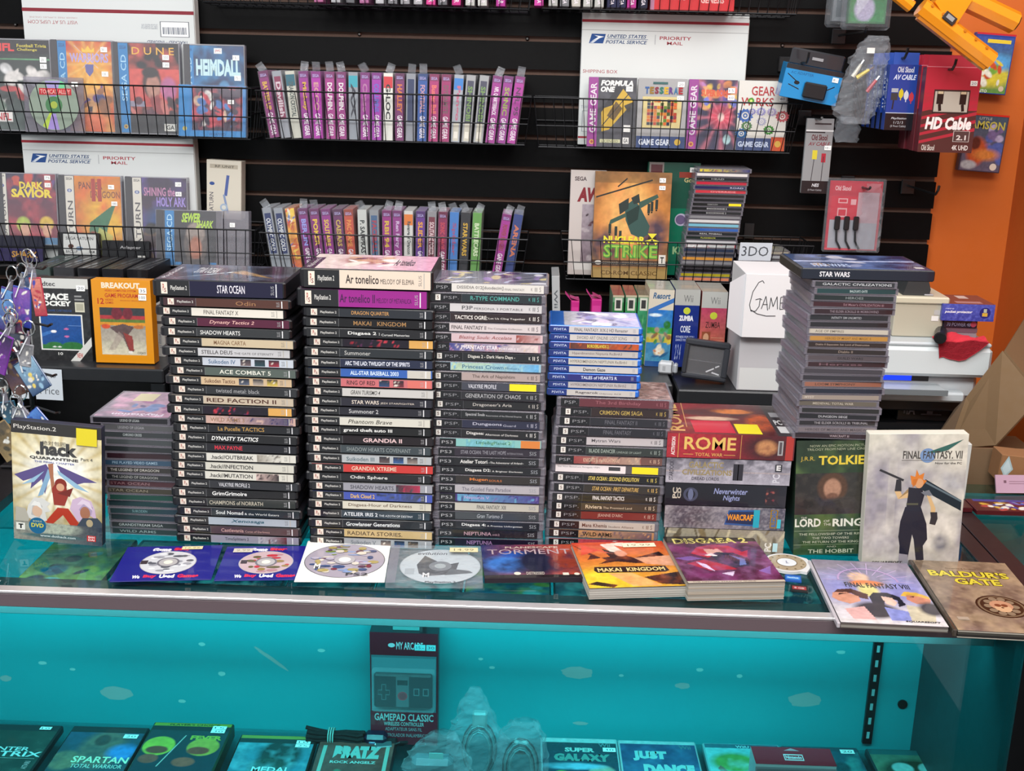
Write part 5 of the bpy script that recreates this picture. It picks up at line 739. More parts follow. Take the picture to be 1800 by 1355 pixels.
for i, (x0, x1, c_) in enumerate(((50, 90, '3c4a48'), (92, 132, '28282c'), (134, 175, '1c1c20'), (177, 218, '242428'), (220, 262, '1a1a1e'))):
    fbox('game_box', ['dark grey-green', 'charcoal', 'black', 'dark grey', 'blackish'][i]+' upright box, %s of the row behind the retro boxes' % (ORD[i] if i else 'first'), 'game box', x0, 482, x1, 600, 2.44, .16, c_, [('r', .1, .1, .9, .9, '34343a')], topd=[('p', [(.1, 0), (.3, 0), (.8, 1), (.6, 1)], '4c5052'), ('p', [(.5, 0), (.6, 0), (1, .8), (1, 1)], '4c5054')], group='dark boxes behind the retro cartridge boxes', dz=0, loc=(onY((x0+x1)/2, 482, 2.44)[0], 2.44, ZS), wh=(.046, .17))
b = MB(); b.box(-.075, 0, 0, .032, .0006, .066, 'c8d0d8', 'paper', 0); f = Face(b, (-.075, 0, 0), (.107, 0, 0), (0, 0, .066), 'paper'); f.text('ry to', .62, .66, .88, .86, '54585e'); f.text('Price', .56, .18, .93, .42, '54585e')
p = onY(85, 702, 2.2385); single('paper_sign', 'white paper note on the shelf edge, partly hidden, ending in Price', 'sign', b, (p[0], 2.2365, p[2]), (0, rad(1.5), 0))
fbox('game_case', 'white upright game case spine behind the middle stack', 'game case', 974, 495, 989, 640, 2.42, .12, 'a8aaac', [T('Wii', .25, .62, .7, .84, '5c6064', .02, 0, -90)], loc=(onY(982, 560, 2.42)[0], 2.42, ZS), wh=(.017, .185), ry=-3, bm='gloss')
for i, (px, py, w_, h_, a) in enumerate(((1010, 530, .018, .10, 12), (1047, 527, .022, .115, 5))):
    q = onY(px, py, 2.5); t = fbox('slim_game_box', ['short pink box with open flap behind the blue-edged stack', 'taller hot pink box with raised flap behind the blue-edged stack'][i], 'game box', 0, 0, 0, 0, 0, .06, 'b82c7c', [('r', .1, .3, .9, .9, 'c83c8c')], loc=(q[0], 2.45, ZS), wh=(w_, (onY(px, py, 2.45)[2]-ZS)), group='pink boxes behind the blue-edged stack')
    h_ = onY(px, py, 2.45)[2]-ZS; m = MB(); Tm = Matrix.Translation((-w_/2, .01, h_)) @ Matrix.Rotation(rad(-a-30), 4, 'Y'); m.box(0, 0, 0, .001, .03, .02, 'c03484', 'card', 0, Tm); Tm = Matrix.Translation((w_/2, .01, h_)) @ Matrix.Rotation(rad(-a-60), 4, 'Y'); m.box(0, 0, 0, .001, .03, .022, 'a02868', 'card', 0, Tm); m.build('flap', t)
for i, (x0, x1, c1_) in enumerate(((1077, 1098, '2c6c3c'), (1099, 1121, '3c8450'), (1122, 1142, '3c8c64'))):
    fbox('cartridge_box', ['left', 'middle', 'right'][i]+' one of three green boxes with white barcode tops', 'game box', x0, 521, x1, 645, 2.40, .12, '5c8c6c', [art([('v', '1c5c34', c1_), ('blobs', 12, ['1c4c2c', '5ca070', '8cc098', '2c7c44'], 0, .1, 1, .75)], 0, 0, 1, .9, 30+i), ('r', .18, .78, .85, .96, 'c8c8bc'), ('r', .3, .81, .7, .93, '3c3c3c'), ('r', 0, .97, 1, 1, 'b0a890'), T('Candy Land' if i == 2 else 'Up', .2, .02 if i == 2 else .5, .7, .25 if i == 2 else .64, 'b8c83c' if i == 2 else 'd8dcd8', .03, 0, 90 if i == 2 else 0)], topd=[('r', 0, 0, 1, 1, '8c3c3c' if i < 2 else '6c5c50')], group='three green boxes on the shelf', loc=(onY((x0+x1)/2, 521, 2.40)[0], 2.40, ZS), wh=(.0238, onY((x0+x1)/2, 519, 2.40)[2]-ZS))
def tall(name, label, x0, x1, ytop, Y, body, L, tc='a4a49c', d=.11, ry=0):
    xc = (x0+x1)/2; q = onY(xc, ytop, Y); w = (onY(x1, ytop, Y)-onY(x0, ytop, Y))[0]
    fbox(name, label, 'game box', 0, 0, 0, 0, 0, d, body, L, loc=(q[0], Y, ZS), wh=(w, q[2]-ZS), topd=[('r', 0, 0, 1, 1, tc), ('l', (0, .5), (1, .5), .0006, '6c6c68')], ry=ry)
tall('game_box', 'cream topped resort game box with blue sky and island picture', 1140, 1184, 509, 2.385, 'c8bca4', [('r', 0, .72, 1, 1, 'c8c0b0'), T('Resort', .15, .88, .85, .96, '3c6084', .03, .2), art([('v', '3c7c9c', '2c6cb8'), ('r', 0, .55, 1, .66, '3c8c3c'), ('e', .3, .9, .25, .03, 'd0e0e8', .5), ('e', .8, .72, .15, .08, '2c6c2c', .3), ('r', 0, .38, 1, .55, 'b8a83c'), ('blobs', 10, ['3c7c3c', 'c8b03c', '8c5c2c'], 0, .38, 1, .55), ('e', .4, .62, .1, .05, 'a0785c', .3), ('n', 8, '5ca0b8', .3), ('e', .55, .2, .22, .08, 'c8b48c', .4), ('blobs', 6, ['c86c3c', 'd8d0c0', '2c5c84'], .3, .1, .8, .3)], 0, .06, 1, .74, 41), ('r', 0, 0, 1, .07, '24508c'), ('p', [(0, .74), (1, .9), (1, .84), (0, .68)], '3c6cb0')], ry=1)
tall('game_box', 'navy fitness game box with yellow round emblem and white lettering', 1188, 1232, 509, 2.385, '1c2c74', [('r', 0, .8, 1, 1, 'a8a8a4'), T('Wii', .35, .84, .72, .93, '6c6c6c', .0), ('e', .5, .73, .0075, 'b8c03c'), T('ZUMBA', .2, .6, .78, .67, 'd8d8e0', .06), T('CORE', .28, .45, .68, .54, 'c8ccd8', .03), T('FITNESS FOR YOU', .12, .38, .85, .41, 'a8b0cc', .02), T('DANCE YOUR ABS', .12, .34, .75, .37, 'a8b0cc', .02), T('2 3 4', .1, .1, .35, .3, '8c98c0', .02, .3)])
tall('game_box', 'pink to orange fitness game box with yellow round emblem', 1235, 1280, 513, 2.385, 'b85c4c', [art([('v', 'c87848', 'a83c5c')], 0, 0, 1, .8, 43), ('r', 0, .79, 1, 1, 'a8a8a4'), T('Wii', .35, .84, .72, .93, '6c6c6c', .0), ('e', .5, .69, .0078, 'b8c03c'), T('ZUMBA', .2, .53, .78, .61, '4c2c2c', .01), ('r', .08, .3, .42, .48, '8c4c34'), ('e', .25, .4, .006, 'c89878', .010), ('r', .45, .4, .95, .405, 'd8a080'), ('r', .45, .36, .95, .365, 'd8a080')])
p = onZ(1172, 658, ZS); t = thing('remote_add_on', 'small white plastic plug-in block on the black shelf', 'accessory', tuple(p), (0, 0, rad(-12)))
m = MB(); m.box(-.019, 0, 0, .012, .026, .025, 'b8bcc0', 'plastic', .004); Face(m, (-.019, -.0002, 0), (.031, 0, 0), (0, 0, .025), 'plastic').rect(.3, .3, .5, .7, '9ca0a4'); m.build('body', t)
m = MB(); m.box(.012, .002, .002, .021, .022, .022, 'a8acb2', 'plastic', .003); m.tube([(.010, -.002, .028), (.010, -.003, .012), (.012, -.004, -.0)], .001, '3c3c40', 'plastic', 4); m.build('clip', t)
# black magnifier
p = onZ(1236, 668, ZS); t = thing('screen_magnifier', 'black framed handheld screen magnifier leaning on the shelf beside the white carton', 'magnifier', tuple(p), (rad(-8), rad(5), rad(-6)))
w, h = .092, .082; m = MB()
for (a, b_, c_, d_) in ((-w/2, 0, w/2, .010), (-w/2, h-.013, w/2, h), (-w/2, .008, -w/2+.009, h-.01), (w/2-.012, .008, w/2, h-.01)): m.box(a, 0, b_, c_, .03, d_, '303238', 'plastic', .003)
m.build('frame', t)
m = MB(); m.box(-w/2+.006, .022, .006, w/2-.006, .028, h-.008, '101014', 'gloss'); m.box(-w/2+.01, .012, h*.45, w/2-.014, .014, h*.47, '3c3c40', 'plastic')
for x, z, a, l in ((.012, .02, -30, .018), (.026, .029, -30, .009), (.024, .014, 12, .016)): m.box(-l/2, 0, -.0014, l/2, .0006, .0014, 'c8c8cc', 'gloss', 0, Matrix.Translation((x, .0212, z)) @ Matrix.Rotation(rad(a), 4, 'Y'))
m.build('lens_box', t); m = MB(); m.box(-w/2+.009, .006, .009, w/2-.012, .0072, h-.012, 'ffffff', 'wrap'); m.build('lens', t)
# white cartons
def hand(f, strokes, w, col): 
    for st in strokes:
        for a, b_ in zip(st[:-1], st[1:]): f.line(a, b_, w, col)
p0 = onY(1301, 679, 2.255); q = onY(1301, 587, 2.255)
ZC = 1.0505
fbox('carton', 'plain white lower carton on the black shelf under the lettered one', 'carton', 0, 0, 0, 0, 0, .15, 'b8b8bc', [('r', .03, .02, 1, .42, 'cdd0d0'), ('r', .03, .42, 1, .425, 'a8a8ac')], loc=(q[0]+.065, 2.25, ZC), wh=(.13, q[2]-ZC-.002), bm='paper', fm='paper')
q2 = onY(1312, 481, 2.225); H2 = q2[2]-q[2]
t = fbox('carton', 'white upper carton hand-lettered GAME in black marker', 'carton', 0, 0, 0, 0, 0, .16, 'd8d8da', [], loc=(q2[0]+.055, 2.225, q[2]), wh=(.11, H2), bm='paper', fm='paper', part='front_flap')
m = MB(); f = Face(m, (-.055, -.0003, 0), (.11, 0, 0), (0, 0, H2), 'paper')
hand(f, [[(x*.83, y) for x, y in st_] for st_ in [[(.40, .86), (.36, .9), (.28, .87), (.17, .72), (.12, .52), (.16, .42), (.26, .42), (.33, .5), (.34, .62), (.24, .6)], [(.34, .62), (.38, .6)], [(.38, .46), (.46, .66), (.52, .44)], [(.41, .53), (.51, .53)], [(.55, .46), (.57, .64), (.63, .5), (.70, .66), (.73, .46)], [(.86, .66), (.78, .65), (.78, .46), (.87, .47)], [(.78, .56), (.85, .56)], [(.95, .64), (.9, .6), (.9, .5), (.97, .47)], [(.16, .44), (.3, .38), (.5, .35), (.7, .355)]]], .0014, '26262a'); m.build('marker_lettering', t)
m = MB(); m.prism([(-.05-.005, 0.0), (-.055, H2), (-.085, H2*.85), (-.085, H2*.15)], 1, .0, .0012, 'c4c4c8', 'paper', Matrix.Translation((0, .004, 0)) ); m.build('side_flap', t)
# magazines in the openings
for i in range(6):
    p = onY(1300+i*5, 720, 2.3); b = MB(); b.box(-.085, 0, 0, .085, .12, .004, ['8c8c8c', 'c8c8c8', '5c5c60', 'd8d8d8', '7c4c4c', '2c2c30'][i], 'paper', .0005)
    single('magazine', ['grey', 'light grey', 'slate', 'white', 'reddish', 'black'][i]+' magazine, %s in the pile inside the shelf opening' % (ORD[5-i] if i != 5 else 'topmost'), 'magazine', b, (onY(1305, 715, 2.28)[0]+random.Random(i).uniform(-.008, .008), 2.275, .99+i*.0043), (0, 0, rad(random.Random(i).uniform(-6, 6))), 'magazines inside the shelf opening')
for o in list(COL.objects):
    pass
b = MB(); b.box(.32, 2.255, .975, .91, 2.66, .9895, '1c1d20', 'plastic'); b.build('shelf_board', bpy.data.objects['shelf_unit.003']).location = tuple(-np.array(bpy.data.objects['shelf_unit.003'].location))
# printer
pr = thing('printer', 'white flatbed inkjet printer with glowing blue strip above its paper tray', 'printer', (onY(1757, 640, 2.20)[0]-.20, 2.20, ZC)); w = .186
m = MB(); m.box(-w, .03, .0, w-.012, .33, .05, 'c0c6ca', 'plastic', .008); m.build('base', pr)
m = MB(); m.box(-w, .0, .052, w, .34, .112, 'c8d0d2', 'plastic', .007); m.build('body', pr)
m = MB(); m.box(-w+.002, .004, .1125, w-.003, .335, .121, 'b8c0c4', 'plastic', .003); m.build('scanner_lid', pr)
m = MB(); m.box(-w+.02, .0285, .036, .075, .031, .051, '14181c', 'plastic'); m.build('output_slot', pr)
m = MB(); m.box(-.16, .026, .037, .04, .0284, .0505, '2060ff', 'led'); m.build('light_strip', pr, label='glowing blue light strip')
m = MB(); m.box(-w+.03, -.03, .024, .095, .028, .032, 'b0b8bc', 'plastic', .002); m.box(-w+.03, -.032, .0225, .095, -.03, .0335, '6c7478', 'plastic'); m.build('paper_tray', pr)
m = MB(); m.box(-w+.01, -.002, .001, w-.045, .029, .021, 'b8c0c4', 'plastic', .004); m.build('front_panel', pr)
ZP = ZC+.1215
def onp(px, Y): return onY(px, 588, Y)[0]
t = thing('disk_box', 'beige lidded disk storage box with a price tag on the printer', 'storage box', (onp(1614, 2.25), 2.25, ZP)); m = MB(); m.box(-.052, 0, 0, .046, .12, .067, 'b0aa98', 'plastic', .002); m.build('body', t)
m = MB(); m.box(-.054, -.004, .0675, .054, .124, .082, 'c4bea8', 'plastic', .003); m.build('lid', t); m = MB(); m.box(.022, -.0008, .034, .036, -.0002, .044, 'e0dcd8', 'paper'); m.box(.026, -.0008, .046, .038, -.0002, .056, 'b0aca8', 'paper'); m.build('price_sticker', t)
t = thing('card_scanner', 'dark grey sloped plastic gadget on top of the beige disk box', 'gadget', (onp(1606, 2.26), 2.262, ZP+.0825)); m = MB(); m.prism([(-.03, 0), (.022, 0), (.024, .012), (.018, .03), (-.022, .03)], 1, 0, .07, '34383a', 'plastic'); m.build('body', t); m = MB(); m.box(.012, -.003, .0, .03, .02, .003, '9c9ca0', 'plastic', .001); m.build('clip', t)
t = fbox('book_box', 'thin dark boxed pack lying under the blue pack on the printer', 'box', 0, 0, 0, 0, 0, .09, '1c1c2c', [T('70 POWER 48', .1, .2, .8, .7, '7c7c94', .01), ('e', .88, .5, .006, 'a03c50')], loc=(onp(1686, 2.25), 2.25, ZP+.021), wh=(.068, .016))
m = MB(); m.box(-.034, .0, -.021, .034, .09, -.0105, '8c7c84', 'gloss'); m.box(-.03, .003, -.010, .036, .09, -.0005, '6c5460', 'gloss'); m.build('manual', t)
fbox('protector_pack', 'blue packet of plastic protectors with a yellow badge', 'box', 0, 0, 0, 0, 0, .10, '34409c', [art([('v', '2c3890', '4450a8'), ('n', 9, '5c68c0', .5)], 0, 0, 1, 1, 50), T('pocket protector', .05, .42, .58, .62, 'dcdce4', .04, .2), T('retro', .06, .68, .22, .76, 'b8bce0', .02), ('e', .82, .5, .011, '1c2470'), ('r', .77, .3, .87, .5, 'c8a43c'), ('r', .79, .52, .85, .74, 'a8b0a0')], loc=(onp(1697, 2.24), 2.24, ZP+.0375), wh=(.103, .034), topd=[('r', 0, 0, 1, 1, '5c3840'), ('r', .3, .1, .8, .3, 'a8888c'), ('r', .5, .6, .7, .9, 'd0ccc8')], bm='gloss')
OBJ = bpy.data.objects['protector_pack']; OBJ['label'] = 'blue packet of plastic protectors lying on dark box on the printer'
t = thing('flashlight', 'short black cylinder lying beside the red cloth on the printer', 'flashlight', (onp(1650, 2.2), 2.19, ZP+.0125), (0, 0, rad(-20))); m = MB(); m.tube([(0, 0, 0), (0, .06, 0)], .012, '1c1c1f', 'plastic', 14); m.build('barrel', t); m = MB(); m.tube([(0, -.006, 0), (0, -.0002, 0)], .0105, '0c0c0e', 'plastic', 14); m.build('end_cap', t)
rg = random.Random(12); V_ = []; n1, n2 = 12, 8
for j in range(n2):
    for i in range(n1):
        u, v = i/(n1-1), j/(n2-1); drop = 0 if v > .45 else -(.45-v)*.085; x = (u-.5)*.1*(1-.5*max(0, .45-v)*2.0*abs(u-.35)*2); V_.append((x-(.02*(.45-v) if v < .45 else 0), max(v-.45, 0)*.08-.012, drop+.006+.010*math.sin(u*8+v*5)*(.5 if v > .45 else .3)+rg.uniform(0, .003)))
b = MB(); b.add(V_, [(j*n1+i, j*n1+i+1, (j+1)*n1+i+1, (j+1)*n1+i) for j in range(n2-1) for i in range(n1-1)], 'c42838', 'cloth'); b.add([(a, c_+.0012 if 0 else c_-.0, d_-.0015) for a, c_, d_ in V_], [(j*n1+i, (j+1)*n1+i, (j+1)*n1+i+1, j*n1+i+1) for j in range(n2-1) for i in range(n1-1)], 'a82030', 'cloth')
single('red_cloth', 'crumpled red cloth pouch draped over the printer front edge', 'cloth', b, (onp(1695, 2.2), 2.206, ZP+.002), (0, 0, rad(-4)))
# under the printer
fbox('game_box', 'black box with ghostly white print in the opening beneath the printer', 'box', 0, 0, 0, 0, 0, .1, '17171b', [('r', .1, .35, .13, .8, '6c6c74'), T('fA', .14, .3, .3, .8, '7c7c84', .03), ('r', .5, .3, .6, .7, '6c6c74'), ('r', .4, .3, .75, .36, '5c5c64')], loc=(onY(1630, 720, 2.27)[0], 2.27, .991), wh=(.12, .042))
# ================= cartons at the right =================
KB = '6e563a'
t = thing('cardboard_box', 'large open brown cardboard box with raised flaps before the orange wall', 'cardboard box', (0, 0, 0))
def P3(px, py, Y): return tuple(onY(px, py, Y))
def sheet(nm, pts, th=.004, col=KB):
    a, b_, c_ = [Vector(p) for p in pts[:3]]; n = (b_-a).cross(c_-a).normalized()*th; m = MB(); k = len(pts)
    m.add([Vector(p) for p in pts]+[Vector(p)+n for p in pts], [tuple(range(k))[::-1], tuple(range(k, 2*k))]+[(i, (i+1) % k, k+(i+1) % k, k+i) for i in range(k)], col, 'paper'); return m.build(nm, t)
sheet('flap', [P3(1668, 790, 2.12), P3(1752, 784, 2.05), P3(1830, 700, 2.05), P3(1764, 618, 2.14), P3(1700, 700, 2.16)])
sheet('flap', [P3(1764, 618, 2.14), P3(1830, 700, 2.05), P3(1850, 640, 2.2), P3(1800, 560, 2.3)])
sheet('side_wall', [P3(1640, 780, 2.16), P3(1668, 790, 2.12), P3(1700, 700, 2.16), P3(1680, 720, 2.2)], col='5c4834')
sheet('front_wall', [tuple(np.array(P3(1690, 880, 2.02))), P3(1850, 885, 1.98), P3(1850, 790, 1.98), P3(1706, 786, 2.02)], col='745a40')
t['label'] = 'large open brown cardboard box with raised flaps before the orange wall'
sheet('base', [(.74, 2.03, .975), (.98, 1.99, .975), (.98, 2.22, .975), (.74, 2.22, .975)])
c_ = fbox('small_carton', 'small brown carton with pale diamond sticker at the right picture edge', 'cardboard box', 1752, 803, 1830, 850, 1.94, .05, '8c6440', [('p', [(.02, .5), (.15, .15), (.3, .5), (.15, .98)], 'a0b8bc'), ('p', [(.06, .5), (.15, .25), (.26, .5), (.15, .85)], 'b8ccd0')], rz=-3, ry=4, bm='paper', fm='paper')
b = MB(); b.box(-.05, 0, 0, .07, .003, .032, 'b090a4', 'paper'); f = Face(b, (-.05, -.0001, 0), (.12, 0, 0), (0, 0, .032), 'paper'); f.rect(.12, .55, .16, .7, '6c4c5c'); f.rect(.2, .62, .6, .66, '8c6c7c'); f.rect(.2, .5, .5, .54, '8c6c7c')
p = onY(1800, 884, 1.90); single('invoice_sheet', 'pink paper sheet standing under the small brown carton', 'paper', b, (p[0], 1.905, .9725), (rad(-25), 0, rad(4)))
p = onZ(1700, 905, .9735); fbox('game_box', 'shiny dark red boxed game lying at the counter corner, left one', 'game box', 0, 0, 0, 0, 0, .05, '4c141c', [], loc=(.705, 1.80, .9735), wh=(.075, .008), topd=[('a', [('h', '7c2430', '3c1018'), ('blobs', 10, ['c85c2c', '6c3c8c', 'e0803c', 'b82c2c'], 0, .1, .6, .9)], .02, .02, .98, .98, .0016, 5)], group='red boxed games on the corner')
fbox('game_box', 'shiny dark red boxed game with blue and gold creature art, right one', 'game box', 0, 0, 0, 0, 0, .055, '4c141c', [], loc=(.795, 1.79, .9735), wh=(.10, .008), topd=[('a', [('h', '4c141c', '5c1c24'), ('blobs', 30, ['c8a03c', '6c8cc0', 'e0e0d8', '5c2c84', 'a83c3c', '3c4ca0'], .2, .1, 1, .9)], .02, .02, .98, .98, .0014, 6), ('r', .1, .8, 1, .98, '3c3c8c')], group='red boxed games on the corner')
fbox('carton', 'narrow white carton edge showing behind the right side of pale tall box', 'carton', 1684, 800, 1704, 905, 1.86, .05, 'c8ccc8', [], bm='paper', loc=(onY(1690, 850, 1.86)[0]-.012, 1.862, .9735), wh=(.045, .1))
# ================= upright goods on the counter =================
hk = [art([('v', '8c7c50', 'c8bc90'), ('e', .5, .62, .45, .35, 'e8e4d0', .9), ('ray', .5, .62, 22, 'a88c3c', .55), ('e', .5, .7, .3, .16, 'e8e8e0', .6), ('n', 9, 'd8d0b0', .2)], 0, 0, 1, .9, 61),
      ('p', [(.38, .66), (.02, .55), (.12, .5), (.22, .53), (.2, .44), (.33, .53), (.36, .4), (.43, .6)], '54487c'), ('p', [(.5, .66), (.95, .54), (.8, .53), (.68, .5), (.74, .46), (.55, .58)], '54487c'), ('p', [(.4, .62), (.28, .38), (.34, .4), (.44, .58)], '7ca0bc'), ('p', [(.5, .62), (.86, .45), (.7, .48), (.52, .58)], '8cb0c8'), ('p', [(.36, .6), (.1, .47), (.24, .5)], '8cb0c8'),
      ('p', [(.40, .66), (.46, .67), (.46, .56), (.48, .44), (.44, .42), (.42, .56)], 'a0684c'), ('p', [(.44, .46), (.48, .5), (.6, .5), (.62, .4), (.58, .32), (.46, .32)], '8c2c20'), ('e', .54, .5, .009, '7c2418'), ('e', .535, .475, .006, 'c89878'), ('p', [(.5, .42), (.68, .48), (.64, .4)], '6c2018'), ('p', [(.5, .3), (.62, .3), (.78, .14), (.7, .1), (.56, .24), (.42, .14), (.36, .17)], 'a83420'),
      ('p', [(.14, .2), (.17, .3), (.24, .37), (.33, .37), (.42, .33), (.38, .3), (.42, .26), (.36, .25), (.38, .18), (.28, .16)], 'c8c8c4'), ('p', [(.2, .22), (.22, .3), (.27, .34), (.33, .3), (.3, .2)], 'a8a8a8'), ('e', .27, .255, .0075, 'c8a890', .009), ('p', [(.2, .3), (.27, .3), (.33, .27), (.3, .33), (.24, .34)], 'd8d8d4'), ('p', [(.64, .3), (.67, .38), (.76, .41), (.88, .38), (.92, .31), (.94, .22), (.86, .26), (.84, .18), (.72, .2)], 'c0a8c0'), ('p', [(.74, .3), (.8, .36), (.9, .33), (.88, .26), (.8, .24)], 'a090ac'), ('e', .81, .275, .0075, '9c6850', .010), ('p', [(.72, .34), (.8, .35), (.9, .3), (.86, .37), (.78, .39)], 'd0c0d0'), ('p', [(.7, .14), (.78, .23), (.95, .24), (1, .2), (1, .05), (.75, .05)], '3c4450'), ('e', .86, .19, .005, 'a89878', .006), ('p', [(.02, .14), (.03, .28), (.14, .27), (.18, .18), (.14, .12)], 'a8a498'),
      ('a', [('h', '8c8c80', '2c3444'), ('e', .45, .75, .3, .35, 'a0a898', .4), ('e', .45, .3, .35, .12, '3c5c60', .5), ('n', 9, '54585c', .4)], 0, 0, 1, .16, .0014, 5), ('e', .27, .13, .013, '1c5c84'), T('DVD', .2, .115, .34, .15, 'c8c03c', .03), T('BONUS', .22, .16, .32, .175, 'a8b48c', .01),
      ('r', 0, .905, 1, 1, '2c2a28'), T('PlayStation.2', .03, .928, .5, .972, 'd8d4cc', .0), T('絶対包囲', .34, .82, .6, .855, '706c60', .0), T('.hack', .27, .735, .73, .845, '3c3c3c', .045), T('QUARANTINE', .2, .695, .74, .722, '3c3c3c', .035), T('Part 4', .77, .715, .9, .74, '50504c', .0), T('THE FINAL CHAPTER', .25, .67, .7, .685, '5c64a0', .01), ('r', .03, .085, .13, .145, 'd8d8d0'), T('T', .055, .095, .11, .135, '1c1c1c', .06), T('www.dothack.com', .3, .04, .7, .06, 'c8d4d4', .01), ('r', .83, .035, .93, .085, 'b82c2c'), T('BAN', .845, .063, .915, .08, 'e0d8d8', .02), T('DAI', .845, .04, .915, .057, 'e0d8d8', .02)]
def inner_hack(t, w, h): m = MB(); m.box(w/2-.036, -.0022, h*.845, w/2-.006, -.0017, h*.985, 'd0c024', 'paper', 0); m.build('yellow_sticker', t, label='blank yellow price sticker')
fbox('game_case', 'upright fantasy game case with yellow sticker and ray burst cover, leftmost on counter', 'game case', 26, 739, 182, 958, 1.557, .0145, '1c2034', hk, bm='plastic', tilt=0, parts=inner_hack, part='cover_art', dz=0, loc=(onY(104, 958, 1.557)[0]-.001, 1.557, Z0+.0045), wh=(.132, .186), ry=3.8)
ff = [art([('v', 'b0aca4', 'c8c6b8'), ('e', .2, .5, .25, .35, '8c8890', .8), ('n', 4, '8a8690', .55), ('e', .75, .25, .2, .13, 'c8c4bc', .5), ('e', .8, .17, .08, .06, '70707c', .8), ('e', .85, .6, .12, .1, '9c9ca0', .8), ('r', .22, .3, .3, .8, 'b4b0a8', .4), ('n', 9, 'd0ccc0', .35)], 0, 0, 1, 1, 62),
      ('p', [(.13, .74), (.38, .66), (.37, .645), (.12, .725)], '28262a'), ('p', [(.55, .64), (.6, .66), (.98, .5), (.98, .42), (.62, .56), (.5, .6)], '1c2830'), ('p', [(.6, .645), (.98, .5), (.98, .485), (.6, .63)], '5c6c74'), ('p', [(.3, .66), (.35, .66), (.36, .57), (.29, .57)], '28262a'), ('p', [(.29, .57), (.35, .57), (.37, .54), (.46, .58), (.44, .6), (.43, .52), (.33, .51)], 'c8a878'),
      ('p', [(.43, .6), (.56, .59), (.6, .55), (.57, .45), (.42, .45), (.43, .54)], '1e1c28'), ('p', [(.56, .56), (.64, .58), (.68, .54), (.62, .53)], '6c7078'), ('p', [(.62, .54), (.66, .53), (.72, .44), (.72, .38), (.68, .38), (.67, .45)], 'c8a878'), ('p', [(.67, .41), (.74, .41), (.75, .36), (.73, .31), (.67, .32), (.68, .37)], '2c2a30'), ('p', [(.41, .45), (.57, .45), (.64, .32), (.66, .2), (.62, .15), (.64, .04), (.56, .03), (.52, .2), (.5, .24), (.47, .03), (.38, .05), (.38, .15), (.36, .22), (.37, .34)], '1b1c2c'), ('p', [(.46, .62), (.44, .69), (.49, .68), (.5, .735), (.53, .69), (.58, .71), (.57, .66), (.61, .65), (.57, .61)], 'c87428'), ('e', .535, .63, .0062, 'c89468', .0075), ('p', [(.47, .66), (.52, .665), (.5, .62), (.47, .6)], 'b86820'), ('r', .42, .465, .54, .48, '4c4c3c'),
      ('p', [(.38, 0), (.48, 0), (.47, .08), (.38, .09)], '8c8890'), ('e', .6, .84, .011, '6c88b0'), ('p', [(.58, .86), (.95, .96), (.8, .88), (.7, .86)], '2c5c54'), T('FINAL FANTASY. VII', .35, .815, .95, .875, '3c3834', .015), ('l', (.34, .805), (.95, .805), .0006, '4c4844'), T('Now for the PC', .68, .775, .95, .79, '3c3834', .01), T('SQUARESOFT', .1, .01, .42, .03, '2c2a2a', .03, .2), T('EIDOS', .66, .0, .9, .02, '6c6868', .02)]
fbox('tall_game_box', 'tall pale game box with dark figure carrying a huge sword, right of clear stack', 'game box', 1512, 742, 1687, 985, 1.585, .022, 'c4c2b6', ff, bm='paper', part='cover_art', rz=-1, loc=(onY(1597, 985, 1.585)[0], 1.578, Z0+.0033), wh=(.1415, .2035), ry=-2.4, tilt=1)
lr = [('r', 0, 0, 1, 1, '2c4428'), art([('v', '28402a', '20301e'), ('n', 5, '4c6434', .6)], 0, 0, 1, 1, 63), ('a', [('h', '201e1c', '2c2a26'), ('n', 6, '38342e', .6), ('e', .5, .65, .2, .36, '4c3424', .2), ('e', .5, .62, .115, .24, 'a07860', .25), ('e', .5, .44, .08, .08, '6c4a38', .4), ('e', .6, .1, .35, .3, '34302e', .3), ('p', [(.4, .3), (.6, .35), (.7, 0), (.35, 0)], '2a2624')], 0, .36, 1, .72, .0013, 2),
      T('NOW AN EPIC MOTION PICTURE', .18, .945, .98, .965, '9ca084', .0), T('TRILOGY FROM NEW LINE CINEMA', .14, .915, 1., .935, '9ca084', .0), T('J.R.R.', .06, .82, .25, .865, 'c0a438', .0), T('TOLKIEN', .3, .79, 1.05, .87, 'd0b838', .03), T('THE', .09, .325, .17, .34, 'c8ccb8', .0), T('LORD', .01, .25, .36, .325, 'd0d0c0', .03), T('OF', .4, .29, .48, .31, 'c8c8b8', .0), T('THE', .4, .26, .5, .28, 'c8c8b8', .0), T('RINGS', .52, .25, 1.02, .32, 'd0d0c0', .03), ('l', (0, .215), (1, .215), .0006, '8c9c7c'),
      T('THE FELLOWSHIP OF THE RING', .07, .175, .96, .195, 'b0b49c', .005), T('THE TWO TOWERS', .25, .14, .75, .16, 'b0b49c', .005), T('THE RETURN OF THE KING', .12, .105, .88, .125, 'b0b49c', .005), ('l', (0, .092), (1, .092), .0006, '8c9c7c'), T('AND', .45, .065, .58, .08, 'a8ac94'), T('THE HOBBIT', .2, .015, .82, .05, 'b8bca4', .01)]
fbox('book_set', 'green boxed paperback set with yellow author name under the clear disc stack', 'book set', 0, 0, 0, 0, 0, .115, '24382a', lr, loc=(.457, 1.606, Z0+.0037), wh=(.110, .182), part='cover_art', ry=-3.4)
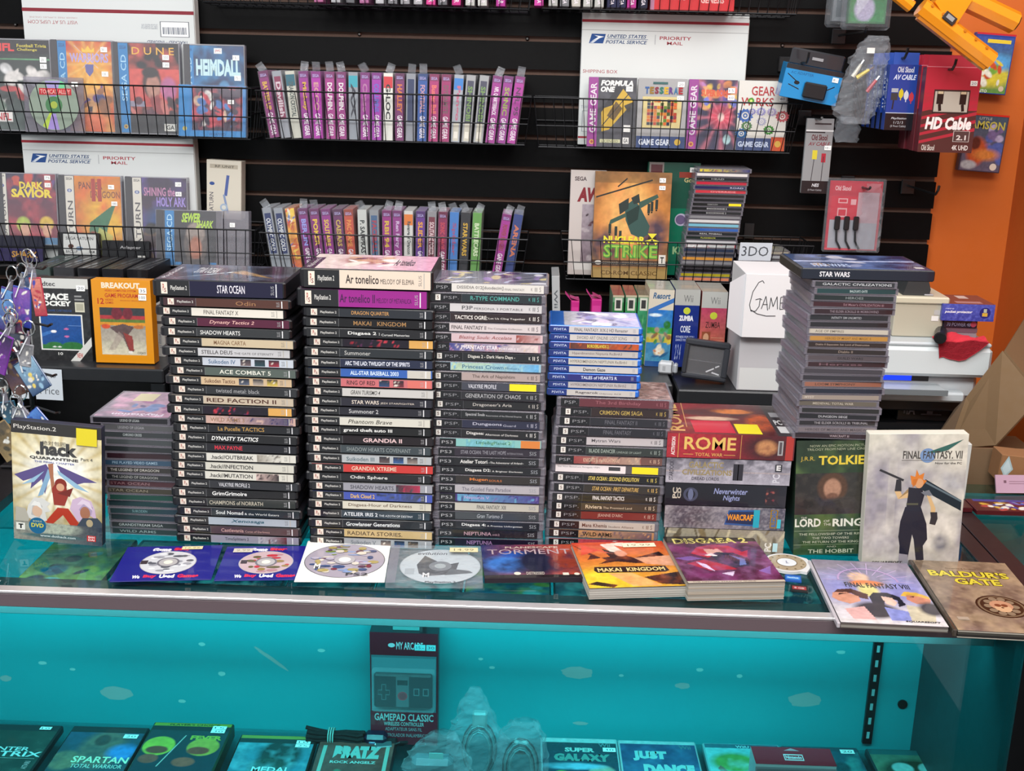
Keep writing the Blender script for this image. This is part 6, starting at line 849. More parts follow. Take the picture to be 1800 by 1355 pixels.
# game box pile
def flatbox(label, i, z, h, w, xc, L, topd=None, rz=0, d=.16, body='2c2c30', y=1.603, sidepr=None, name='game_box'):
    return fbox(name, label, 'game box', 0, 0, 0, 0, 0, d, body, L, loc=(xc, y, z), wh=(w, h), topd=topd, rz=rz, group='big game boxes piled beside the clear stack', sidepr=sidepr, bm='gloss')
xr = .2945; HB = .0376
flatbox('beige ancient crowd game box at the bottom of its pile', 4, Z0+.0002, .040, .180, xr+.001, [art([('h', '8c8878', '8c8476'), ('blobs', 26, ['5c5444', 'a8a08c', '74664c', 'b0a890', '3c3830'], 0, .3, 1, 1)], 0, 0, 1, 1, 71), ('r', .04, .2, .09, .6, 'a82c34'), T('CIVILIZATION IV', .2, .3, .7, .6, 'c8b890', .02), T('PC', .84, .15, .9, .5, 'd8d4cc', .04, 0, 90), ('r', .91, .15, .95, .5, 'a8ccd4')])
flatbox('silver blue game box with orange title in an ornate frame, fourth in its pile', 3, Z0+.041, .0355, .180, xr-.001, [art([('h', 'a09ca0', '3c3c4c'), ('n', 5, '5c5864', .6), ('e', .2, .5, .2, .6, '4c4850', .6), ('n', 12, 'b0acb0', .3)], 0, 0, 1, 1, 72), ('p', [(.5, .2), (.53, .85), (.76, .9), (.78, .15)], '2c548c'), ('p', [(.51, .28), (.54, .78), (.75, .82), (.77, .22)], '24304c'), T('WARCRAFT', .52, .4, .76, .68, 'd88c28', .04), ('r', .74, .1, .79, .9, '2c9cb0'), ('r', .88, .1, .94, .92, '8c6c28'), T('BLIZZARD', .89, .15, .93, .9, '2c60a0', .03, 0, 90), ('r', .94, .1, .97, .5, '3cb0c0')])
flatbox('near-black game box with fine blue swirled title, third in its pile', 2, Z0+.0775, .0345, .180, xr-.002, [art([('h', '101018', '181a24')], 0, 0, 1, 1, 73), T('PC', .06, .3, .1, .8, 'b8b0a0', .03, 0, 90), T('CD', .1, .3, .13, .8, 'b8b0a0', .03, 0, 90), ('e', .21, .5, .011, '3c4054'), ('e', .21, .5, .007, '181a24'), ('e', .21, .5, .004, '5c6480', .009), T('Neverwinter', .4, .55, .68, .82, '848cb4', .02, .2), T('Nights', .48, .2, .62, .5, '848cb4', .02, .2), art([('h', '281820', '1c1820'), ('blobs', 9, ['7c2c34', 'a85c50', '3c2c30'], 0, 0, 1, 1)], .83, .12, .94, .9, 3)])
flatbox('silver space strategy game box, second in its pile', 1, Z0+.1130, .0385, .184, xr-.001, [art([('v', '9c9aa4', '54525c'), ('n', 4, 'b0aeb8', .5), ('r', 0, .45, 1, .5, 'a89890', .6)], 0, 0, 1, 1, 74), T('STARDOCK', .025, .1, .06, .9, '3c3a44', .02, 0, 90), T('GALACTIC', .18, .62, .46, .88, '8a7c54', .03), T('CIVILIZATIONS', .13, .33, .53, .56, '8a7c54', .03), T('DREAD LORDS', .21, .12, .43, .25, '4c4850', .02), T('II', .54, .15, .62, .82, '26242c', .1), ('r', .875, .55, .93, .85, '26262c'), T('E', .885, .6, .92, .82, 'c8c8c8', .05), T('PC', .86, .1, .92, .45, 'c0c0c8', .03, 0, 90)])
flatbox('crimson Roman war game box with golden title on top of its pile', 0, Z0+.1525, .0375, .188, xr, [art([('h', '8c1c28', '4c141c'), ('e', .2, .5, .3, .8, 'a02430', .8), ('e', .8, .5, .2, .5, '3c181c', .6), ('e', .78, .5, .08, .3, 'b07c50', .5), ('n', 9, '5c1820', .3)], 0, 0, 1, 1, 75), T('ACTIVISION', .035, .1, .065, .85, 'd8ccc8', .03, 0, 90), ('l', (.09, 0), (.09, 1), .0008, 'c8a04c'), T('ROME', .135, .34, .54, .88, 'd0ac5c', .02), T('TOTAL WAR', .225, .08, .44, .22, 'c89c50', .01), ('l', (.13, .15), (.21, .15), .0008, 'c89c50'), ('l', (.45, .15), (.54, .15), .0008, 'c89c50'), ('l', (.58, 0), (.58, 1), .0006, 'c89c50'), ('r', .87, .2, .91, .8, '9c9c9c'), ('r', .88, .25, .90, .75, '4c4448'), ('r', .93, 0, .99, 1, 'a03028')],
        topd=[('a', [('h', '8c2028', '2c2020'), ('e', .45, .7, .3, .15, '4c2c28', .5), ('e', .6, .75, .16, .08, 'c87434', .5), ('e', .8, .4, .12, .25, 'b04c20', .5), ('e', .4, .5, .2, .06, 'c8a890', .4), ('n', 8, '4c1c20', .4), ('r', .87, 0, 1, 1, '2a2628')], 0, 0, 1, 1, .0015, 8), ('r', .22, .05, .54, .42, 'b81c34'), T('ROME', .03, .08, .15, .95, 'c8a060', .02, 0, 90), ('l', (.17, .2), (.2, 1), .001, 'c8a060'), ('r', .56, .04, .75, .34, 'ded01c'), ('r', .9, .1, .97, .3, 'c8c8c8'), T('PC', .9, .35, .96, .5, 'd0d0d0', .03), ('r', .9, .6, .97, .75, '8c8c90')])
# ================= flat things on the counter =================
def flat(name, label, cat, bl, br, tl, t, body, L, z=Z0, bm='card', fm='gloss', group=None, res=None, fr=None, dz=.0003, edge=None):
    zt = z+t; O = onZ(*bl, zt); A = onZ(*br, zt); B = onZ(*tl, zt); U = A-O; w = np.linalg.norm(U); a = math.atan2(U[1], U[0]); V = B-O; h = abs(-math.sin(a)*V[0]+math.cos(a)*V[1])
    o = thing(name, label, cat, (O[0], O[1], z+dz), (0, 0, a), group); m = MB(); tb = t-.0001
    if edge:
        n_ = int(tb/.0011); k = tb/n_
        for i in range(n_): j = .0003+.0004*((i*7) % 4)/3; m.box(j, j, .0002+i*k, w-j, h-j, (i+1)*k, edge[(i*i+i//3) % len(edge)], 'paper')
        m.build('page_block', o); m = MB(); m.box(0, 0, tb, w, h, tb+.0006, body, 'gloss'); m.build('cover', o)
    else: m.box(0, 0, 0, w, h, tb, body, bm, min(.0008, tb*.3)); m.build('body', o)
    m = MB(); f = Face(m, (0, 0, tb+(.0007 if edge else 0)), (w, 0, 0), (0, h, 0), fm); st = [q for q in L if q[0] == 's']; draw(f, [q for q in L if q[0] != 's'] or [('r', 0, 0, 1, 1, body)])
    c_ = m.build('cover_print', o)
    if st: m = MB(); f = Face(m, (0, 0, tb+(.0007 if edge else 0)+.001), (w, 0, 0), (0, h, 0), 'paper'); draw(f, st); m.build('price_sticker', c_)
    if fr: fr(o, w, h)
    return o
def disc(cx, cy, r, cols, f, hole='b8b4b0', face=None):
    f.ell(cx, cy, r, 'a8a8ac', n=44); f.ell(cx, cy, r*.985, cols[0], n=44)
def gs(label, bl, br, tl, dl, seed, u0):
    def fr(o, w, h):
        m = MB(); f = Face(m, (0, 0, .0022), (w, 0, 0), (0, h, 0), 'gloss'); cx, cy = .5, .5; r = h*.335
        f.ell(cx, cy, r, 'a8a4a8', n=40); f.ell(cx, cy, r*.97, dl[0], n=40); rg = random.Random(seed)
        for i in range(22):
            a = rg.uniform(0, 6.28); q = rg.uniform(.35, .85)*r; f.ell(cx+q*math.cos(a)/w, cy+q*math.sin(a)/h, rg.uniform(.003, .009), rg.choice(dl[1:]), rg.uniform(.002, .005), 8)
        f.text(u0, cx-.2, .66, cx+.2, .74, dl[1], .03); f.ell(cx, cy, r*.4, '6c6870', n=24); f.ell(cx, cy, r*.33, 'a8a4a4', n=24); f.ell(cx, cy, r*.16, 'e0dcc8', n=20); f.rect(.22, .46, .29, .56, '3c3034'); m.build('disc', o)
    return fr
G1 = [('r', 0, 0, 1, 1, '1f1f78'), T('Game', .28, .84, .48, .95, 'e0dce4', .08), T('Stop', .5, .84, .7, .95, 'c82c44', .08), T('We', .2, .06, .28, .15, 'e0dce4', .06), T('Buy', .31, .06, .44, .16, 'c82c50', .06), T('Used', .47, .06, .62, .16, 'e0dce4', .06), T('Games', .65, .06, .86, .16, 'c82c50', .06)]
flat('disc_sleeve', 'blue used-game disc sleeve with grey disc, left one of two', 'disc sleeve', (192, 1022), (371, 1018), (205, 962), .002, '1f1f78', G1+[('s', .69, .92, .03, .011, '12.99', 'c8bc90', '7c7450')], group=None, fr=gs('', 0, 0, 0, ['c0c0c4', '54545c', '8c8c94', 'd8d8dc'], 1, ''))
flat('disc_sleeve', 'blue used-game disc sleeve with red lettered disc, right one of two', 'disc sleeve', (376, 1020), (540, 1018), (389, 961), .002, '1f1f78', G1+[('s', .2, .86, .028, .014, '9.99', 'b8b0a4', '7c7450')], fr=gs('', 0, 0, 0, ['b8a0a4', 'b0303c', '8c7440', 'a87c84', '5c5434'], 2, ''))
def wd(o, w, h):
    m = MB(); f = Face(m, (0, 0, .0014), (w, 0, 0), (0, h, 0), 'gloss'); r = .0585; cx, cy = .5, .5; f.ell(cx, cy, r, '5c5c60', n=44); rg = random.Random(5)
    f.ell(cx, cy, r*.98, '9c94a0', n=44)
    for i in range(60):
        a = rg.uniform(0, 6.28); q = r*math.sqrt(rg.uniform(.12, .74)); f.ell(cx+q*math.cos(a)/w, cy+q*math.sin(a)/h, rg.uniform(.003, .010), rg.choice(['3c4c74', '6c7c3c' if a < 3 else 'b08c8c', 'a8a0b0', '5c3c50', 'c8c0b4', 'a09058', '7c90b8', '74303c']), rg.uniform(.002, .006), 8)
    f.text('M', .17, .28, .24, .4, 'd0d0d0', .04); f.text('PS2', .55, .13, .8, .19, '3c3c44', .01); f.ell(cx, cy, r*.26, 'a8a4a8', n=24); f.ell(cx, cy, r*.15, 'e0dcd4', n=20); m.build('disc', o)
flat('disc_sleeve', 'plain white paper sleeve showing a colourful disc, centre of the counter', 'disc sleeve', (517, 1025), (676, 1026), (530, 953), .0012, 'cfccc8', [('r', 0, 0, 1, 1, 'd2d0cc')], bm='paper', fm='paper', fr=wd, dz=.0026)
def jd(o, w, h):
    m = MB(); f = Face(m, (0, 0, .0035), (w, 0, 0), (0, h, 0), 'gloss'); r = .0585; cx, cy = .55, .52; f.ell(cx, cy, r, 'a8b0b4', n=44); f.ell(cx, cy, r*.97, 'b4bcc0', n=44)
    f.poly([(.3, .55), (.38, .8), (.45, .72), (.6, .55), (.75, .62), (.72, .42), (.62, .3), (.4, .25), (.33, .32)], '2c2e32'); f.poly([(.66, .45), (.86, .4), (.9, .34), (.6, .28)], '4c5054'); f.ell(cx, cy, r*.28, '6c7074', n=24); f.ell(cx, cy, r*.14, '9ca4a4', n=20)
    f.text('evilution', .3, .82, .62, .9, '3c3e44', .01, .2); f.text('PlayStation.2', .4, .07, .72, .13, '24262a', .03); f.text('M', .37, .22, .44, .34, 'd8d8d8', .04); f.rect(.18, .3, .28, .45, '9ca4a8'); m.build('disc', o)
flat('jewel_case', 'clear disc case lying flat with grey black silhouette disc and price label', 'disc case', (677, 1024), (849, 1025), (683, 958), .009, '8c9496', [('r', .0, .0, .1, 1, '5c6868', 'clear'), ('s', .80, .86, .042, .016, '14.99', 'c4bc94', '6c6450')], bm='film', fm='wrap', fr=jd)
def tr(o, w, h):
    pass
flat('game_box', 'slim dark blue and orange boxed game lying flat, orange hand painting', 'game box', (852, 1016), (1030, 1014), (858, 958), .009, '2c1c24', [('a', [('h', '24305c', 'a84424'), ('e', .25, .4, .22, .25, '3468b0', .5), ('e', .35, .7, .16, .1, '2850a0', .5), ('e', .55, .45, .2, .4, '181a30', .6), ('e', .85, .45, .15, .25, '7c2c1c', .6), ('n', 7, '1c1c38', .5), ('r', 0, 0, 1, .08, '1c1418')], 0, 0, 1, 1, .0014, 9), T('PLANESCAPE', .25, .88, .8, .94, 'b8a898', .02), T('TORMENT', .06, .7, .92, .85, 'a89498', .0), ('e', .33, .12, .005, 'd0c8b8'), T('DISTRESSED', .42, .08, .6, .16, 'b8b0a0', .01), ('r', .78, .06, .84, .13, 'd0c8b8'), ('e', .92, .09, .004, 'd0c8b8')], bm='gloss')
flat('strategy_guide', 'orange and black strategy guide book with white crowned flame figure, left of two', 'book', (1036, 1035), (1210, 1030), (1017, 955), .0165, '2c1c1c', [('a', [('v', 'c8982c', 'b83c2c'), ('e', .2, .15, .3, .25, 'd8bc2c', .7), ('p', [(.0, .95), (.15, .7), (.1, .6), (.35, .66), (.3, .85), (.6, .62), (.9, .75), (1, .5), (.6, .5), (.4, .55), (.2, .5), (.3, .58)], '241418'), ('p', [(.3, .95), (.38, .78), (.55, .7), (.45, .92), (.55, .88), (.7, .97), (.5, .98)], 'd8c4b8'), ('p', [(.1, .95), (.4, .72), (.25, .8), (.05, .7)], 'c84434'), ('e', .48, .73, .06, .07, 'c89078', .3), ('p', [(.6, .62), (1, .66), (1, .42), (.7, .48)], 'c89070'), ('p', [(.6, .2), (1, .3), (1, .02), (.75, .05)], '241418'), ('p', [(.25, .3), (.5, .3), (.75, .02), (.45, .02)], 'd8a060'), ('p', [(0, .08), (.25, .0), (.3, .05), (.1, .13)], '241814'), ('n', 10, 'c8602c', .2)], 0, 0, 1, 1, .0012, 10), ('p', [(.12, .36), (.14, .44), (.88, .43), (.9, .33), (.85, .3), (.15, .31)], '2a1816'), T('MAKAI  KINGDOM', .16, .33, .86, .41, 'd8bc7c', .03), ('s', .72, .90, .05, .014, '19.99', 'd4ccb0', '7c7460')], bm='paper', edge=['a8a49c', '8c8880', 'b8b4ac', '9c9890'])
flat('strategy_guide', 'thick purple and red strategy guide book with red haired figure, right of two', 'book', (1210, 1026), (1381, 1023), (1180, 944), .0265, '2c1c30', [('a', [('v', '4c1c34', '3c2038'), ('n', 5, '6c2c58', .8), ('p', [(.2, .6), (.3, .74), (.5, .8), (.66, .76), (.76, .62), (.84, .66), (.78, .5), (.6, .52), (.5, .62), (.36, .5)], 'a82430'), ('p', [(.36, .7), (.52, .7), (.56, .6), (.48, .52), (.38, .56)], 'c89888'), ('p', [(.34, .72), (.48, .68), (.5, .74), (.58, .6), (.62, .7), (.5, .8)], '8c1c28'), ('p', [(.4, .56), (.48, .62), (.66, .6), (.78, .48), (.74, .3), (.56, .28), (.44, .4)], '1c2030'), ('p', [(.6, .56), (.74, .46), (.72, .34), (.64, .32), (.68, .44)], '5c6ca0'), ('p', [(.1, .38), (.3, .46), (.5, .34), (.6, .24), (.3, .22)], '982434'), ('p', [(.0, .5), (.18, .54), (.3, .48), (.12, .44)], '6c4c8c'), ('p', [(.8, .2), (.96, .3), (.9, .12)], '7c5ca0'), ('p', [(.4, .16), (.55, .2), (.5, .1)], 'c8b8d0'), ('p', [(.2, .42), (.25, .3), (.35, .2), (.3, .35)], 'c8b8d8'), ('p', [(.42, .6), (.33, .55), (.48, .53)], 'd8d4d0'), ('n', 12, '8c5c88', .3), ('r', 0, .86, 1, 1, '1c1418')], 0, .03, 1, 1, .0012, 11), ('r', 0, 0, 1, .04, 'b0a494'), T('DISGAEA 2', .08, .83, .9, .95, 'c0b468', .03), T('DISGAEA', .1, .84, .7, .93, '4c4424', .0), T('THE OFFICIAL STRATEGY GUIDE', .05, .01, .7, .03, '5c4c44', .01)], bm='paper', edge=['a09c94', '8c8478', 'b0aca4', '98948c', 'b8a894'])
# disc cartridge
p = onZ(1383, 989, Z0+.004); t = thing('mini_disc_cartridge', 'small white round game disc cartridge beside the thick purple guide', 'disc', (p[0], p[1], Z0+.0003), (0, 0, rad(-14)))
m = MB(); pts = [(.0325*math.cos(a), .0325*math.sin(a)) for a in [math.pi*.05*i for i in range(10, 51)]]; pts = [(.0325*math.cos(math.radians(a)), .0325*math.sin(math.radians(a))) for a in range(60, 311, 10)]+[(.030, -.026), (.034, -.01), (.034, .012), (.028, .024)]
m.prism(pts, 2, 0, .0042, 'c8c8c8', 'plastic'); m.build('shell', t)
m = MB(); f = Face(m, (-.03, -.03, .0044), (.06, 0, 0), (0, .06, 0), 'gloss'); f.ell(.5, .5, .0285, '8c7c64', n=32); f.ell(.5, .5, .0275, 'a09078', n=32)
for i in range(12): f.ell(.5+.4*math.cos(i*.53), .5+.4*math.sin(i*.53), .0018, '6c5c44', n=6)
f.ell(.5, .5, .0155, '7c6c58', n=24); f.ell(.5, .5, .014, 'd4d8dc', n=24); f.text('3', .46, .5, .5, .58, '5c5c80', .02); f.text('5-', .48, .42, .56, .5, '5c5c80', .02); m.build('disc', t)
for nm, lab, px, py, c_, L in (('memory_card', 'tiny blue memory card in front of the white disc cartridge', 1394, 1016, '1c4c9c', [('r', .08, .3, .92, .8, '3c80c8'), T('SanDisk', .15, .5, .85, .7, 'c8d8e8', .02)]), ('memory_card', 'tiny black and red memory card nearest the counter edge', 1405, 1034, '1c1c20', [('r', .08, .3, .92, .85, '8c2c34'), T('8 GB', .2, .45, .8, .7, 'c8a8a8', .02)])):
    q = onZ(px, py, Z0+.002); t = thing(nm, lab, 'memory card', (q[0], q[1], Z0+.0003), (0, 0, rad(-10))); m = MB(); m.prism([(-.0115, -.011), (.0115, -.011), (.0115, .011), (-.008, .011), (-.0115, .008)], 2, 0, .002, c_, 'plastic'); m.build('body', t); m = MB(); draw(Face(m, (-.0115, -.011, .0021), (.023, 0, 0), (0, .020, 0)), L); m.build('label', t)
def sq8(o, w, h):
    pass
f8 = [('a', [('v', 'c8c4c8', '7c7484'), ('e', .5, .55, .7, .25, '8484b8', .9), ('e', .45, .72, .25, .2, '7c7890', .5), ('e', .4, .72, .1, .08, 'c8a890', .4), ('e', .45, .62, .16, .05, 'c87440', .4), ('e', .43, .5, .1, .1, 'c8c078', .5), ('p', [(.06, .44), (.12, .5), (.26, .52), (.4, .44), (.38, .36), (.3, .38), (.24, .45)], '4c2c28'), ('p', [(.06, .45), (.2, .46), (.3, .4), (.3, .33), (.18, .28), (.08, .32), (.03, .37)], 'c08870'), ('p', [(.1, .41), (.22, .45), (.12, .44)], '3c2420'), ('p', [(.4, .4), (.46, .47), (.6, .48), (.7, .42), (.72, .3), (.64, .26), (.66, .36), (.56, .42), (.5, .26), (.4, .22)], '1c1c28'), ('p', [(.52, .42), (.62, .4), (.65, .33), (.6, .27), (.53, .3)], 'd0b0a0'), ('p', [(.72, .44), (.78, .51), (.9, .5), (1, .44), (.98, .36), (.86, .42)], 'c8a040'), ('p', [(.78, .46), (.9, .44), (1, .4), (.96, .32), (.84, .32), (.76, .38)], 'b87860'), ('p', [(.8, .43), (.86, .45), (.84, .42)], '5c3020'), ('e', .4, .2, .2, .12, '2c2830', .4), ('p', [(.5, .25), (.7, .2), (.78, .03), (.5, .02)], '7c84c0'), ('p', [(.72, .3), (.98, .25), (.9, .03), (.68, .03)], 'b8b098'), ('e', .95, .25, .12, .1, '34323c', .5), ('p', [(.1, .2), (.3, .25), (.36, .04), (.15, .02)], 'c89c98'), ('r', 0, 0, 1, .06, 'c8c4c4', .8)], 0, 0, 1, 1, .0012, 12)]
for a in range(0, 181, 20): f8.append(('l', (.48+.14*math.cos(rad(a)), .66+.11*math.sin(rad(a))), (.48+.46*math.cos(rad(a)), .66+.31*math.sin(rad(a))), .0012, 'b09cc0'))
for a in range(0, 180, 12): f8.append(('l', (.48+.3*math.cos(rad(a)), .66+.2*math.sin(rad(a))), (.48+.3*math.cos(rad(a+12)), .66+.2*math.sin(rad(a+12))), .003, 'a890b8'))
f8 += [T('FINAL FANTASY VIII', .22, .545, .86, .62, '2c2828', .01), T('SQUARESOFT', .62, .035, .95, .06, '2c2a2a', .03, .2)]
def sp1(o, w, h): m = MB(); m.box(-.0045, .0, -.0001, .0, h, .0078, 'b0aab0', 'gloss', .001); m.build('spine', o)
flat('game_manual', 'lilac game guide book with three portrait heads overhanging the counter edge', 'book', (1478, 1094), (1668, 1103), (1432, 984), .0085, '8c8488', f8, bm='paper', fr=sp1, edge=['4c4440', '8c8880', '5c5450'])
bg_ = [('a', [('v', '6c5c58', '7c6c58'), ('n', 5, 'a08c70', .8), ('n', 12, '54463c', .5), ('n', 25, '94826c', .4)], 0, 0, 1, 1, .0012, 13)]
for (w_, y) in (("BALDUR'S", .74), ('GATE', .63)): bg_ += [T(w_, .08 if y > .7 else .3, y, .92 if y > .7 else .78, y+.1, '4c4418', .09), T(w_, .085 if y > .7 else .305, y+.006, .915 if y > .7 else .775, y+.096, 'c8bc3c', .03)]
bg_ += [T('Dungeons & Dragons', .3, .86, .62, .88, '5c4c34', .01), ('e', .6, .34, .034, '241a14', .034), ('e', .6, .34, .031, '6c5c48', .031), ('e', .6, .34, .028, '2c2018', .028)]
for i in range(10): bg_.append(('e', .6+.135*math.cos(i*.628), .34+.1*math.sin(i*.628), .0055, '7c6c58'))
bg_ += [('e', .6, .35, .0155, 'b08468', .015), ('e', .6, .31, .011, 'c09c78', .011), ('e', .565, .35, .0045, '6c3c28'), ('e', .63, .35, .0045, '6c3c28'), ('e', .598, .32, .002, '4c2818'), ('r', .07, .13, .18, .17, '9c9080')]
def sp2(o, w, h): m = MB(); m.box(-.006, .0, -.0001, .0, h, .0112, '3c342c', 'gloss', .0015); m.build('spine', o)
flat('game_manual', 'brown stone-textured game manual with yellow title and skull medallion', 'book', (1684, 1108), (1872, 1118), (1606, 983), .0105, '4c4038', bg_, bm='paper', fr=sp2, edge=['a8a498', '1c1a18', '3c3a34'])
# ================= goods inside the showcase =================
ZU = .8995
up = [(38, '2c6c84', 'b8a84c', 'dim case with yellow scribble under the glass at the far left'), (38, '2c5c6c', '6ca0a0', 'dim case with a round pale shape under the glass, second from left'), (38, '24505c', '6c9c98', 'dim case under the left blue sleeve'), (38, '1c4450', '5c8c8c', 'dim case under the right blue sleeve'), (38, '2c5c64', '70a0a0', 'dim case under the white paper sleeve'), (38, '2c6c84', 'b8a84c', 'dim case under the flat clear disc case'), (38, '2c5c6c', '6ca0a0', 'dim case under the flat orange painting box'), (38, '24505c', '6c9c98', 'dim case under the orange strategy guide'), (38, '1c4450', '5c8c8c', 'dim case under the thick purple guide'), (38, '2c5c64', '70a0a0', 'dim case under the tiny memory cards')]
for i, (px, c1_, c2_, lab) in enumerate(up):
    q = onZ(px, 1030, ZU+.014); x = -.705+.1352*i; t = thing('game_case', lab, 'game case', (x, 1.530, ZU+.0003), (0, 0, rad(random.Random(i).uniform(-.6, .6))), 'cases on the upper glass shelf inside the counter')
    m = MB(); m.box(-.0655, 0, 0, .0655, .185, .0138, '2c3638', 'plastic', .002); m.build('case_shell', t)
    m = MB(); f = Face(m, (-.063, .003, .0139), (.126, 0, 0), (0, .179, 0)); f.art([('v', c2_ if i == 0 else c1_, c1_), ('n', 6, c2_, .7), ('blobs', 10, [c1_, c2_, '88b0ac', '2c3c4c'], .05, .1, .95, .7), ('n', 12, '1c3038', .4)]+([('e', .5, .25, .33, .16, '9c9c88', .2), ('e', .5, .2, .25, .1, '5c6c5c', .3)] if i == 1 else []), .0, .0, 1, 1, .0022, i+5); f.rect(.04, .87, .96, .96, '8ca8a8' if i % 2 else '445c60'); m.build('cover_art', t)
ZL = .5285
def lcase(label, tlx, tly, trx, w, h, shell, ops, L, t=.0145, z=ZL, kind='game_case', dz=.0003, rzo=0, wt='plastic'):
    A = onZ(tlx, tly, z+t); B = onZ(trx, tly+(trx-tlx)*.028, z+t); a = math.atan2((B-A)[1], (B-A)[0])+rad(rzo)
    o = thing(kind, label, 'game case', (A[0], min(A[1], 1.762), z+dz), (0, 0, a), 'game cases on the lower glass shelf inside the counter'); m = MB(); m.box(0, -h, 0, w, 0, t-.0003, shell, wt, .002); m.build('case_shell', o)
    m = MB(); f = Face(m, (.003, -h+.003, t-.0002), (w-.006, 0, 0), (0, h-.006, 0)); f.art(ops, 0, 0, 1, 1, .0016, len(label)); st = [q for q in L if q[0] == 's']; draw(f, [q for q in L if q[0] != 's']); c_ = m.build('cover_art', o)
    if st: m = MB(); f = Face(m, (.003, -h+.003, t+.0008), (w-.006, 0, 0), (0, h-.006, 0), 'paper'); draw(f, st); m.build('price_sticker', c_)
    return o
GC = ('r', 0, .91, 1, 1, '1c2426')
WH = 'b8d0d0'
lcase('dark green case with pale digital lettering, leftmost on the lower shelf', -22, 1271, 116, .134, .188, '181c1e', [('v', '1c2c28', '24342c'), ('n', 8, '34443c', .6)], [GC, T('ENTER', .3, .58, .8, .64, WH, .02), T('MATRIX', .1, .49, 1, .57, WH, .02), ('r', .1, .46, .95, .465, '8ca09c'), T('ATARI', .86, .3, .93, .42, 'a08c8c', .03, 0, 90), ('s', .82, .95, .02, .009, '10')])
lcase('case with armoured warrior and curved pale lettering, second on the lower shelf', 130, 1275, 262, .134, .188, '181c1e', [('v', '2c3c3c', '2c4c68'), ('e', .55, .65, .3, .3, '6c6054', .4), ('e', .5, .78, .1, .09, '4c3c38', .3), ('e', .85, .6, .2, .12, '3c7cc0', .6), ('e', .15, .45, .2, .15, '7c7058', .3), ('n', 9, '243c44', .4)], [GC, T('SPARTAN', .25, .42, .98, .52, 'd0d4b8', .02), T('TOTAL WARRIOR', .28, .34, .95, .4, 'b8c4b8', .01), ('s', .84, .85, .024, .012, '20')])
lcase('yellow banded case with two round yellow shapes, third and raised on lower shelf', 272, 1268, 414, .14, .19, '20301c', [('v', '1c2838', '24383c'), ('e', .2, .62, .2, .15, 'a8a83c', .08), ('e', .2, .56, .14, .06, '7c3c2c', .2), ('e', .76, .62, .2, .14, 'b0983c', .08), ('e', .72, .56, .14, .06, '8c3c2c', .2), ('e', .15, .42, .12, .07, '8c4438', .2), ('e', .6, .38, .14, .07, '9c4c3c', .2)], [('r', 0, .95, 1, 1, '8c8c2c'), T("PLAYER'S CHOICE", .2, .96, .85, .99, '3c3c14', .03), ('r', 0, .88, 1, .95, '1c2426'), T('FEVER', .55, .73, .95, .8, 'a8a43c', .05), ('l', (.48, .8), (.3, .3), .002, 'a8a8a0')]+[('s', .86, .93, .024, .01, '15'), ('s', .86, .87, .024, .01, '30')], z=ZL+.001, t=.026)
lcase('case with soldier silhouette on pale blue cover, fourth on the lower shelf', 424, 1290, 553, .134, .188, '1c2422', [('v', '2c6c84', '3c7c8c'), ('e', .6, .7, .28, .25, '1c3434', .4), ('e', .5, .5, .25, .15, '24403c', .4), ('n', 9, '6ca8b4', .4)], [('r', 0, .95, 1, 1, '8c8c3c'), ('r', 0, .88, 1, .95, '1c2c2c'), T('MEDAL', .3, .42, .8, .5, WH, .02), T('HONOR', .3, .33, .8, .41, WH, .02), ('s', .86, .9, .024, .01, '10'), ('s', .86, .84, .024, .009, '25')])
lcase('reddish brown case with chunky pale title and heads, fifth on the lower shelf', 564, 1292, 702, .134, .188, '181c1e', [('v', '4c3430', '7c4c44'), ('n', 6, '5c3c38', .6), ('blobs', 10, ['4c6c58', '6c8c78', '2c302c'], .05, .1, .95, .45)], [GC, T('BRATZ', .22, .65, .84, .85, '8cb0a8', .09), T('ROCK ANGELZ', .2, .57, .8, .61, 'a8c0b8', .03), ('r', .06, .3, .11, .85, '8ca89c'), ('r', .9, .4, .95, .85, '8ca89c'), ('s', .84, .9, .026, .012, '15')])
lcase('pale edged case with starry planets cover, first right of the cable bags', 950, 1286, 1078, .134, .188, 'a0b0b4', [('v', '1c3858', '14343c'), ('e', .25, .4, .12, .08, '6c9c3c', .2), ('e', .78, .45, .18, .12, 'a0a08c', .2), ('e', .4, .55, .4, .05, '7cb0c8', .6), ('n', 9, '1c4450', .4), ('r', 0, .93, 1, 1, 'a8bcbc')], [T('SUPER', .3, .78, .7, .85, 'a8c0b8', .05), T('GALAXY', .15, .63, .9, .75, '5c8c84', .07), T('Wii', .76, .87, .92, .93, '5c7c80', .02), ('s', .9, .82, .022, .012, '30')], wt='gloss')
lcase('pale edged case with bold dance title lettering, second right of the cable bags', 1084, 1287, 1222, .136, .19, 'a0b0b4', [('v', '2c5078', '243c64'), ('n', 5, '3c6c90', .5), ('e', .2, .42, .1, .12, '34608c', .4), ('r', 0, .95, 1, 1, 'a8bcbc')], [T('JUST', .15, .68, .6, .84, '94bcbc', .09), T('DANCE', .27, .46, .93, .63, '94bcbc', .09), T('2', .75, .3, .9, .44, '8cb0b8', .08), T('Wii', .78, .88, .94, .94, '4c7078', .02)], wt='gloss')
lcase('bright aqua case with green and black splashes beside the red topped box', 1228, 1280, 1356, .134, .188, '7ca8ac', [('v', '8cc0c0', '6cb0b4'), ('e', .35, .7, .3, .15, '5c8c3c', .4), ('e', .7, .45, .2, .2, '2c5054', .3), ('p', [(.1, .6), (.3, .3), (.4, .35), (.15, .65)], '7c5c4c'), ('n', 7, 'a8d0d0', .4), ('r', 0, .93, 1, 1, '2c5c6c')], [T('WiiU', .42, .94, .6, .98, 'a8c4c8', .02), ('s', .86, .9, .026, .018, '25')], wt='gloss')
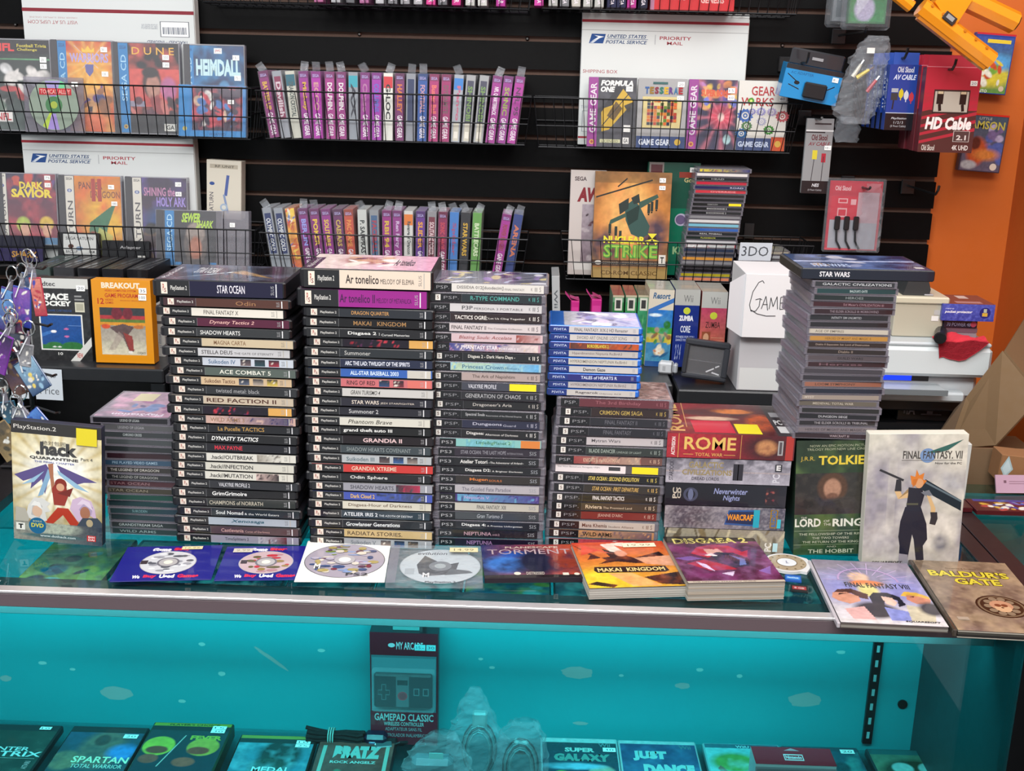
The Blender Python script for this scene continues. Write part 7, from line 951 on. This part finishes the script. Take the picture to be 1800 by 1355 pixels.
lcase('dim teal case with line drawings right of the red topped box', 1362, 1284, 1500, .134, .188, '2c4c54', [('v', '24606c', '1c4c5c'), ('n', 8, '3c8484', .6), ('blobs', 8, ['6cb0a8', '143c44'], .5, .2, .95, .7), ('r', 0, .93, 1, 1, '1c4450')], [T('WiiU', .3, .94, .5, .98, '8cb0b8', .02), ('s', .86, .93, .024, .012, '20')])
lcase('case with cream lettering under a wild face shape, rightmost on the lower shelf', 1510, 1293, 1644, .134, .188, '1c3034', [('v', '8c9064', '4c7060'), ('e', .5, .62, .45, .22, '2c3c2c', .3), ('e', .35, .7, .14, .09, '9cc0bc', .2), ('e', .7, .7, .14, .09, '9cc0bc', .2), ('e', .5, .58, .2, .08, '8c7878', .3), ('e', .5, .45, .4, .06, 'b0b48c', .2)], [('r', 0, .92, 1, 1, '1c5c60'), T('GAME', .22, .3, .85, .42, 'b8c4ac', .07), ('s', .86, .95, .028, .012, '10'), ('s', .88, .87, .026, .01, '30')])
# controller box
def cb(t, w, h):
    m = MB(); m.box(-w*.43, -.012, h*.36, w*.43, -.001, h*.66, '24242a', 'plastic', .003); f = Face(m, (-w*.43, -.0121, h*.36), (w*.86, 0, 0), (0, 0, h*.3)); f.rect(.38, .05, .6, .95, '54585c'); f.rect(.4, .7, .58, .85, '1c1c20'); f.ell(.49, .38, .0085, 'b0303c'); f.ell(.49, .38, .0065, '8c2430'); f.rect(.07, .4, .27, .55, '5c6468'); f.rect(.13, .25, .21, .72, '5c6468'); f.rect(.075, .42, .265, .53, '24242a'); f.rect(.14, .27, .2, .7, '24242a'); f.rect(.68, .4, .78, .62, '5c6468'); f.rect(.695, .43, .765, .59, '24242a'); f.rect(.84, .4, .94, .62, '5c6468'); f.rect(.855, .43, .925, .59, '24242a'); m.build('controller', t, label='black gamepad with round red badge')
    m = MB(); m.box(-w*.46, -.016, h*.33, w*.46, -.0005, h*.70, 'ffffff', 'wrap', .003); m.build('blister', t)
    m = MB(); m.box(-w*.17, .01, h+.0003, w*.22, .012, h+.012, '5c8c8c', 'paper'); m.build('hang_tab', t)
fbox('controller_box', 'dark red boxed wireless gamepad standing inside the counter', 'controller box', 643, 1113, 776, 1262, 1.745, .03, '6c1c28', [('r', 0, .81, 1, 1, '6c1c28'), ('r', .02, .3, .98, .8, '4c6c74'), ('r', .03, .32, .97, .78, '5c848c'), ('r', 0, 0, 1, .3, '742430'), T('MY ARCADE', .39, .855, .78, .92, 'c8bcc0', .02), ('e', .32, .89, .006, 'c8bcc0', .004), T('GAMEPAD CLASSIC', .06, .215, .94, .28, 'a8b4b4', .02), T('WIRELESS CONTROLLER', .2, .17, .8, .205, 'a0a8a8', .02), T('ADAPTATEUR SANS FIL', .22, .125, .77, .155, '94989c', .0), T('CONTROLADOR INALAMBRICO', .14, .07, .85, .1, '94989c', .0), ('s', .74, .88, .018, .011, '15.-', '8cccd0'), ('s', .9, .88, .016, .011, '30', '8cccd0')], parts=cb, topd=[('r', 0, 0, 1, 1, '34141c')], dz=0, loc=(onY(710, 1262, 1.745)[0], 1.745, ZL+.0006), wh=(.1165, onY(710, 1113, 1.745)[2]-ZL))
# bundled cables
p = onZ(602, 1288, ZL); t = thing('cable_bundle', 'bundled black cable held by pale rubber bands beside the boxed gamepad', 'cable', (p[0], 1.735, ZL+.002)); rg = random.Random(2)
m = MB()
for k in range(9):
    a = k*.7; r = .009; oy, oz = r*math.cos(a), .016+r*math.sin(a); m.tube([(-.055+rg.uniform(-.004, .004), oy*1.5, oz+.004), (-.035, oy*1.2, oz), (-.012, oy*.7, .016+(oz-.016)*.7), (.012, oy, oz), (.035, oy*1.3, oz-.002), (.045+rg.uniform(-.003, .003), oy, oz)], .0035, '08080a', 'cloth', 6)
m.build('cable', t)
m = MB()
for x in (-.016, -.012, -.008): m.tube([(x, .0145*math.cos(a*.6283), .0165+.0145*math.sin(a*.6283)) for a in range(10)], .0012, '8cb0a8', 'plastic', 5, True)
m.build('rubber_band', t); m = MB(); m.box(.045, -.012, .002, .085, .014, .026, '14142c', 'plastic', .006); m.box(.055, -.0135, .008, .066, -.012, .016, '5c6c8c', 'gloss', .001); m.build('connector', t)
t = thing('cable_bundle', 'small grey and black connector lying between cable and the gamepad box', 'cable', (onZ(690, 1280, ZL)[0], 1.712, ZL+.002), (0, 0, rad(12))); m = MB(); m.box(-.02, 0, 0, .012, .02, .014, '4c5c60', 'plastic', .003); m.build('connector', t); m = MB(); m.tube([(.012, .01, .008), (.024, .006, .016), (.036, .012, .012), (.030, .02, .004), (.018, .018, .006)], .003, '101014', 'plastic', 6, True); m.build('cable', t)
def cin(t, H):
    m = MB()
    for k in range(6): m.tube([((.018+.002*k)*math.cos(a*.4189)+.0, .003*k-.008, .055+(.040+.002*k)*math.sin(a*.4189)) for a in range(15)], .002, ['5c8c90', '4c7478', '24343a'][k % 3], 'plastic', 5, True)
    m.build('cable', t); m = MB(); m.box(-.012, .0, H*.55, .012, .014, H*.72, '7c9c9c', 'plastic', .003); m.build('connector', t)
def bx(t, H): m = MB(); m.box(-.036, -.0, .012, .03, .03, H*.62, '5c7c84', 'plastic', .008); m.build('grey_device', t); m = MB(); m.box(-.004, -.036, H*.82, .018, -.0352, H*.89, '8ccccc', 'paper'); m.build('price_sticker', t)
def zbag(label, cx, top, bot, Y, prof, seed, parts):
    o = crumpled('cable_bag', label, cx, top, bot, Y, prof, seed, parts, .45); o.location.z = ZL+.004; return o
zbag('crumpled clear bag around a grey device, front left of the bag cluster', 762, 1238, 1380, 1.56, [(0, 0, .045), (.15, .0, .056), (.4, .002, .058), (.65, .005, .05), (.85, .01, .036), (1, .015, .018)], 21, bx)
zbag('tall crumpled clear bag of cables beside the boxed gamepad', 842, 1165, 1330, 1.645, [(0, 0, .04), (.2, .0, .052), (.45, -.004, .05), (.65, -.008, .036), (.85, -.01, .022), (1, -.008, .008)], 22, cin)
zbag('clear bag with pale looped cable, right end of the bag cluster', 915, 1205, 1345, 1.60, [(0, 0, .03), (.15, .0, .04), (.5, .0, .043), (.8, .002, .038), (1, .004, .02)], 23, cin)
p = onZ(1400, 1375, ZL); zt = onY(1400, 1345, 1.475)[2]
fbox('accessory_box', 'red topped white box standing at the front of the lower shelf', 'box', 0, 0, 0, 0, 0, .045, 'b8bcbc', [('r', 0, 0, 1, .97, '8c8c90'), ('r', .02, .3, .98, .95, '747478'), T('Power', .66, .82, .9, .9, '2c2c30', .02)], loc=(onY(1400, 1345, 1.475)[0], 1.475, ZL+.0005), wh=(.119, zt-ZL), topd=[('r', 0, 0, 1, 1, '8c1424'), ('r', .38, .25, .62, .6, 'd8c8cc'), ('r', .39, .3, .61, .55, '8c1424'), T('Nintendo', .4, .34, .6, .52, 'd8c8cc', .03), ('p', [(.4, .8), (.6, .8), (.5, .95)], 'b08088')])
# ================= key ring rack at the left =================
t = thing('key_ring_rack', 'black wire rack at the left edge hung with key rings', 'display rack', (-.86, 1.86, Z0+.022))
m = MB(); m.tube([(0, 0, .0), (0, 0, .36)], .006, '17171a', 'wire', 8); m.build('pole', t); m = MB(); m.box(-.05, -.04, -.002, .04, .04, .004, '17171a', 'plastic', .002); m.build('base', t)
arms = []
for z in (.345, .25, .165, .10):
    m = MB(); m.tube([(0, 0, z), (-.04, -.05, z+.004), (-.07, -.09, z)], .0022, '2a2a2c', 'wire', 5); m.tube([(0, 0, z), (.06, -.05, z+.004), (.075, -.07, z+.012)], .0022, '2a2a2c', 'wire', 5); m.build('arm', t)
CH = [(66, 522, 24, 66, -6, ['a03040', '34409c', 'c87c6c'], 'red topped slim key ring charm at the rack top right'), (38, 540, 36, 70, 6, ['2c3c8c', 'd08c3c', '7c4c9c'], 'blue and orange key ring charm in the upper tier'), (12, 545, 34, 76, 14, ['34286c', 'a8547c', '5c8cc0'], 'violet key ring charm at the left of the upper tier'),
      (22, 612, 52, 56, 5, ['1c1c24', 'b02c34', '3c4454'], 'red and black key ring charm below the upper tier'), (2, 622, 30, 70, 20, ['6c2c8c', 'd84c4c', '241c3c'], 'purple and red key ring charm cut by the left edge'), (56, 660, 44, 62, -32, ['30486c', 'd8c060', '8cb0c8'], 'tilted blue and yellow key ring charm in the middle tier'), (28, 664, 40, 60, -24, ['5c4034', 'b89060', '4c3c5c'], 'tilted brown and gold key ring charm in the middle tier'),
      (4, 690, 26, 90, 10, ['1c2c34', '4c6c70', '2c2424'], 'dark teal key ring charm at the left edge, middle tier'), (60, 742, 46, 34, -40, ['1c3c8c', 'b08470', '4c7cc0'], 'blue key ring charm low behind the upright game case'), (34, 735, 30, 36, 8, ['1c2434', '3c4c6c', '8c9098'], 'navy key ring charm low beside the upright game case'), (10, 775, 46, 66, -32, ['8c7450', 'a83c34', '4c4438'], 'tan and red key ring charm at the bottom left'), (50, 500, 26, 40, 3, ['5c6c8c', 'c8c8cc', '2c3c5c'], 'grey blue key ring charm highest on the rack'), (30, 590, 26, 44, -12, ['7c2c3c', 'e0a050', '2c2444'], 'maroon key ring charm between upper and middle tiers'), (46, 625, 22, 40, 10, ['8c8c90', 'd8d8d8', '5c5c60'], 'silvery key ring charm beside the tilted blue and yellow one'), (16, 725, 28, 40, -10, ['2c5c74', '9cb4bc', '1c2c3c'], 'pale teal key ring charm low on the rack')]
for i, (cx, cy, w_, h_, a, pal, lab) in enumerate(CH):
    Y = 1.70+.012*(i % 4)+(.0 if cy > 600 else .04); p = onY(cx, cy, Y); s_ = 1.78/2000*1.0; w2, h2 = w_*s_*.53, h_*s_*.53
    o = thing('key_ring', lab, 'key ring', tuple(p), (0, rad(a), rad((i*31) % 30-15)), 'key rings hanging on the left rack')
    m = MB(); m.box(-w2, 0, -h2, w2, .003, h2, pal[0], 'gloss', .001); f = Face(m, (-w2, -.0001, -h2), (2*w2, 0, 0), (0, 0, 2*h2)); f.art([('v', pal[0], pal[2]), ('blobs', 14, pal+['d8d4cc'], .05, .05, .95, .95)], .05, .04, .95, .96, .0013, i+3); m.build('charm', o)
    m = MB(); m.box(-.004, -.001, h2-.003, .004, .003, h2+.016, 'b8bcc0', 'clear', .001); m.tube([(.0, 0, h2+.012), (-.010, -.002, h2-.018)], .0012, 'd0d4d8', 'plastic', 4); m.build('strap', o)
    m = MB(); m.tube([(.010*math.cos(k*.5236), .001, h2+.026+.012*math.sin(k*.5236)) for k in range(12)], .0012, 'c0c0c0', 'chrome', 5, True); m.tube([(0, 0, h2+.014), (0, 0, h2+.022)], .002, 'c0c0c0', 'chrome', 6); m.build('split_ring', o)
